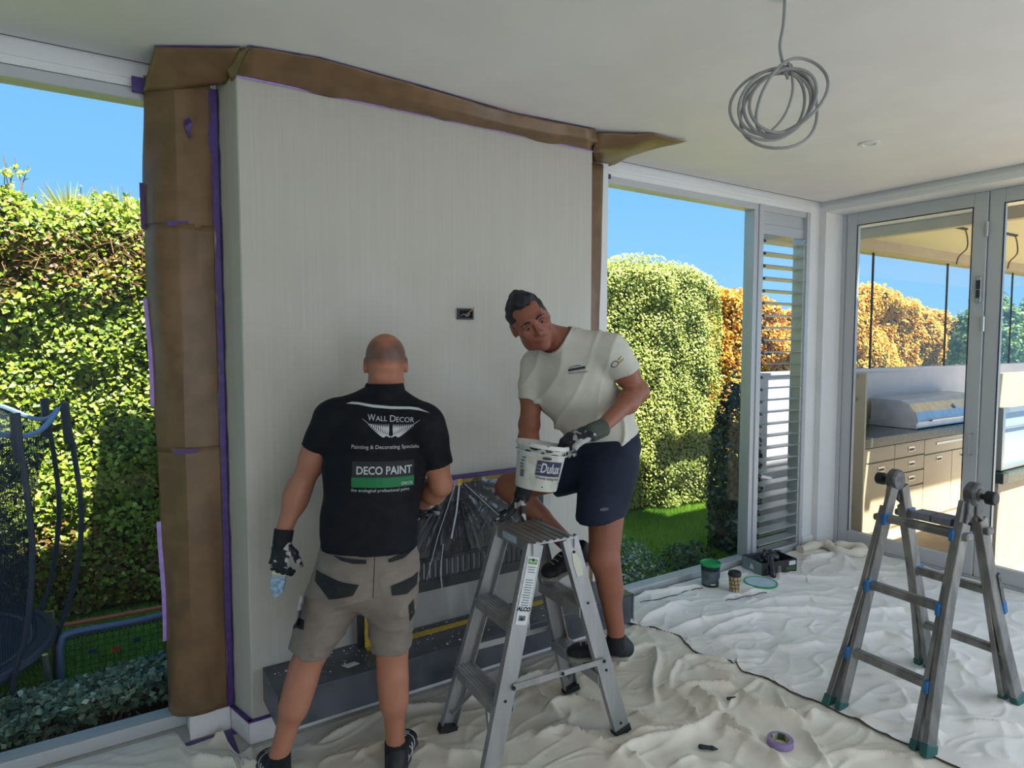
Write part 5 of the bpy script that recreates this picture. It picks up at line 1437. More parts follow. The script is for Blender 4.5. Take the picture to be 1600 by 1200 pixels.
art('label_print', text_mesh('ALCO', 0.021, shear=0.2, bold=0.0012), 0, -0.072, M_ink, lab, 0.0022)
for i in range(14):
    y = 0.085 - i * 0.0095 - (0.02 if i > 2 else 0)
    art('label_print', rect(-0.018 + 0.002 * (i % 3), 0.018 - 0.003 * (i % 2), y, y + 0.003), 0, 0, M_inkg, lab, 0.0022)
for i in range(9):
    x = -0.014 + i * 0.0033; art('label_print', rect(x, x + 0.0018, -0.115, -0.096), 0, 0, M_ink, lab, 0.0022)
p0 = l1(1, -1, 0.74)
pd = (l1(1, -1, 0.8) - l1(1, -1, 0.3)).normalized(); pu = (Vector((1, 0, 0)) - pd * pd.x).normalized()
MB().prism([p0 + pu * x + pd * y + Vector((0, -0.0012, 0)) for x, y in ((-0.016, -0.05), (0.012, -0.052), (0.018, 0.0), (0.010, 0.045), (-0.012, 0.05), (-0.018, 0.01))], (0, -0.001, 0)).build('old_sticker', mat('old_sticker', lin((205, 202, 178)), 0.6), L1, local=True)

# ------------------------------------------------------------------ folding multi-position ladder
M_al2 = mat('worn_aluminium', (0.23, 0.22, 0.205), 0.5, 0.5, var=0.25, scale=18, stretch=(1, 1, 0.3))
M_hinge = mat('hinge_grey', (0.11, 0.105, 0.10), 0.6, 0.2, var=0.3, scale=30)
M_lblue = mat('blue_plastic', lin((42, 108, 168)), 0.45)
M_lgrn = mat('green_plastic', lin((40, 92, 86)), 0.5)
L2 = empty('folding_ladder', (3.085, 1.350, 0.004), math.radians(-3.0), label='worn folding ladder with blue joints and green feet by the glass doors', cat='ladder')
def o2(s, t, z): f = z / 0.9; return Vector((s * (0.375 - 0.315 * f), t * (0.212 - 0.050 * min(f, 1) - 0.012 * math.sin(min(f, 1) * PI)), z))
def i2(s, t, z): f = z / 0.98; return Vector((s * (0.365 - 0.330 * f), t * (0.160 - 0.012 * f), z))
for s in (-1, 1):
    for t in (-1, 1):
        pts = [o2(s, t, z) for z in (0.0, 0.12, 0.3, 0.55, 0.87)]
        mb = MB()
        for a, b in zip(pts[:-1], pts[1:]): mb.bar(a, b + (b - a).normalized() * 0.004, 0.024, 0.062, up=(1, 0, 0.3))
        so = mb.build('outer_stile', M_al2, L2, local=True, bevel=0.003)
        MB().bar(o2(s, t, -0.003), o2(s, t, 0.045), 0.032, 0.072, up=(1, 0, 0.3)).build('foot', M_lgrn, so, local=True, bevel=0.004)
        si = MB().bar(i2(s, t, 0.01), i2(s, t, 0.96), 0.022, 0.060, up=(1, 0, 0.3)).build('inner_stile', M_al2, L2, local=True, bevel=0.003)
        MB().bar(i2(s, t, -0.003), i2(s, t, 0.035), 0.026, 0.066, up=(1, 0, 0.3)).build('foot', M_lgrn, si, local=True, bevel=0.003)
        # hinge teeth plate
        MB().prism([Vector((s * x, t * 0.150, z)) for x, z in ((0.012, 0.90), (0.075, 0.86), (0.062, 0.92), (0.058, 0.95), (0.045, 0.985), (0.03, 1.01), (0.004, 1.0))], (0, t * 0.022, 0)).build('hinge_arm', M_hinge, L2, local=True, bevel=0.003)
    for z in (0.245, 0.535, 0.825):
        a, b = o2(s, -1, z), o2(s, 1, z)
        ex = Vector((0, 0.035 if z > 0.8 else 0.006, 0))
        rg = MB().bar(a - ex, b + ex, 0.048, 0.030, up=(0, 0, 1)).bar(a + Vector((0, 0.02, 0.016)), b + Vector((0, -0.02, 0.016)), 0.034, 0.008, up=(0, 0, 1)).build('rung', M_al2, L2, local=True, bevel=0.006)
        for t, p in ((-1, a), (1, b)):
            MB().bar(p + Vector((s * 0.012, -t * 0.022, -0.026)), p + Vector((s * 0.012, -t * 0.022, 0.026)), 0.058, 0.020, up=(0, 1, 0)).build('blue_joint', M_lblue, rg, local=True, bevel=0.004)
for t in (-1, 1):
    hd = MB().lathe([(0.001, -0.022), (0.042, -0.022), (0.050, -0.014), (0.050, 0.014), (0.042, 0.022), (0.001, 0.022)], (0, t * 0.162, 0.99), 24, axis=(0, 1, 0)).build('hinge_disc', M_hinge, L2, smooth=True, local=True)
    MB().lathe([(0.012, 0), (0.012, 0.025), (0.026, 0.026), (0.028, 0.03), (0.028, 0.058), (0.024, 0.062), (0.001, 0.063)], (0, t * 0.184, 0.985), 20, axis=(0, t, 0)).build('hinge_knob', M_rub, hd, smooth=True, local=True)
    MB().lathe([(0.001, 0.0), (0.026, 0.0), (0.024, 0.006), (0.001, 0.008)], (0, t * 0.184, 0.99), 20, axis=(0, t, 0)).build('hinge_cap', M_hinge, hd, smooth=True, local=True)
MB().bar(i2(1, -1, 0.46) + Vector((0.045, -0.03, 0)), i2(1, -1, 0.62) + Vector((0.035, -0.03, 0)), 0.012, 0.02).build('lock_lever', M_hinge, L2, local=True)
MB().bar(i2(1, -1, 0.43) + Vector((0.045, -0.03, 0)), i2(1, -1, 0.49) + Vector((0.045, -0.03, 0)), 0.018, 0.03).build('lever_grip', M_lblue, L2, local=True, bevel=0.004)
L2M = Matrix.Translation((3.085, 1.350, 0.004)) @ Matrix.Rotation(math.radians(-3.0), 4, 'Z')
M_blk = mat('grey_block', lin((112, 112, 122)), 0.7, var=0.1, scale=40)
for nm, lab_, x0, x1, y0, y1, z0, z1 in (('sanding_block', 'grey sanding block on the folding ladder, left of the two', -0.095, -0.005, -0.038, 0.038, 0.8535, 0.8835), ('sanding_block', 'grey sanding block on the folding ladder, right of the two', -0.095, -0.005, -0.122, -0.046, 0.8535, 0.8835)):
    o = MB().box(x0, x1, y0, y1, z0, z1, bev=0.003).build(nm, M_blk)
    o.matrix_world = L2M
    tag(o, lab_, 'block', 'sanding blocks on the ladder')
o = MB().box(0.0, 0.105, -0.125, 0.06, 0.8535, 0.857).build('sandpaper_sheet', mat('sandpaper', lin((150, 146, 140)), 0.8, var=0.08, scale=60)); o.matrix_world = L2M
tag(o, 'thin grey sandpaper sheet lying behind the two blocks on the ladder', 'sandpaper')

# ------------------------------------------------------------------ small things on the floor
M_tubg = mat('tub_green_lid', lin((20, 150, 84)), 0.35)
M_tubb = mat('tub_band', lin((20, 34, 40)), 0.4)
M_tubl = mat('tub_label', lin((96, 108, 118)), 0.5, col2=lin((30, 60, 50)), scale=9, lo=0.40, hi=0.62)
TB = Vector((3.42, 2.83, 0.006))
tb = empty('paint_tub', TB, label='small dark paint tub with a green lid near the right window', cat='tub')
MB().lathe([(0.050, 0.0), (0.054, 0.004), (0.060, 0.118), (0.062, 0.120), (0.062, 0.150)], TB, 32).build('tub_body', M_tubb, tb, smooth=True)
MB().lathe([(0.0556, 0.018), (0.0606, 0.112)], TB, 32, cap=False).build('label_wrap', M_tubl, tb, smooth=True)
MB().lathe([(0.066, 0.142), (0.068, 0.150), (0.068, 0.160), (0.064, 0.163), (0.061, 0.160), (0.059, 0.152), (0.001, 0.152)], TB, 32).build('lid', M_tubg, tb, smooth=True)
for a, w, z0, z1, m in ((-1.15, 0.030, 0.040, 0.060, M_label), (-2.3, 0.03, 0.080, 0.098, M_inkg), (-1.1, 0.026, 0.066, 0.100, M_inkg), (-2.1, 0.034, 0.022, 0.030, M_label)):
    v, f = flat_poly([(-w / 2, z0), (w / 2, z0), (w / 2, z1), (-w / 2, z1)], 1)
    wrap('label_print', (v, f), TB, 0.0545, 0.0612, 0.0, 0.12, a, m, tb, 0.0022)
CU = Vector((3.47, 2.675, 0.006))
cu_ = empty('coffee_cup', CU, label='brown paper coffee cup with letter tiles and black lid', cat='cup')
M_cupb = mat('cup_brown', lin((98, 62, 34)), 0.5)
M_cupc = mat('cup_cream', lin((214, 192, 150)), 0.5)
MB().lathe([(0.028, 0.0), (0.029, 0.003), (0.039, 0.112)], CU, 28).build('cup_body', M_cupb, cu_, smooth=True)
MB().lathe([(0.042, 0.110), (0.043, 0.116), (0.040, 0.120), (0.039, 0.132), (0.035, 0.134), (0.033, 0.129), (0.001, 0.129)], CU, 28).build('lid', M_rub, cu_, smooth=True)
letters = ['IOUA', 'LEDO', 'EMTR', 'AOUI']
for r_i in range(4):
    z = 0.094 - r_i * 0.026
    for k in range(9):
        a = -1.57 - 0.95 + (k - 4) * 0.66 + 0.9 + 0.12 * r_i
        rr = 0.029 + 0.010 * z / 0.112
        v, f = flat_poly([(-0.0092 * rr / 0.037, z - 0.0096), (0.0092 * rr / 0.037, z - 0.0096), (0.0092 * rr / 0.037, z + 0.0096), (-0.0092 * rr / 0.037, z + 0.0096)], 1)
        tl = wrap('letter_tile', (v, f), CU, 0.029, 0.039, 0.0, 0.112, a, M_cupc, cu_, 0.0006)
        v, f = text_mesh(letters[r_i][k % 4], 0.02); v = v.copy(); v[:, 1] += z
        wrap('tile_letter', (v, f), CU, 0.029, 0.039, 0.0, 0.112, a, M_cupb, tl, 0.0011)
LDC = Vector((3.73, 2.665, 0.007))
ldo = empty('bucket_lid', LDC, label='round white lid with a green rim lying on the drop cloth', cat='lid')
MB().lathe([(0.104, 0.0), (0.108, 0.002), (0.108, 0.014), (0.104, 0.016), (0.101, 0.014), (0.101, 0.010)], LDC, 40).build('rim', M_tubg, ldo, smooth=True)
MB().lathe([(0.001, 0.012), (0.102, 0.012)], LDC, 40, cap=False).build('disc', mat('lid_paint', lin((196, 214, 222)), 0.3, var=0.05, scale=20), ldo, smooth=True)
# open carton
BXC = (4.01, 2.80, 0.008); BXR = math.radians(-12)
bx = empty('carton', BXC, BXR, label='open grey shoe-box carton by the louvre window', cat='box')
M_cart = mat('carton_print', lin((128, 138, 148)), 0.6, var=0.15, scale=8)
M_cartd = mat('carton_dark', lin((46, 44, 42)), 0.6, var=0.15, scale=8)
M_cartin = mat('carton_inside', lin((150, 132, 108)), 0.8)
W, Dp, Hh = 0.155, 0.10, 0.095
for nm, args, m in (('side', (-W, W, -Dp, -Dp + 0.004, 0, Hh), M_cartd), ('side', (-W, W, Dp - 0.004, Dp, 0, Hh), M_cart), ('side', (-W, -W + 0.004, -Dp, Dp, 0, Hh), M_cart), ('side', (W - 0.004, W, -Dp, Dp, 0, Hh), M_cartd), ('bottom', (-W, W, -Dp, Dp, 0, 0.004), M_cartin)):
    MB().box(*args).build(nm, m, bx, local=True)
MB().box(-W + 0.005, W - 0.005, -Dp + 0.005, Dp - 0.005, 0.03, 0.034).build('liner', M_cartin, bx, local=True)
MB().prism([(-W, Dp, Hh), (W, Dp, Hh), (W, Dp - 0.06, Hh + 0.012), (-W, Dp - 0.06, Hh + 0.012)], (0, 0, 0.003)).build('flap', mat('carton_navy', lin((44, 46, 72)), 0.5), bx, local=True)
MB().box(W * 0.55, W * 0.92, -Dp - 0.0015, -Dp - 0.0002, 0.055, 0.085).build('printed_patch', M_label, bx, local=True)
MB().box(W * 0.35, W * 0.92, -Dp - 0.0014, -Dp - 0.0002, 0.02, 0.045).build('printed_patch', mat('carton_green', lin((70, 92, 60)), 0.6), bx, local=True)
for x in (-0.10, 0.0):
    MB().prism([(x - 0.018, -Dp - 0.0004, 0.02), (x + 0.018, -Dp - 0.0004, 0.02), (x + 0.010, -Dp - 0.0004, 0.04), (x + 0.012, -Dp - 0.0004, 0.06), (x - 0.012, -Dp - 0.0004, 0.062), (x - 0.008, -Dp - 0.0004, 0.04)], (0, -0.001, 0)).build('printed_mark', M_inkg, bx, local=True)
MB().prism([(-W - 0.0004, -0.02, 0.03), (-W - 0.0004, 0.02, 0.03), (-W - 0.0004, 0.008, 0.065), (-W - 0.0004, -0.010, 0.06)], (-0.001, 0, 0)).build('printed_mark', M_label, bx, local=True)
M_bag = mat('black_bag', (0.012, 0.012, 0.016), 0.25, bump=0.6, bscale=30, spec=0.6)
f_ = Field(0.005)
bc = Vector((3.985, 2.78, 0.10))
for i in range(16): f_.ell(bc + Vector((random.uniform(-0.06, 0.07), random.uniform(-0.05, 0.05), random.uniform(-0.03, 0.035))), (random.uniform(0.02, 0.035), random.uniform(0.02, 0.035), random.uniform(0.012, 0.03)), None, 0.012)
f_.cone((3.93, 2.735, 0.105), (3.885, 2.685, 0.04), 0.024, 0.02, 0.02).cone((3.885, 2.685, 0.04), (3.885, 2.675, 0.028), 0.022, 0.018, 0.01)
V, F = f_.mesh()
tag(mesh_obj('crumpled_bag', V, F, M_bag, smooth=True), 'crumpled black plastic bag spilling over the carton edge', 'bag')
# tape roll
TRC = Vector((2.28, 1.52, 0.006))
rl = empty('tape_roll', TRC, label='roll of purple masking tape lying on the drop cloth', cat='tape roll')
MB().lathe([(0.036, 0.0), (0.049, 0.0), (0.050, 0.002), (0.050, 0.023), (0.049, 0.025), (0.036, 0.025), (0.036, 0.0)], TRC, 36, cap=False).build('tape', mat('tape_roll_lilac', lin((150, 128, 176)), 0.55), rl, smooth=True)
cg = MB().lathe([(0.0355, 0.0), (0.036, 0.0), (0.036, 0.0255), (0.0345, 0.0255), (0.0345, 0.0)], TRC, 36, cap=False).build('core', mat('core_green', lin((60, 92, 52)), 0.6, col2=lin((190, 180, 150)), scale=24, lo=0.48, hi=0.52, stretch=(1, 1, 0.05)), rl, smooth=True)
bi = Field(0.003).cone((1.985, 1.675, 0.016), (2.02, 1.645, 0.014), 0.010, 0.007, 0.01).cone((2.02, 1.645, 0.014), (2.035, 1.632, 0.011), 0.007, 0.004, 0.01)
V, F = bi.mesh()
tag(mesh_obj('rubber_grip', V, F, M_rub, smooth=True), 'small black rubber piece lying on the drop cloth', 'debris')
bi = Field(0.003).cone((2.345, 1.83, 0.030), (2.385, 1.82, 0.03), 0.007, 0.003, 0.01)
V, F = bi.mesh()
tag(mesh_obj('tape_scrap', V, F, M_rub, smooth=True), 'tiny dark scrap on a fold of the drop cloth', 'debris')


# ------------------------------------------------------------------ people
def nrm(v): return Vector(v).normalized()
CAMR = Vector((0.8386, -0.5447, 0.0)); CAMF = nrm((0.5437, 0.8370, -0.0618)); CAMU = CAMR.cross(CAMF)

class Frame:
    def __init__(s, c, f, u):
        s.c = Vector(c); s.f = nrm(f); u = Vector(u); s.u = nrm(u - s.f * u.dot(s.f)); s.r = s.f.cross(s.u)
        s.R = np.array([tuple(s.r), tuple(s.f), tuple(s.u)])
    def p(s, x, y, z): return s.c + s.r * x + s.f * y + s.u * z

def head_shape(F, H, ears=True):
    R = H.R
    F.ell(H.p(0, -0.016, 0.028), (0.076, 0.096, 0.088), R, 0.02)
    F.ell(H.p(0, 0.030, -0.030), (0.064, 0.060, 0.080), R, 0.03)
    F.ell(H.p(0, 0.034, -0.078), (0.050, 0.050, 0.036), R, 0.03)
    F.ell(H.p(0, 0.072, -0.100), (0.021, 0.017, 0.016), R, 0.022)
    for s in (-1, 1):
        F.ell(H.p(s * 0.046, 0.062, -0.022), (0.020, 0.018, 0.018), R, 0.022)
        F.ell(H.p(s * 0.052, 0.012, -0.075), (0.014, 0.03, 0.026), R, 0.03)
    F.cone(H.p(-0.040, 0.078, 0.020), H.p(0.040, 0.078, 0.020), 0.012, 0.012, 0.016)
    for s in (-1, 1): F.ell(H.p(s * 0.033, 0.098, 0.001), (0.018, 0.014, 0.011), R, 0.012, 'sub')
    F.cone(H.p(0, 0.088, 0.010), H.p(0, 0.110, -0.032), 0.0075, 0.012, 0.010)
    for s in (-1, 1): F.ell(H.p(s * 0.012, 0.098, -0.037), (0.008, 0.011, 0.008), R, 0.008)
    F.ell(H.p(0, 0.086, -0.062), (0.026, 0.012, 0.008), R, 0.008)
    F.ell(H.p(0, 0.084, -0.075), (0.022, 0.012, 0.008), R, 0.006)
    F.cone(H.p(-0.022, 0.0985, -0.0685), H.p(0.022, 0.0985, -0.0685), 0.0028, 0.0028, 0.004, mode='sub')
    if ears:
        for s in (-1, 1):
            F.ell(H.p(s * 0.078, -0.008, -0.006), (0.010, 0.018, 0.031), R, 0.010)
            F.ell(H.p(s * 0.088, -0.006, 0.000), (0.007, 0.009, 0.015), R, 0.006, 'sub')

def hand(F, w, d, n, thumb, curl, k=0.010, s=1.0, spread=0.0):
    """palm, four jointed fingers of unequal length, thumb from the side of the palm"""
    d = nrm(d); n = Vector(n); n = nrm(n - d * n.dot(d)); q = d.cross(n) * thumb
    w = Vector(w)
    F.cone(w - d * 0.01 * s, w + d * 0.03 * s, (0.030 * s, 0.022 * s), (0.040 * s, 0.019 * s), k, side=q)
    F.cone(w + d * 0.03 * s, w + d * 0.085 * s, (0.040 * s, 0.019 * s), (0.043 * s, 0.015 * s), k, side=q)
    for off, L, c in zip((0.033, 0.011, -0.011, -0.032), (0.072, 0.080, 0.074, 0.058), curl):
        p = w + d * 0.084 * s + q * off * s
        base = nrm(d + q * off * spread * 10)
        a = c * 0.5
        for seg, rr in zip((0.44, 0.32, 0.24), (0.0115, 0.0105, 0.0095)):
            dd = base * math.cos(a) + n * math.sin(a)
            e_ = p + dd * L * seg * s
            F.cone(p, e_, rr * s, (rr - 0.0008) * s, 0.006)
            p = e_; a += c * 0.8
    p = w + d * 0.022 * s + q * 0.034 * s
    t1 = nrm(d * 0.62 + q * 0.62 + n * 0.48); t2 = nrm(d * 0.80 + q * 0.15 + n * 0.58)
    F.cone(w + d * 0.015 * s + q * 0.018 * s, p + t1 * 0.03 * s, 0.018 * s, 0.014 * s, 0.012)
    F.cone(p + t1 * 0.03 * s, p + t1 * 0.03 * s + t2 * 0.034 * s, 0.0135 * s, 0.012 * s, 0.007)
    F.cone(p + t1 * 0.03 * s + t2 * 0.034 * s, p + t1 * 0.03 * s + t2 * 0.058 * s + n * 0.004, 0.012 * s, 0.0095 * s, 0.006)

def shoe(parent, heel, d, up=(0, 0, 1), L=0.285, upper=None, sole=None, name='shoe', collar=True, stripes=None):
    """heel: centre of the sole under the heel"""
    d = nrm(d); up = Vector(up); up = nrm(up - d * up.dot(d)); sd_ = d.cross(up); h = Vector(heel)
    P = lambda x, z, y=0.0: h + d * x + up * z + sd_ * y
    F = Field(0.004)
    F.cone(P(0.0, 0.045), P(0.03, 0.085), (0.034, 0.040), (0.036, 0.034), 0.02, side=sd_)
    F.cone(P(0.03, 0.05), P(0.12, 0.05), (0.036, 0.042), (0.040, 0.036), 0.03, side=sd_)
    F.cone(P(0.12, 0.048), P(0.20, 0.036), (0.040, 0.036), (0.043, 0.024), 0.03, side=sd_)
    F.cone(P(0.20, 0.034), P(L - 0.055, 0.030), (0.043, 0.024), (0.034, 0.018), 0.02, side=sd_)
    F.cone(P(0.035, 0.13), P(0.045, 0.10), 0.030, 0.029, 0.012, mode='sub')
    F.cut(P(0, 0.016), -up)
    V, Fc = F.mesh()
    o = mesh_obj(name, V, Fc, upper, parent, smooth=True)
    F = Field(0.004)
    F.cone(P(0.0, 0.012), P(0.10, 0.010), (0.038, 0.018), (0.036, 0.016), 0.02, side=sd_)
    F.cone(P(0.10, 0.010), P(0.20, 0.010), (0.036, 0.016), (0.047, 0.014), 0.02, side=sd_)
    F.cone(P(0.20, 0.010), P(L - 0.05, 0.012), (0.047, 0.014), (0.038, 0.012), 0.02, side=sd_)
    F.cut(P(0, 0.0), -up)
    V2, F2 = F.mesh()
    mesh_obj('sole', V2, F2, sole, o, smooth=True)
    b = bvh_of(V, Fc)
    lc = MB()
    for i in range(5):
        q = P(0.10 + i * 0.022, 0.13)
        a_ = b.ray_cast(q - sd_ * 0.018, -up); c_ = b.ray_cast(q + sd_ * 0.018, -up)
        if a_[0] and c_[0]: lc.tube([a_[0] + up * 0.001, (a_[0] + c_[0]) / 2 + up * 0.005, c_[0] + up * 0.001], 0.0026, 5)
    if lc.v: lc.build('laces', M_lace, o, smooth=True)
    if stripes:
        for side in (-1, 1):
            st = MB()
            for i in range(4):
                pts = []
                for tt in range(6):
                    q = P(0.055 + i * 0.028 + tt * 0.005 * (1 if i % 2 else -1), 0.022 + tt * 0.010)
                    hit = b.ray_cast(q + sd_ * side * 0.2, -sd_ * side)
                    if hit[0]: pts.append(hit[0] + sd_ * side * 0.0008)
                if len(pts) > 1: st.tube(pts, 0.0030, 5)
            if st.v: st.build('stripes', stripes, o, smooth=True)
    return o

def skin(name, base, ruddy, dark):
    return attr_mat(name, [(0.0, base), (0.35, ruddy), (0.7, dark), (1.0, tuple(c * 0.5 for c in dark))], rough=0.48, bump=0.10, bscale=220, spec=0.4, noise=0.22, nscale=30)
M_skin1 = skin('tanned_skin', (0.42, 0.19, 0.115), (0.40, 0.15, 0.09), (0.10, 0.065, 0.05))
M_skin2 = skin('deep_tanned_skin', (0.29, 0.115, 0.064), (0.27, 0.09, 0.055), (0.045, 0.032, 0.03))
M_polo = mat('black_polo', (0.006, 0.006, 0.009), 0.75, var=0.2, scale=30, bump=0.12, bscale=500, spec=0.25)
M_tee = mat('offwhite_tee', lin((206, 202, 190)), 0.8, var=0.03, scale=14, bump=0.12, bscale=500, spec=0.2)
M_short1 = mat('taupe_canvas', lin((132, 122, 112)), 0.8, var=0.06, scale=16, bump=0.15, bscale=400, spec=0.2)
M_short2 = mat('navy_shorts', lin((22, 32, 50)), 0.7, var=0.10, scale=12, bump=0.12, bscale=400, spec=0.3)
M_pocket = mat('black_cordura', (0.012, 0.012, 0.013), 0.8)
M_glove = mat('painted_glove', (0.010, 0.011, 0.016), 0.6, col2=(0.42, 0.42, 0.41), scale=24, lo=0.545, hi=0.57, bump=0.25, bscale=90)
M_cuff = mat('knit_cuff', (0.012, 0.012, 0.013), 0.9, bump=0.3, bscale=160, stretch=(1, 1, 0.2))
M_cuffg = mat('grey_green_cuff', lin((74, 80, 70)), 0.9, bump=0.3, bscale=200)
M_sock = mat('black_sock', (0.010, 0.010, 0.011), 0.95, bump=0.3, bscale=200)
M_shoeb = mat('black_shoe', (0.014, 0.014, 0.017), 0.6, var=0.25, scale=40)
M_sole = mat('grey_sole', lin((150, 146, 134)), 0.7)
M_solek = mat('dark_sole', lin((60, 60, 62)), 0.7)
M_lace = mat('lace', lin((180, 180, 176)), 0.7)
M_lacek = mat('shoe_stripe', lin((196, 198, 200)), 0.5)
M_print = mat('white_print', lin((196, 198, 198)), 0.6)
M_pgreen = mat('green_print', lin((12, 112, 62)), 0.6)
M_pgrey = mat('dark_grey_print', lin((36, 37, 40)), 0.7)

# ================================================================== man in the black polo
f1 = nrm((0.36, 0.93, 0)); r1 = nrm((0.93, -0.36, 0)); UPZ = Vector((0, 0, 1))
m1 = empty('person', (0.7033, 2.3144, 0.0000), label='man in black polo and grey shorts seen from behind, brush in his left hand', cat='person')
H1 = Frame((0.9604, 2.3811, 1.5416), f1 + Vector((0.06, 0, -0.16)), UPZ + f1 * 0.16)
NB1 = Vector((0.9354, 2.3355, 1.4329))
SL1, EL1, WL1 = Vector((0.7536, 2.4162, 1.3307)), Vector((0.6482, 2.4780, 1.0791)), Vector((0.5819, 2.4619, 0.9253))
SR1, ER1, WR1 = Vector((1.0582, 2.2171, 1.3137)), Vector((1.1157, 2.2221, 1.0777)), Vector((1.1089, 2.4083, 0.9510))
HL1, KL1, AL1 = Vector((0.7680, 2.3170, 0.7614)), Vector((0.6240, 2.3567, 0.4357)), Vector((0.5208, 2.3534, 0.1311))
HR1, KR1, AR1 = Vector((0.9102, 2.2250, 0.7662)), Vector((0.9063, 2.2196, 0.4158)), Vector((0.9123, 2.2118, 0.1190))
PV1 = Vector((0.8415, 2.2725, 0.8043)); CH1 = Vector((0.8950, 2.3131, 1.1781))
F = Field(0.0042)
head_shape(F, H1)
F.cone(NB1 - UPZ * 0.03, H1.p(0, -0.030, -0.06), (0.066, 0.060), (0.058, 0.060), 0.03, side=r1)
F.cone(H1.p(-0.02, -0.078, -0.055), H1.p(0.02, -0.078, -0.055), 0.02, 0.02, 0.03)
F.cone(PV1, CH1, (0.150, 0.105), (0.165, 0.110), 0.03, side=r1)
F.cone(CH1, NB1 - UPZ * 0.05, (0.165, 0.110), (0.09, 0.07), 0.04, side=r1)
for S_, E_, W_ in ((SL1, EL1, WL1), (SR1, ER1, WR1)):
    F.cone(CH1 + (NB1 - CH1) * 0.65, S_, 0.06, 0.05, 0.03)
    F.cone(S_, E_, 0.052, 0.044, 0.02)
    F.ell(S_.lerp(E_, 0.55), (0.052, 0.048, 0.06), None, 0.03)
    F.cone(E_, W_, (0.043, 0.040), (0.029, 0.024), 0.02, side=r1)
    F.ell(E_.lerp(W_, 0.28), (0.045, 0.042, 0.055), None, 0.03)
    F.ell(E_ - f1 * 0.012, 0.034, None, 0.02)
for Hh_, Kn, An in ((HL1, KL1, AL1), (HR1, KR1, AR1)):
    F.cone(PV1, Hh_, 0.10, 0.09, 0.03)
    F.cone(Hh_, Kn, 0.092, 0.056, 0.03)
    F.cone(Kn, An, 0.052, 0.034, 0.02)
    ax_ = (An - Kn)
    F.cone(Kn + ax_ * 0.14 - f1 * 0.014, Kn + ax_ * 0.44 - f1 * 0.022, 0.050, 0.050, 0.03)
    F.cone(Kn + ax_ * 0.16 - f1 * 0.026 + r1 * 0.020, Kn + ax_ * 0.40 - f1 * 0.030 + r1 * 0.018, 0.032, 0.030, 0.02)
    F.cone(Kn + ax_ * 0.16 - f1 * 0.026 - r1 * 0.020, Kn + ax_ * 0.36 - f1 * 0.030 - r1 * 0.018, 0.032, 0.028, 0.02)
    F.cone(Kn + ax_ * 0.55 - f1 * 0.018, An - f1 * 0.016, 0.026, 0.018, 0.02)
    F.cone(An, An - UPZ * 0.07 - f1 * 0.01, 0.034, 0.034, 0.01)
V, Fc = F.mesh()
# cropped hair: darker stubble on the sides and back of the skull, bare crown, ruddy nape
L_ = (V - np.array(H1.c)) @ H1.R.T
th = np.zeros(len(V))
isH = (np.linalg.norm((V - np.array(H1.c)), axis=1) < 0.19)
x_, y_, z_ = L_.T
cap = np.clip((z_ + 0.020) / 0.03, 0, 1) * np.clip((0.104 - z_) / 0.03, 0, 1) * np.clip((0.05 - y_) / 0.03, 0, 1)
crown = np.exp(-((x_ / 0.042) ** 2 + ((z_ - 0.112) / 0.040) ** 2)); spot2 = np.exp(-(((x_ + 0.0) / 0.030) ** 2 + ((z_ - 0.062) / 0.012) ** 2)) * 0.5
cap = np.clip(cap - crown * 1.0 - spot2 * 0.6, 0, 1)
th = np.where(isH, 0.22 + 0.42 * cap, 0.10)
th = th + np.clip((0.45 - V[:, 2]) / 0.4, 0, 1) * 0.12
mesh_obj('body', V, Fc, M_skin1, m1, smooth=True, attrs={'tone': th})

# polo
F = Field(0.005)
WS1 = Vector((0.8492, 2.2904, 0.8711)); CB1 = Vector((0.8838, 2.3118, 1.1428)); UB1 = Vector((0.9195, 2.3253, 1.3167))
F.cone(WS1 - UPZ * 0.05 - f1 * 0.012, Vector((0.8562, 2.2988, 0.9656)), (0.184, 0.162), (0.174, 0.134), 0.04, side=r1)
F.cone(Vector((0.8562, 2.2988, 0.9656)), CB1, (0.176, 0.132), (0.186, 0.132), 0.04, side=r1)
F.cone(CB1, UB1, (0.186, 0.132), (0.158, 0.098), 0.04, side=r1)
F.cone(SL1 + r1 * 0.02, SR1 - r1 * 0.02, 0.070, 0.070, 0.05)
F.cone(NB1 - UPZ * 0.02, SL1.lerp(NB1, 0.25), 0.062, 0.055, 0.05)
F.cone(NB1 - UPZ * 0.02, SR1.lerp(NB1, 0.25), 0.062, 0.055, 0.05)
SEL = SL1.lerp(EL1, 0.44); SER = SR1.lerp(ER1, 0.68)
F.cone(SL1, SEL, 0.072, 0.064, 0.03, flat=True, tip=(EL1 - SL1) + Vector((0, 0, -0.08)))
F.cone(SR1, SER, 0.070, 0.067, 0.03, flat=True)
wv1 = waves(7, 26, 5, (1, 1, 0.45)); wv2 = waves(6, 55, 6)
F.bump(lambda x, y, z: 0.0050 * wv1(x, y, z) * np.clip((1.30 - z) / 0.25, 0.15, 1) + 0.0015 * wv2(x, y, z))
F.cone(SL1.lerp(EL1, 0.30), EL1, 0.053, 0.050, 0.006, mode='sub'); F.cone(SR1.lerp(ER1, 0.58), ER1, 0.052, 0.050, 0.004, mode='sub')
F.cut(WS1, (-0.03 * r1.x, -0.03 * r1.y, -1))
V, Fc = F.mesh()
polo = mesh_obj('polo_shirt', V, Fc, M_polo, m1, smooth=True)
bv1 = bvh_of(V, Fc)
co_ = Frame(NB1 + UPZ * 0.012 - f1 * 0.004, f1, UPZ + f1 * 0.25)
colr = MB().lathe([(0.088, -0.035), (0.083, -0.02), (0.072, 0.022), (0.068, 0.026), (0.064, 0.022), (0.070, -0.02)], co_.c, 36, axis=co_.u, cap=False)
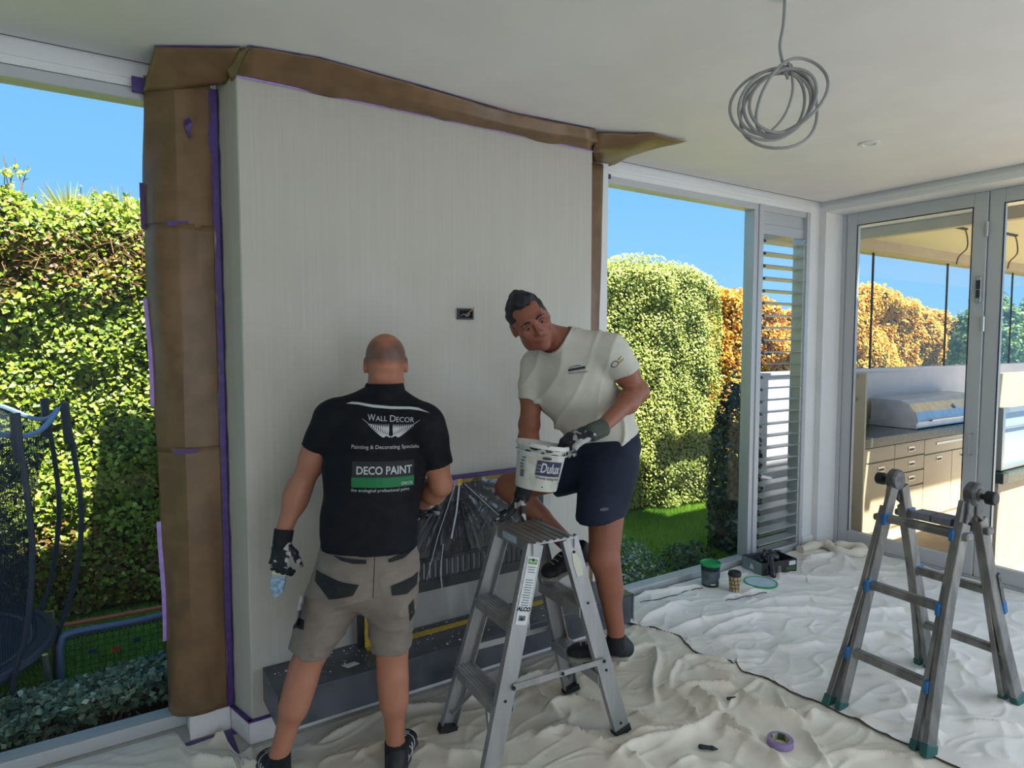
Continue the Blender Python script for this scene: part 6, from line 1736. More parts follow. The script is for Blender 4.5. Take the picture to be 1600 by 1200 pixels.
colr.build('collar', M_polo, polo, smooth=True)
# print on the back of the polo; sizes in metres on the cloth
PO = Vector((0.8737, 2.1640, 1.2376)); PN = nrm(-f1 - Vector((0, 0, -0.02))); PU = nrm(r1 - UPZ * 0.030); PW = UPZ
PS = 1.0 / 438.0
def px(x, y): return ((x - 605) * PS * 1.0, (705 - y) * PS)
def bprint(name, pts, m, cuts=2, off=0.0016):
    return decal(name, flat_poly([px(*p) for p in pts], cuts), PO, PU, PW, m, polo, bv1, off, PN)
def btext(body, x0, x1, yc, h, m, bold=0.0, shear=0.0, off=0.0026, space=1.0):
    v, f = text_mesh(body, 1.0, shear, bold, 'CENTER', space)
    w_ = v[:, 0].max() - v[:, 0].min(); hh = v[:, 1].max() - v[:, 1].min()
    v = v - np.array([(v[:, 0].max() + v[:, 0].min()) / 2, (v[:, 1].max() + v[:, 1].min()) / 2, 0])
    v[:, 0] *= (x1 - x0) * PS / w_; v[:, 1] *= h * PS / hh
    c = px((x0 + x1) / 2, yc); v[:, 0] += c[0]; v[:, 1] += c[1]
    return decal('print', (v, f), PO, PU, PW, m, polo, bv1, off, PN)
bprint('piping', [(539, 634.5), (548, 631.5), (560, 631.8), (582, 635), (611, 637), (640, 637), (654, 638.5), (672, 646), (655, 642.5), (640, 641), (611, 641.3), (582, 639.3), (560, 635.6), (548, 634.8)], M_print, 2)
btext('W', 574, 586, 655, 10.5, M_print); btext('ALL', 586.5, 604.5, 656.3, 8.0, M_print); btext('D', 609, 618, 656, 10.0, M_print); btext('ECOR', 619, 647, 657.4, 8.0, M_print)
def wing(sg):
    bx_, tip = (610.0, 685.2), (565.3, 657.0)
    mir = lambda p: p if sg < 0 else (1221.4 - p[0], p[1] + 0.0)
    S_ = lambda t: ((1 - t) ** 2 * bx_[0] + 2 * t * (1 - t) * 592 + t * t * tip[0], (1 - t) ** 2 * bx_[1] + 2 * t * (1 - t) * 678.5 + t * t * tip[1])
    fr_ = [S_(i / 12) for i in range(13)]
    w_ = [1.0 * (1 - i / 12) + 0.25 for i in range(13)]
    bprint('print', [mir((p[0], p[1] - a)) for p, a in zip(fr_, w_)] + [mir((p[0], p[1] + a)) for p, a in zip(fr_[::-1], w_[::-1])], M_print, 0)
    for i in range(13):
        t = 0.10 + 0.066 * i; p = S_(t)
        L = max(1.6, min(21.0 * (1 - t) ** 0.8 + 2.2, p[1] - 664.3)); dx = -1.5 - 3.0 * t
        top_ = (p[0] + dx + 3.2 * (1 - t), p[1] - L)
        bprint('print', [mir(q) for q in ((p[0] - 0.7, p[1]), (p[0] - 0.9 + dx * 0.2, p[1] - L * 0.6), top_, (p[0] + 0.7 + dx * 0.2 + 1.6 * (1 - t), p[1] - L * 0.55), (p[0] + 0.6, p[1]))], M_print, 0)
        L2_ = 9.5 * (1 - t) + 0.8
        if i < 11 and i > 0: bprint('print', [mir(q) for q in ((p[0] + 0.9, p[1]), (p[0] - L2_ * 0.5, p[1] + L2_ * 0.42), (p[0] - L2_, p[1] + L2_ * 0.22), (p[0] - L2_ * 0.5, p[1] - 0.1))], M_print, 0)
wing(-1); wing(1)
btext('Painting & Decorating Specialis', 550, 656, 701.5, 7.5, M_print, bold=-0.002)
bprint('print_panel', [(551.5, 722), (648, 722), (648, 746.5), (551.5, 746.5)], M_pgrey, 3)
bprint('print_band', [(551, 746.5), (648.5, 746.5), (648.5, 762), (551, 762)], M_pgreen, 3, 0.0018)
btext('DECO PAINT', 558.5, 645, 735.5, 12.5, M_print, bold=0.018)
btext('OIKOS', 628, 646, 757, 5.0, M_print, bold=0.01)
btext('the ecological professional paint', 550.5, 641, 767, 6.5, M_print)

# shorts
F = Field(0.005)
F.cone(Vector((0.8454, 2.2869, 0.8727)), Vector((0.8392, 2.2754, 0.7430)), (0.172, 0.128), (0.178, 0.132), 0.03, side=r1)
HEML, HEMR = Vector((0.6356, 2.3529, 0.4875)), Vector((0.9064, 2.2242, 0.4781))
F.cone(HL1 + UPZ * 0.01, HL1.lerp(HEML, 0.35), 0.106, 0.096, 0.03); F.cone(HL1.lerp(HEML, 0.35), HEML, 0.096, 0.072, 0.02, flat=True, tip=(HEML - HL1) * 0.6 + Vector((0, 0, -0.08)))
F.cone(HR1 + UPZ * 0.01, HR1.lerp(HEMR, 0.35), 0.104, 0.090, 0.03); F.cone(HR1.lerp(HEMR, 0.35), HEMR, 0.090, 0.074, 0.02, flat=True, tip=(0, 0, -1))
for s in (-1, 1): F.ell(PV1 - UPZ * 0.05 - f1 * 0.058 + r1 * 0.07 * s, (0.075, 0.065, 0.075), None, 0.03)
wv3 = waves(8, 30, 15, (0.8, 0.8, 1.2)); wv4 = waves(6, 70, 16)
F.bump(lambda x, y, z: 0.0060 * wv3(x, y, z) - 0.006 * (1 - np.abs(wv4(x * 0.5, y * 0.5, z * 0.9))).clip(0, 1) ** 3 + 0.0010 * wv4(x, y, z))
F.cone(HL1.lerp(HEML, 0.85), KL1 + (KL1 - HL1) * 0.3, 0.064, 0.060, 0.006, mode='sub'); F.cone(HR1.lerp(HEMR, 0.85), KR1 + (KR1 - HR1) * 0.3, 0.064, 0.060, 0.006, mode='sub')
V, Fc = F.mesh()
sh1 = mesh_obj('shorts', V, Fc, M_short1, m1, smooth=True)
bv = bvh_of(V, Fc)
def spatch(name, pts, m, off=0.0035, cuts=4):
    im = [(380 + a / 3.158, 820 + b / 3.158) for a, b in pts]
    cx = sum(p[0] for p in im) / len(im); cy = sum(p[1] for p in im) / len(im)
    o_ = PO + PU * ((cx - 605) / 432.0) + UPZ * ((705 - cy) / 432.0)
    decal(name, flat_poly([((p[0] - cx) / 432.0, (cy - p[1]) / 432.0) for p in im], cuts), o_, r1, UPZ, m, sh1, bv, off, -f1)
spatch('pocket_panel', [(360, 235), (570, 275), (540, 325), (425, 350), (355, 285)], M_pocket)
spatch('pocket_panel', [(720, 285), (858, 255), (850, 320), (800, 345), (725, 335)], M_pocket)
spatch('pocket_trim', [(445, 146), (605, 160), (604, 178), (540, 178), (480, 165)], M_pocket)
spatch('pocket_trim', [(710, 158), (832, 132), (826, 150), (780, 168), (712, 173)], M_pocket)
spatch('seam', [(645, 120), (648, 120), (636, 340), (632, 340)], M_pgrey, 0.001, 1)
spatch('side_pocket', [(290, 335), (312, 340), (300, 480), (262, 480)], mat('pale_canvas', lin((150, 146, 148)), 0.8), 0.003, 2)
spatch('pocket_strap', [(258, 478), (303, 474), (300, 520), (255, 523)], M_pocket, 0.004, 2)
spatch('pocket_strap', [(806, 400), (832, 380), (838, 460), (812, 495)], M_pocket, 0.003, 2)

# socks, shoes, gloves
for A_, ofs in ((AL1, 0), (AR1, 0)):
    F = Field(0.004); top_ = A_ + UPZ * (0.005 if A_ is AL1 else 0.004)
    F.cone(top_, A_ - UPZ * 0.085 - f1 * 0.008, 0.041, 0.041, 0.01); F.cutnear(top_, (0, 0, 1), top_ + UPZ * 0.05, 0.06); F.bump(lambda x, y, z: 0.0008 * np.sin(z * 900))
    V, Fc = F.mesh(); mesh_obj('sock', V, Fc, M_sock, m1, smooth=True)
shoe(m1, Vector((AR1.x, AR1.y, 0.007)) - f1 * 0.045, f1 + r1 * 0.22, upper=M_shoeb, sole=M_solek, stripes=M_lacek)
shoe(m1, Vector((AL1.x, AL1.y, 0.007)) - f1 * 0.045, f1 - r1 * 0.30, upper=M_shoeb, sole=M_solek, stripes=M_lacek)
dL = nrm(Vector((0.5570, 2.4456, 0.8077)) - WL1)
F = Field(0.0032); hand(F, WL1 + dL * 0.040, dL, nrm(f1 + r1 * 0.6), 1, (0.95, 1.05, 1.1, 1.1), s=0.98)
V, Fc = F.mesh(); g1 = mesh_obj('glove', V, Fc, M_glove, m1, smooth=True)
F = Field(0.0035); F.cone(WL1 - dL * 0.004, WL1 + dL * 0.05, 0.036, 0.034, 0.01); F.cutnear(WL1, -dL, WL1 - dL * 0.04, 0.05)
V, Fc = F.mesh(); mesh_obj('knit_cuff', V, Fc, M_cuff, g1, smooth=True)
dR = nrm(Vector((0.45, 0.85, -0.25)))
F = Field(0.0035); hand(F, WR1 + dR * 0.03, dR, (0.2, -0.3, -1), -1, (0.5, 0.55, 0.6, 0.6), s=1.05)
V, Fc = F.mesh(); g2 = mesh_obj('glove', V, Fc, M_glove, m1, smooth=True)
F = Field(0.004); F.cone(WR1 - dR * 0.01, WR1 + dR * 0.04, 0.035, 0.033, 0.01); V, Fc = F.mesh(); mesh_obj('knit_cuff', V, Fc, M_cuff, g2, smooth=True)

# brush in the left hand
bt_ = WL1 + dL * 0.115
bd = nrm(Vector((0.5287, 2.4543, 0.6772)) - Vector((0.5510, 2.4494, 0.8077)))
br = empty('paint_brush', bt_, label='flat paint brush with pale bristles held in the left gloved hand', cat='brush')
bs = nrm(CAMR - bd * CAMR.dot(bd) - UPZ * 0.15)
q0 = bt_ + bd * 0.025 + nrm(f1 + r1 * 0.5) * 0.018
MB().bar(q0 - bd * 0.09, q0 + bd * 0.012, 0.022, 0.012, up=bd.cross(bs)).build('handle', mat('brush_handle', lin((170, 150, 110)), 0.4), br, bevel=0.003)
MB().bar(q0 + bd * 0.010, q0 + bd * 0.045, 0.052, 0.018, up=bd.cross(bs)).build('ferrule', mat('ferrule_pale', lin((160, 178, 196)), 0.3, 0.3), br, bevel=0.002)
MB().bar(q0 + bd * 0.020, q0 + bd * 0.030, 0.0535, 0.0195, up=bd.cross(bs)).build('ferrule_band', mat('band_cream', lin((206, 204, 150)), 0.5), br)
bn = bd.cross(bs) * 0.007
pl = [q0 + bd * 0.045 - bs * 0.026, q0 + bd * 0.045 + bs * 0.026, q0 + bd * 0.088 + bs * 0.022, q0 + bd * 0.120 - bs * 0.002, q0 + bd * 0.092 - bs * 0.025]
MB().prism([p - bn for p in pl], bn * 2).build('bristles', mat('bristle_blue', lin((150, 180, 206)), 0.5, var=0.3, scale=60), br)

# ================================================================== man in the pale T-shirt
m2 = empty('person', (1.8435, 2.0454, 0.0000), label='dark-haired man in pale T-shirt and navy shorts leaning on the step ladder', cat='person')
ey = Vector((1.4761, 2.1052, 1.6946))
upi = nrm(CAMR * -0.47 + CAMU * 0.88); Bk = -CAMF
lt2 = nrm(CAMR * 0.88 + CAMU * 0.47)
pit = math.radians(20)
hf = nrm(Bk * math.cos(pit) - upi * math.sin(pit) + lt2 * 0.06); hu = nrm(upi * math.cos(pit) + Bk * math.sin(pit))
H2 = Frame(ey - hf * 0.085, hf, hu)
NB2 = Vector((1.6743, 2.1624, 1.6240))
SR2, ER2, WR2 = Vector((1.6202, 2.3100, 1.5294)), Vector((1.5790, 2.2937, 1.2700)), Vector((1.4864, 2.1817, 1.0408))
SL2, EL2, WL2 = Vector((1.7953, 2.0098, 1.5924)), Vector((1.9084, 1.9715, 1.4212)), Vector((1.6398, 1.8975, 1.2927))
HL2, KL2, AL2 = Vector((1.8186, 2.0528, 1.0852)), Vector((1.7532, 1.9977, 0.7341)), Vector((1.7964, 1.9708, 0.4260))
HR2, KR2, AR2 = Vector((1.7803, 2.1854, 1.0872)), Vector((1.5698, 2.4329, 0.9700)), Vector((1.7481, 2.1907, 0.7149))
PV2 = Vector((1.8457, 2.1344, 1.1337)); CH2 = Vector((1.7278, 2.1852, 1.4318))
sd2 = nrm(SL2 - SR2); ax2 = nrm(CH2 - PV2); ch_f = nrm(sd2.cross(ax2)); 
if ch_f.dot(Bk) < 0: ch_f = -ch_f
F = Field(0.0036)
head_shape(F, H2)
F.cone(NB2, H2.p(0, -0.030, -0.060), 0.062, 0.056, 0.03)
F.cone(PV2, CH2, (0.105, 0.08), (0.13, 0.085), 0.03, side=sd2)
F.cone(CH2, NB2, (0.13, 0.085), (0.065, 0.055), 0.03, side=sd2)
for S_, E_, W_ in ((SR2, ER2, WR2), (SL2, EL2, WL2)):
    F.cone(NB2 + (CH2 - NB2) * 0.4, S_, 0.06, 0.05, 0.03)
    F.cone(S_, E_, 0.050, 0.043, 0.02)
    F.ell(S_.lerp(E_, 0.5), (0.050, 0.048, 0.058), None, 0.03)
    F.cone(E_, W_, 0.042, 0.028, 0.02)
    F.ell(E_.lerp(W_, 0.28), (0.044, 0.043, 0.05), None, 0.03)
    F.ell(E_, 0.040, None, 0.02)
bk2 = nrm(Vector((0.95, 0.1, 0)))          # calves face away from the ladder
for Hh_, Kn, An, bk in ((HL2, KL2, AL2, bk2), (HR2, KR2, AR2, nrm(Vector((0.5, 0.2, -0.75))))):
    F.cone(PV2, Hh_, 0.08, 0.08, 0.03)
    F.cone(Hh_, Kn, 0.090, 0.062, 0.03)
    F.ell(Kn - bk * 0.012, 0.056, None, 0.02)
    F.cone(Kn, An, 0.054, 0.034, 0.02)
    ax_ = An - Kn
    F.cone(Kn + ax_ * 0.14 + bk * 0.014, Kn + ax_ * 0.44 + bk * 0.018, 0.050, 0.046, 0.03)
    F.cone(Kn + ax_ * 0.55 + bk * 0.018, An + bk * 0.016, 0.026, 0.018, 0.02)
F.cone(AL2, AL2 - UPZ * 0.05, 0.034, 0.034, 0.01); F.cone(AR2, AR2 + Vector((-0.01, 0, -0.05)), 0.034, 0.034, 0.01)
V, Fc = F.mesh()
L_ = (V - np.array(H2.c)) @ H2.R.T
x_, y_, z_ = L_.T
isH = np.linalg.norm(V - np.array(H2.c), axis=1) < 0.17
beard = np.clip((-0.040 - z_) / 0.02, 0, 1) * np.clip((y_ - 0.01) / 0.03, 0, 1) * 0.13
lips = np.exp(-((x_ / 0.022) ** 2 + ((z_ + 0.0685) / 0.008) ** 2)) * (y_ > 0.07) * 0.06
crease_shade = np.exp(-((x_ / 0.024) ** 2 + ((z_ + 0.0685) / 0.003) ** 2)) * (y_ > 0.07) * 0.16  # shade between the lips, painted into the skin tone
socket_shade = (np.exp(-(((np.abs(x_) - 0.033) / 0.017) ** 2 + ((z_ - 0.006) / 0.010) ** 2)) * (y_ > 0.06)) * 0.30  # brow shade painted into the skin tone round the eyes
th = np.where(isH, 0.22 + beard + lips + crease_shade + socket_shade, 0.12)
th = th + np.where(isH, 0, np.clip((0.9 - V[:, 2]) / 1.0, 0, 1) * 0.16)
mesh_obj('body', V, Fc, M_skin2, m2, smooth=True, attrs={'tone': th})
# eyes, brows
M_eye = mat('eye_white_shaded', (0.16, 0.13, 0.12), 0.3); M_iris = mat('iris_dark', (0.02, 0.014, 0.01), 0.2); M_hair = mat('dark_hair', (0.006, 0.006, 0.008), 0.65, col2=(0.025, 0.025, 0.028), scale=60, lo=0.45, hi=0.75, stretch=(1, 1, 0.3), bump=0.5, bscale=140)  # eye whites coloured dark to carry the shade under the brow
M_greyh = mat('greying_hair', (0.03, 0.03, 0.034), 0.6, col2=(0.16, 0.16, 0.17), scale=90, lo=0.45, hi=0.7, bump=0.5, bscale=160)
for s in (-1, 1):
    e_ = MB().ball(H2.p(s * 0.032, 0.0735, -0.001), 0.0122, 14).build('eye', M_eye, m2, smooth=True)
    MB().ball(H2.p(s * 0.032 - 0.001, 0.0815, -0.0020), 0.0060, 10).build('iris', M_iris, e_, smooth=True)
    lid = MB().tube([H2.p(s * (0.016 + 0.032 * i / 6), 0.0865 - 0.0016 * (i - 3) ** 2 * 0.3, 0.0022 + 0.0048 * math.sin(i / 6 * PI)) for i in range(7)], 0.0030, 6).build('upper_lid', M_skin2, e_, smooth=True)
    MB().tube([H2.p(s * (0.013 + 0.040 * i / 6), 0.0945 - 0.0022 * i, 0.0185 + 0.006 * math.sin((i + 1) / 6 * PI * 0.8)) for i in range(7)], [0.004, 0.005, 0.0052, 0.005, 0.0045, 0.0036, 0.0022], 6).build('eyebrow', M_hair, m2, smooth=True)
# hair
F = Field(0.0036)
R = H2.R
F.ell(H2.p(0, -0.020, 0.032), (0.080, 0.098, 0.092), R, 0.01)
F.cone(H2.p(-0.032, 0.052, 0.098), H2.p(0.028, 0.054, 0.098), 0.020, 0.018, 0.04)
F.cone(H2.p(0.0, -0.03, 0.108), H2.p(0, 0.03, 0.108), 0.02, 0.02, 0.04)
F.ell(H2.p(0, 0.105, 0.028), (0.068, 0.085, 0.060), R, 0.012, 'sub')
F.ell(H2.p(0.052, 0.082, 0.078), (0.026, 0.045, 0.034), R, 0.012, 'sub'); F.ell(H2.p(-0.052, 0.082, 0.078), (0.026, 0.045, 0.034), R, 0.012, 'sub')
F.ell(H2.p(0, 0.05, -0.10), (0.12, 0.095, 0.105), R, 0.01, 'sub'); F.ell(H2.p(0, -0.02, -0.13), (0.12, 0.10, 0.09), R, 0.01, 'sub')
for s in (-1, 1): F.ell(H2.p(s * 0.088, -0.008, -0.008), (0.016, 0.022, 0.030), R, 0.006, 'sub')
wh = waves(10, 190, 25); F.bump(lambda x, y, z: 0.0022 * wh(x, y, z))
V, Fc = F.mesh()
mesh_obj('hair', V, Fc, M_hair, m2, smooth=True)

# T-shirt
F = Field(0.005)
HM2 = Vector((1.8867, 2.1102, 1.1672))
F.cone(HM2 - ax2 * 0.05, Vector((1.8258, 2.1471, 1.2937)), (0.150, 0.125), (0.158, 0.122), 0.05, side=sd2)
F.cone(Vector((1.8258, 2.1471, 1.2937)), CH2, (0.158, 0.122), (0.176, 0.118), 0.05, side=sd2)
F.cone(CH2, Vector((1.7108, 2.1825, 1.5695)), (0.176, 0.118), (0.150, 0.09), 0.05, side=sd2)
F.cone(SR2 + sd2 * 0.02, NB2.lerp(CH2, 0.25), 0.064, 0.075, 0.05); F.cone(SL2 - sd2 * 0.02, NB2.lerp(CH2, 0.25), 0.066, 0.075, 0.05)
F.cone(NB2 - ax2 * 0.005, NB2.lerp(SL2, 0.7) + UPZ * 0.012, 0.066, 0.058, 0.04); F.cone(NB2 - ax2 * 0.005, NB2.lerp(SR2, 0.7), 0.058, 0.055, 0.04)
SE2R = SR2.lerp(ER2, 0.60); SE2L = SL2.lerp(EL2, 0.52)
F.cone(SR2, SE2R, 0.066, 0.062, 0.03, flat=True); F.cone(SL2, SE2L, 0.070, 0.066, 0.03, flat=True)
fw = waves(7, 24, 45, (1, 1, 1)); fw2 = waves(6, 60, 46)
dv = np.array(tuple(nrm(sd2 * 0.75 - ax2 * 0.65)))
c2a = np.array(tuple(CH2))
def tee_folds(x, y, z):
    u = (x - c2a[0]) * dv[0] + (y - c2a[1]) * dv[1] + (z - c2a[2]) * dv[2]
    return -0.020 * (1 - np.abs(np.sin(u * 26 + 1.3 * fw(x * 0.7, y * 0.7, z * 0.7)))) ** 2.5 * (0.30 + 0.70 * np.clip((1.46 - z) / 0.2, 0, 1)) - 0.006 * fw(x, y, z) + 0.001 * fw2(x, y, z)
F.bump(tee_folds)
F.cone(SR2.lerp(ER2, 0.48), ER2, 0.052, 0.050, 0.006, mode='sub'); F.cone(SL2.lerp(EL2, 0.40), EL2, 0.052, 0.050, 0.006, mode='sub')
F.cone(NB2 + ch_f * 0.006, H2.p(0, -0.03, -0.02), 0.068, 0.075, 0.006, mode='sub')
F.cut(HM2 + ax2 * 0.015, -ax2 + sd2 * 0.12)
V, Fc = F.mesh()
tee = mesh_obj('t_shirt', V, Fc, M_tee, m2, smooth=True)
bv2 = bvh_of(V, Fc)
# ribbed neck band
nbp = []
nax = nrm(H2.p(0, -0.03, -0.02) - NB2); s_a = nrm(sd2 - nax * sd2.dot(nax)); s_b = nax.cross(s_a)
for i in range(48):
    a = 2 * PI * i / 48; d_ = s_a * math.cos(a) + s_b * math.sin(a)
    st_ = NB2 + ch_f * 0.006 + d_ * 0.0775 - nax * 0.03
    hit = bv2.ray_cast(st_, nax)
    if hit[0] is not None and (hit[0] - st_).length < 0.12: nbp.append(hit[0] - nax * 0.003)
MB().tube(nbp, 0.0065, 8, closed=True).build('neck_band', M_tee, tee, smooth=True)
# small chest print and sleeve emblem
TO = Vector((1.6232, 2.0087, 1.5197)); T_S = 1 / 378.0
def tprint(name, pts, cx, cy, o_, m, off=0.0016, cuts=1, tilt=0.0, n_=None):
    u_ = nrm(CAMR + CAMU * tilt); w_ = nrm(CAMU - CAMR * tilt)
    return decal(name, flat_poly([((p[0] - cx) * T_S, (cy - p[1]) * T_S) for p in pts], cuts), o_, u_, w_, m, tee, bv2, off, n_ or Bk)
M_tink = mat('shirt_ink', lin((44, 52, 66)), 0.7); M_tyel = mat('emblem_yellow', lin((176, 166, 84)), 0.7)
def ttext(body, x0, x1, yc, h, m, tilt):
    v, f = text_mesh(body, 1.0)
    w0 = v[:, 0].max() - v[:, 0].min(); h0 = v[:, 1].max() - v[:, 1].min()
    v = v - np.array([(v[:, 0].max() + v[:, 0].min()) / 2, (v[:, 1].max() + v[:, 1].min()) / 2, 0])
    v[:, 0] *= (x1 - x0) * T_S / w0; v[:, 1] *= h * T_S / h0
    v[:, 0] += ((x0 + x1) / 2 - 905) * T_S; v[:, 1] += (577 - yc) * T_S
    u_ = nrm(CAMR + CAMU * tilt); w_ = nrm(CAMU - CAMR * tilt)
    decal('print', (v, f), TO, u_, w_, m, tee, bv2, 0.0022, Bk)
tprint('print', [(891, 574.5), (917, 572.5), (917, 576.5), (891, 578.5)], 905, 577, TO, M_tink, tilt=0.10)
tprint('print', [(893, 572), (904, 570), (911, 570.6), (911, 571.6), (904, 571.2), (893, 573)], 905, 577, TO, M_tink, tilt=0.10)
ttext("Painter's & Decorators", 891, 921, 581, 3.6, M_tink, 0.10)
SO = Vector((1.7641, 1.8956, 1.5507))
rg_ = [(math.cos(t) , math.sin(t)) for t in np.linspace(0, 2 * PI, 17)[:-1]]
def sprint(pts, m, off=0.0018): decal('emblem', flat_poly([(p[0] * T_S, p[1] * T_S) for p in pts], 1), SO, nrm(CAMR + CAMU * 0.35), nrm(CAMU - CAMR * 0.35), m, tee, bv2, off, nrm(Bk + CAMR * 0.5))
for i in range(16):
    a, b = rg_[i], rg_[(i + 1) % 16]
    sprint([(-4 + a[0] * 5.2, -2 + a[1] * 5.2), (-4 + b[0] * 5.2, -2 + b[1] * 5.2), (-4 + b[0] * 4.0, -2 + b[1] * 4.0), (-4 + a[0] * 4.0, -2 + a[1] * 4.0)], M_tink)
sprint([(0, -4), (9, -1), (11, 3), (2, 1)], M_tyel); sprint([(0, 2), (7, 6), (8, 7.5), (1, 4)], M_tink)

# navy shorts
F = Field(0.005)
F.cone(Vector((1.8712, 2.1223, 1.1950)), PV2 - UPZ * 0.02, (0.150, 0.125), (0.155, 0.130), 0.04, side=sd2)
HE2L = Vector((1.7520, 2.0227, 0.9009)); HE2R = HR2.lerp(KR2, 0.42)
F.cone(HL2 + UPZ * 0.02, HE2L, 0.120, 0.104, 0.03, flat=True, tip=(0.10, 0, -1)); F.cone(HR2, HE2R, 0.112, 0.100, 0.03, flat=True)
nw = waves(8, 28, 55); F.bump(lambda x, y, z: 0.006 * nw(x, y, z * 0.5))
F.cone(HE2L + UPZ * 0.03, KL2, 0.080, 0.08, 0.006, mode='sub'); F.cone(HR2.lerp(KR2, 0.35), KR2, 0.082, 0.08, 0.006, mode='sub')
V, Fc = F.mesh()
sh2 = mesh_obj('shorts', V, Fc, M_short2, m2, smooth=True)
bv3 = bvh_of(V, Fc)
LO = Vector((1.6963, 1.9317, 0.9584))
decal('print', flat_poly([(-0.018, -0.004), (-0.008, -0.007), (0.016, -0.003), (0.018, 0.004), (0.004, 0.007), (-0.016, 0.003)], 1), LO, CAMR, CAMU, mat('short_logo', lin((92, 98, 108)), 0.7), sh2, bv3, 0.0015, Bk)

# shoes on the ladder steps
ft2 = nrm(Vector((1.6160, 2.1290, 0.2850)) - Vector((1.8574, 1.9722, 0.2850)))
shoe(m2, Vector((1.8595, 1.9823, 0.2830)), ft2, L=0.285, upper=M_shoeb, sole=M_sole)
hl_ = Vector((1.8085, 2.1710, 0.6548)); to_ = Vector((1.5798, 2.1733, 0.6168))
shoe(m2, hl_, to_ - hl_, L=0.275, upper=M_shoeb, sole=M_sole)
for A_, dn in ((AL2, UPZ * -0.07), (AR2, Vector((-0.02, 0, -0.06)))):
    F = Field(0.004); F.cone(A_ - UPZ * 0.030, A_ + dn, 0.037, 0.039, 0.01); V, Fc = F.mesh(); mesh_obj('sock', V, Fc, M_sock, m2, smooth=True)

# gloves: right hand braced on the ladder top, left hand round the bucket rim
pr_ = Vector((1.4477, 2.1665, 0.9795)); dR2 = nrm(pr_ - WR2)
F = Field(0.0032)
pc = Vector((pr_.x, pr_.y, 0.905))
fd = nrm(Vector((-0.65, 0.15, -0.62)))
hand(F, WR2 + dR2 * 0.025, nrm(CAMR * -0.50 - UPZ * 0.80), nrm(CAMR * 0.80 - UPZ * 0.50), 1, (-0.42, -0.35, -0.30, -0.35), s=1.05, spread=0.9)
V, Fc = F.mesh()
zmin = V[:, 2].min(); V[:, 2] += max(0, 0.8625 - zmin) if zmin < 0.8625 else 0
g3 = mesh_obj('glove', V, Fc, M_glove, m2, smooth=True)
F = Field(0.0035); F.cone(WR2 - dR2 * 0.012, WR2 + dR2 * 0.05, 0.034, 0.034, 0.01); V, Fc = F.mesh(); mesh_obj('knit_cuff', V, Fc, M_cuff, g3, smooth=True)

# bucket
BT, BB = Vector((1.3930, 1.9353, 1.2512)), Vector((1.3656, 1.9410, 1.0876))
ba = nrm(BT - BB); BH = (BT - BB).length
bfx = nrm(Bk - ba * Bk.dot(ba)); bfy = ba.cross(bfx)
BM = Matrix((tuple(bfx), tuple(bfy), tuple(ba))).transposed()
bk_ = empty('paint_bucket', BB, label='white paint bucket splashed with black, held over the step ladder', cat='bucket')
M_buck = mat('bucket_white', lin((206, 204, 196)), 0.4, col2=lin((188, 184, 172)), scale=16, lo=0.45, hi=0.6)
M_splash = mat('black_paint', (0.012, 0.012, 0.014), 0.3)
def bl(name, prof, m, par, n=40, cap=True):
    mb = MB().lathe(prof, (0, 0, 0), n, cap=cap)
    mb.v = [tuple(BM @ Vector(p) + BB) for p in mb.v]
    return mb.build(name, m, par, smooth=True)
bl('bucket_wall', [(0.001, 0.0), (0.076, 0.0), (0.078, 0.003), (0.094, BH), (0.091, BH), (0.077, 0.006), (0.001, 0.006)], M_buck, bk_)
bl('rim', [(0.0965, BH - 0.012), (0.1005, BH - 0.012), (0.1010, BH - 0.002), (0.098, BH + 0.003), (0.0935, BH + 0.001)], M_buck, bk_, cap=False)
bl('rim', [(0.0935, BH - 0.034), (0.0975, BH - 0.034), (0.0980, BH - 0.030), (0.0945, BH - 0.029)], M_buck, bk_, cap=False)
bl('paint', [(0.001, BH - 0.05), (0.088, BH - 0.05)], M_splash, bk_, cap=False)
def bw(name, vf, ang, m, par=None, off=0.0012): 
    return wrap(name, vf, BB, 0.080, 0.096, 0.0, BH, ang, m, par or bk_, off, BM)
def brect(x0, x1, y0, y1): return flat_poly([(x0, y0), (x1, y0), (x1, y1), (x0, y1)], 2)
def btx(s, w, h, y, bold=0.0, shear=0.0):
    v, f = text_mesh(s, 1.0, shear, bold); w0 = v[:, 0].max() - v[:, 0].min(); h0 = v[:, 1].max() - v[:, 1].min()
    v = v - np.array([(v[:, 0].max() + v[:, 0].min()) / 2, (v[:, 1].max() + v[:, 1].min()) / 2, 0]); v[:, 0] *= w / w0; v[:, 1] *= h / h0; v[:, 1] += y
    return v, f
M_navy = mat('brand_navy', lin((30, 34, 72)), 0.4)
pn_ = bw('brand_panel', brect(-0.052, 0.052, 0.058, 0.112), 0.42, M_navy)
bw('print', btx('Dulux', 0.080, 0.036, 0.087, 0.02, 0.12), 0.46, M_print, pn_, 0.0022)
for i in range(3): bw('print', brect(-0.049, -0.040 + 0.003 * i, 0.068 + i * 0.012, 0.074 + i * 0.012), 0.42, M_inkg, pn_, 0.0022)
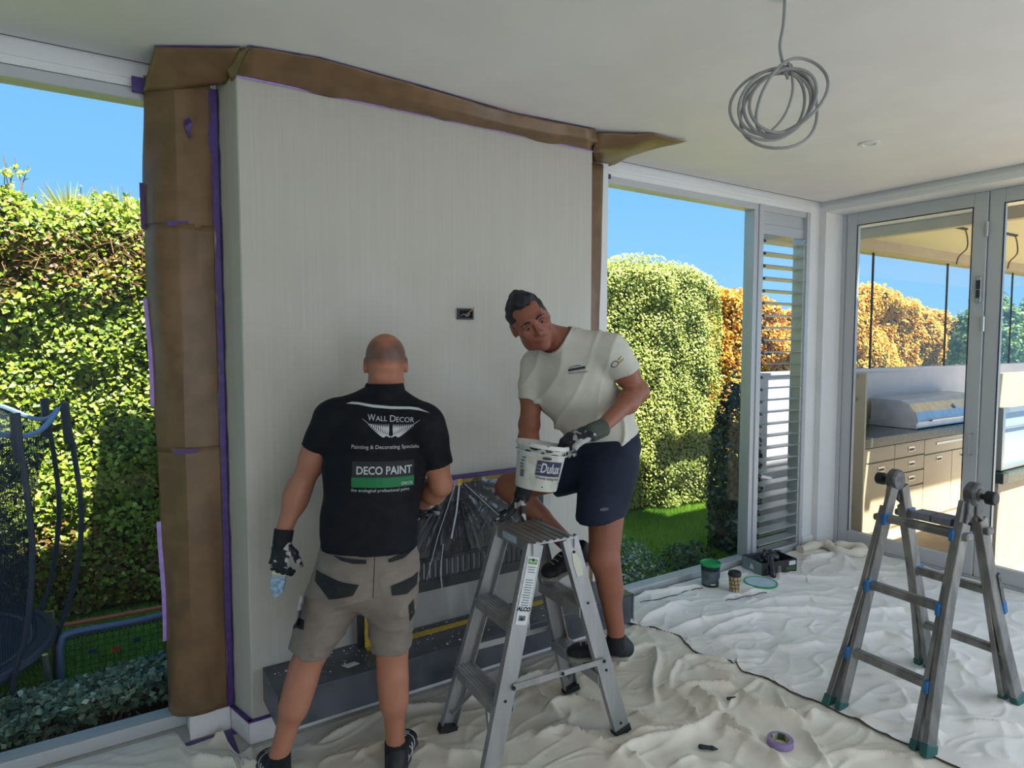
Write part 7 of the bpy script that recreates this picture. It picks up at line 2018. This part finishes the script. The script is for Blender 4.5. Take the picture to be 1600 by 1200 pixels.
bw('print', btx('Worth doing, well', 0.096, 0.012, 0.048, 0.012), 0.42, M_ink)
for i in range(8): bw('print', brect(-0.009 + i * 0.0024, -0.0076 + i * 0.0024, 0.042, 0.068), -0.80, M_navy)
for a, y in ((-0.84, 0.085), (-0.80, 0.098), (-0.74, 0.110), (-0.84, 0.074)): bw('print', brect(-0.010, 0.008, y, y + 0.006), a, M_inkg)
r5 = random.Random(12)
for i in range(26):
    a = r5.uniform(-0.6, 1.5); y = BH - abs(r5.gauss(0.018, 0.014)) - 0.004; w_ = r5.uniform(0.004, 0.022) ; h_ = r5.uniform(0.002, 0.007)
    if i > 19: y = r5.uniform(0.01, 0.11); w_ = r5.uniform(0.001, 0.004); h_ = r5.uniform(0.001, 0.004); a = r5.uniform(-1.2, 1.3)
    pts = [(w_ * math.cos(t) * r5.uniform(0.6, 1.1), y + h_ * math.sin(t) * r5.uniform(0.6, 1.2)) for t in np.linspace(0, 2 * PI, 10)[:-1]]
    bw('paint_splash', flat_poly(pts, 0), a, M_splash, None, 0.0045 if y > BH - 0.036 else 0.0018)
hb = [BM @ Vector((0.099 * math.cos(a) * 1.0, 0.099 * math.sin(a), BH - 0.012 + 0.010 * math.cos(a))) + BB for a in np.linspace(-1.45, 1.45, 20)]
MB().tube(hb, 0.0018, 6).build('bail_wire', M_steel, bk_, smooth=True)

hl2 = Vector((1.4953, 1.8931, 1.2553)); dL2 = nrm(hl2 - WL2)
F = Field(0.0032)
hand(F, WL2 + dL2 * 0.035, nrm(dL2 + CAMR * -0.15), nrm(-UPZ - Bk * 0.1 + CAMR * -0.35), -1, (0.85, 0.9, 0.9, 0.9), s=1.08)
V, Fc = F.mesh(); g4 = mesh_obj('glove', V, Fc, M_glove, m2, smooth=True)
F = Field(0.0035); F.cone(WL2 - dL2 * 0.030, WL2 + dL2 * 0.045, 0.036, 0.036, 0.01); F.cutnear(WL2 - dL2 * 0.02, -dL2, WL2 - dL2 * 0.06, 0.055)
V, Fc = F.mesh(); mesh_obj('knit_cuff', V, Fc, M_cuffg, g4, smooth=True)
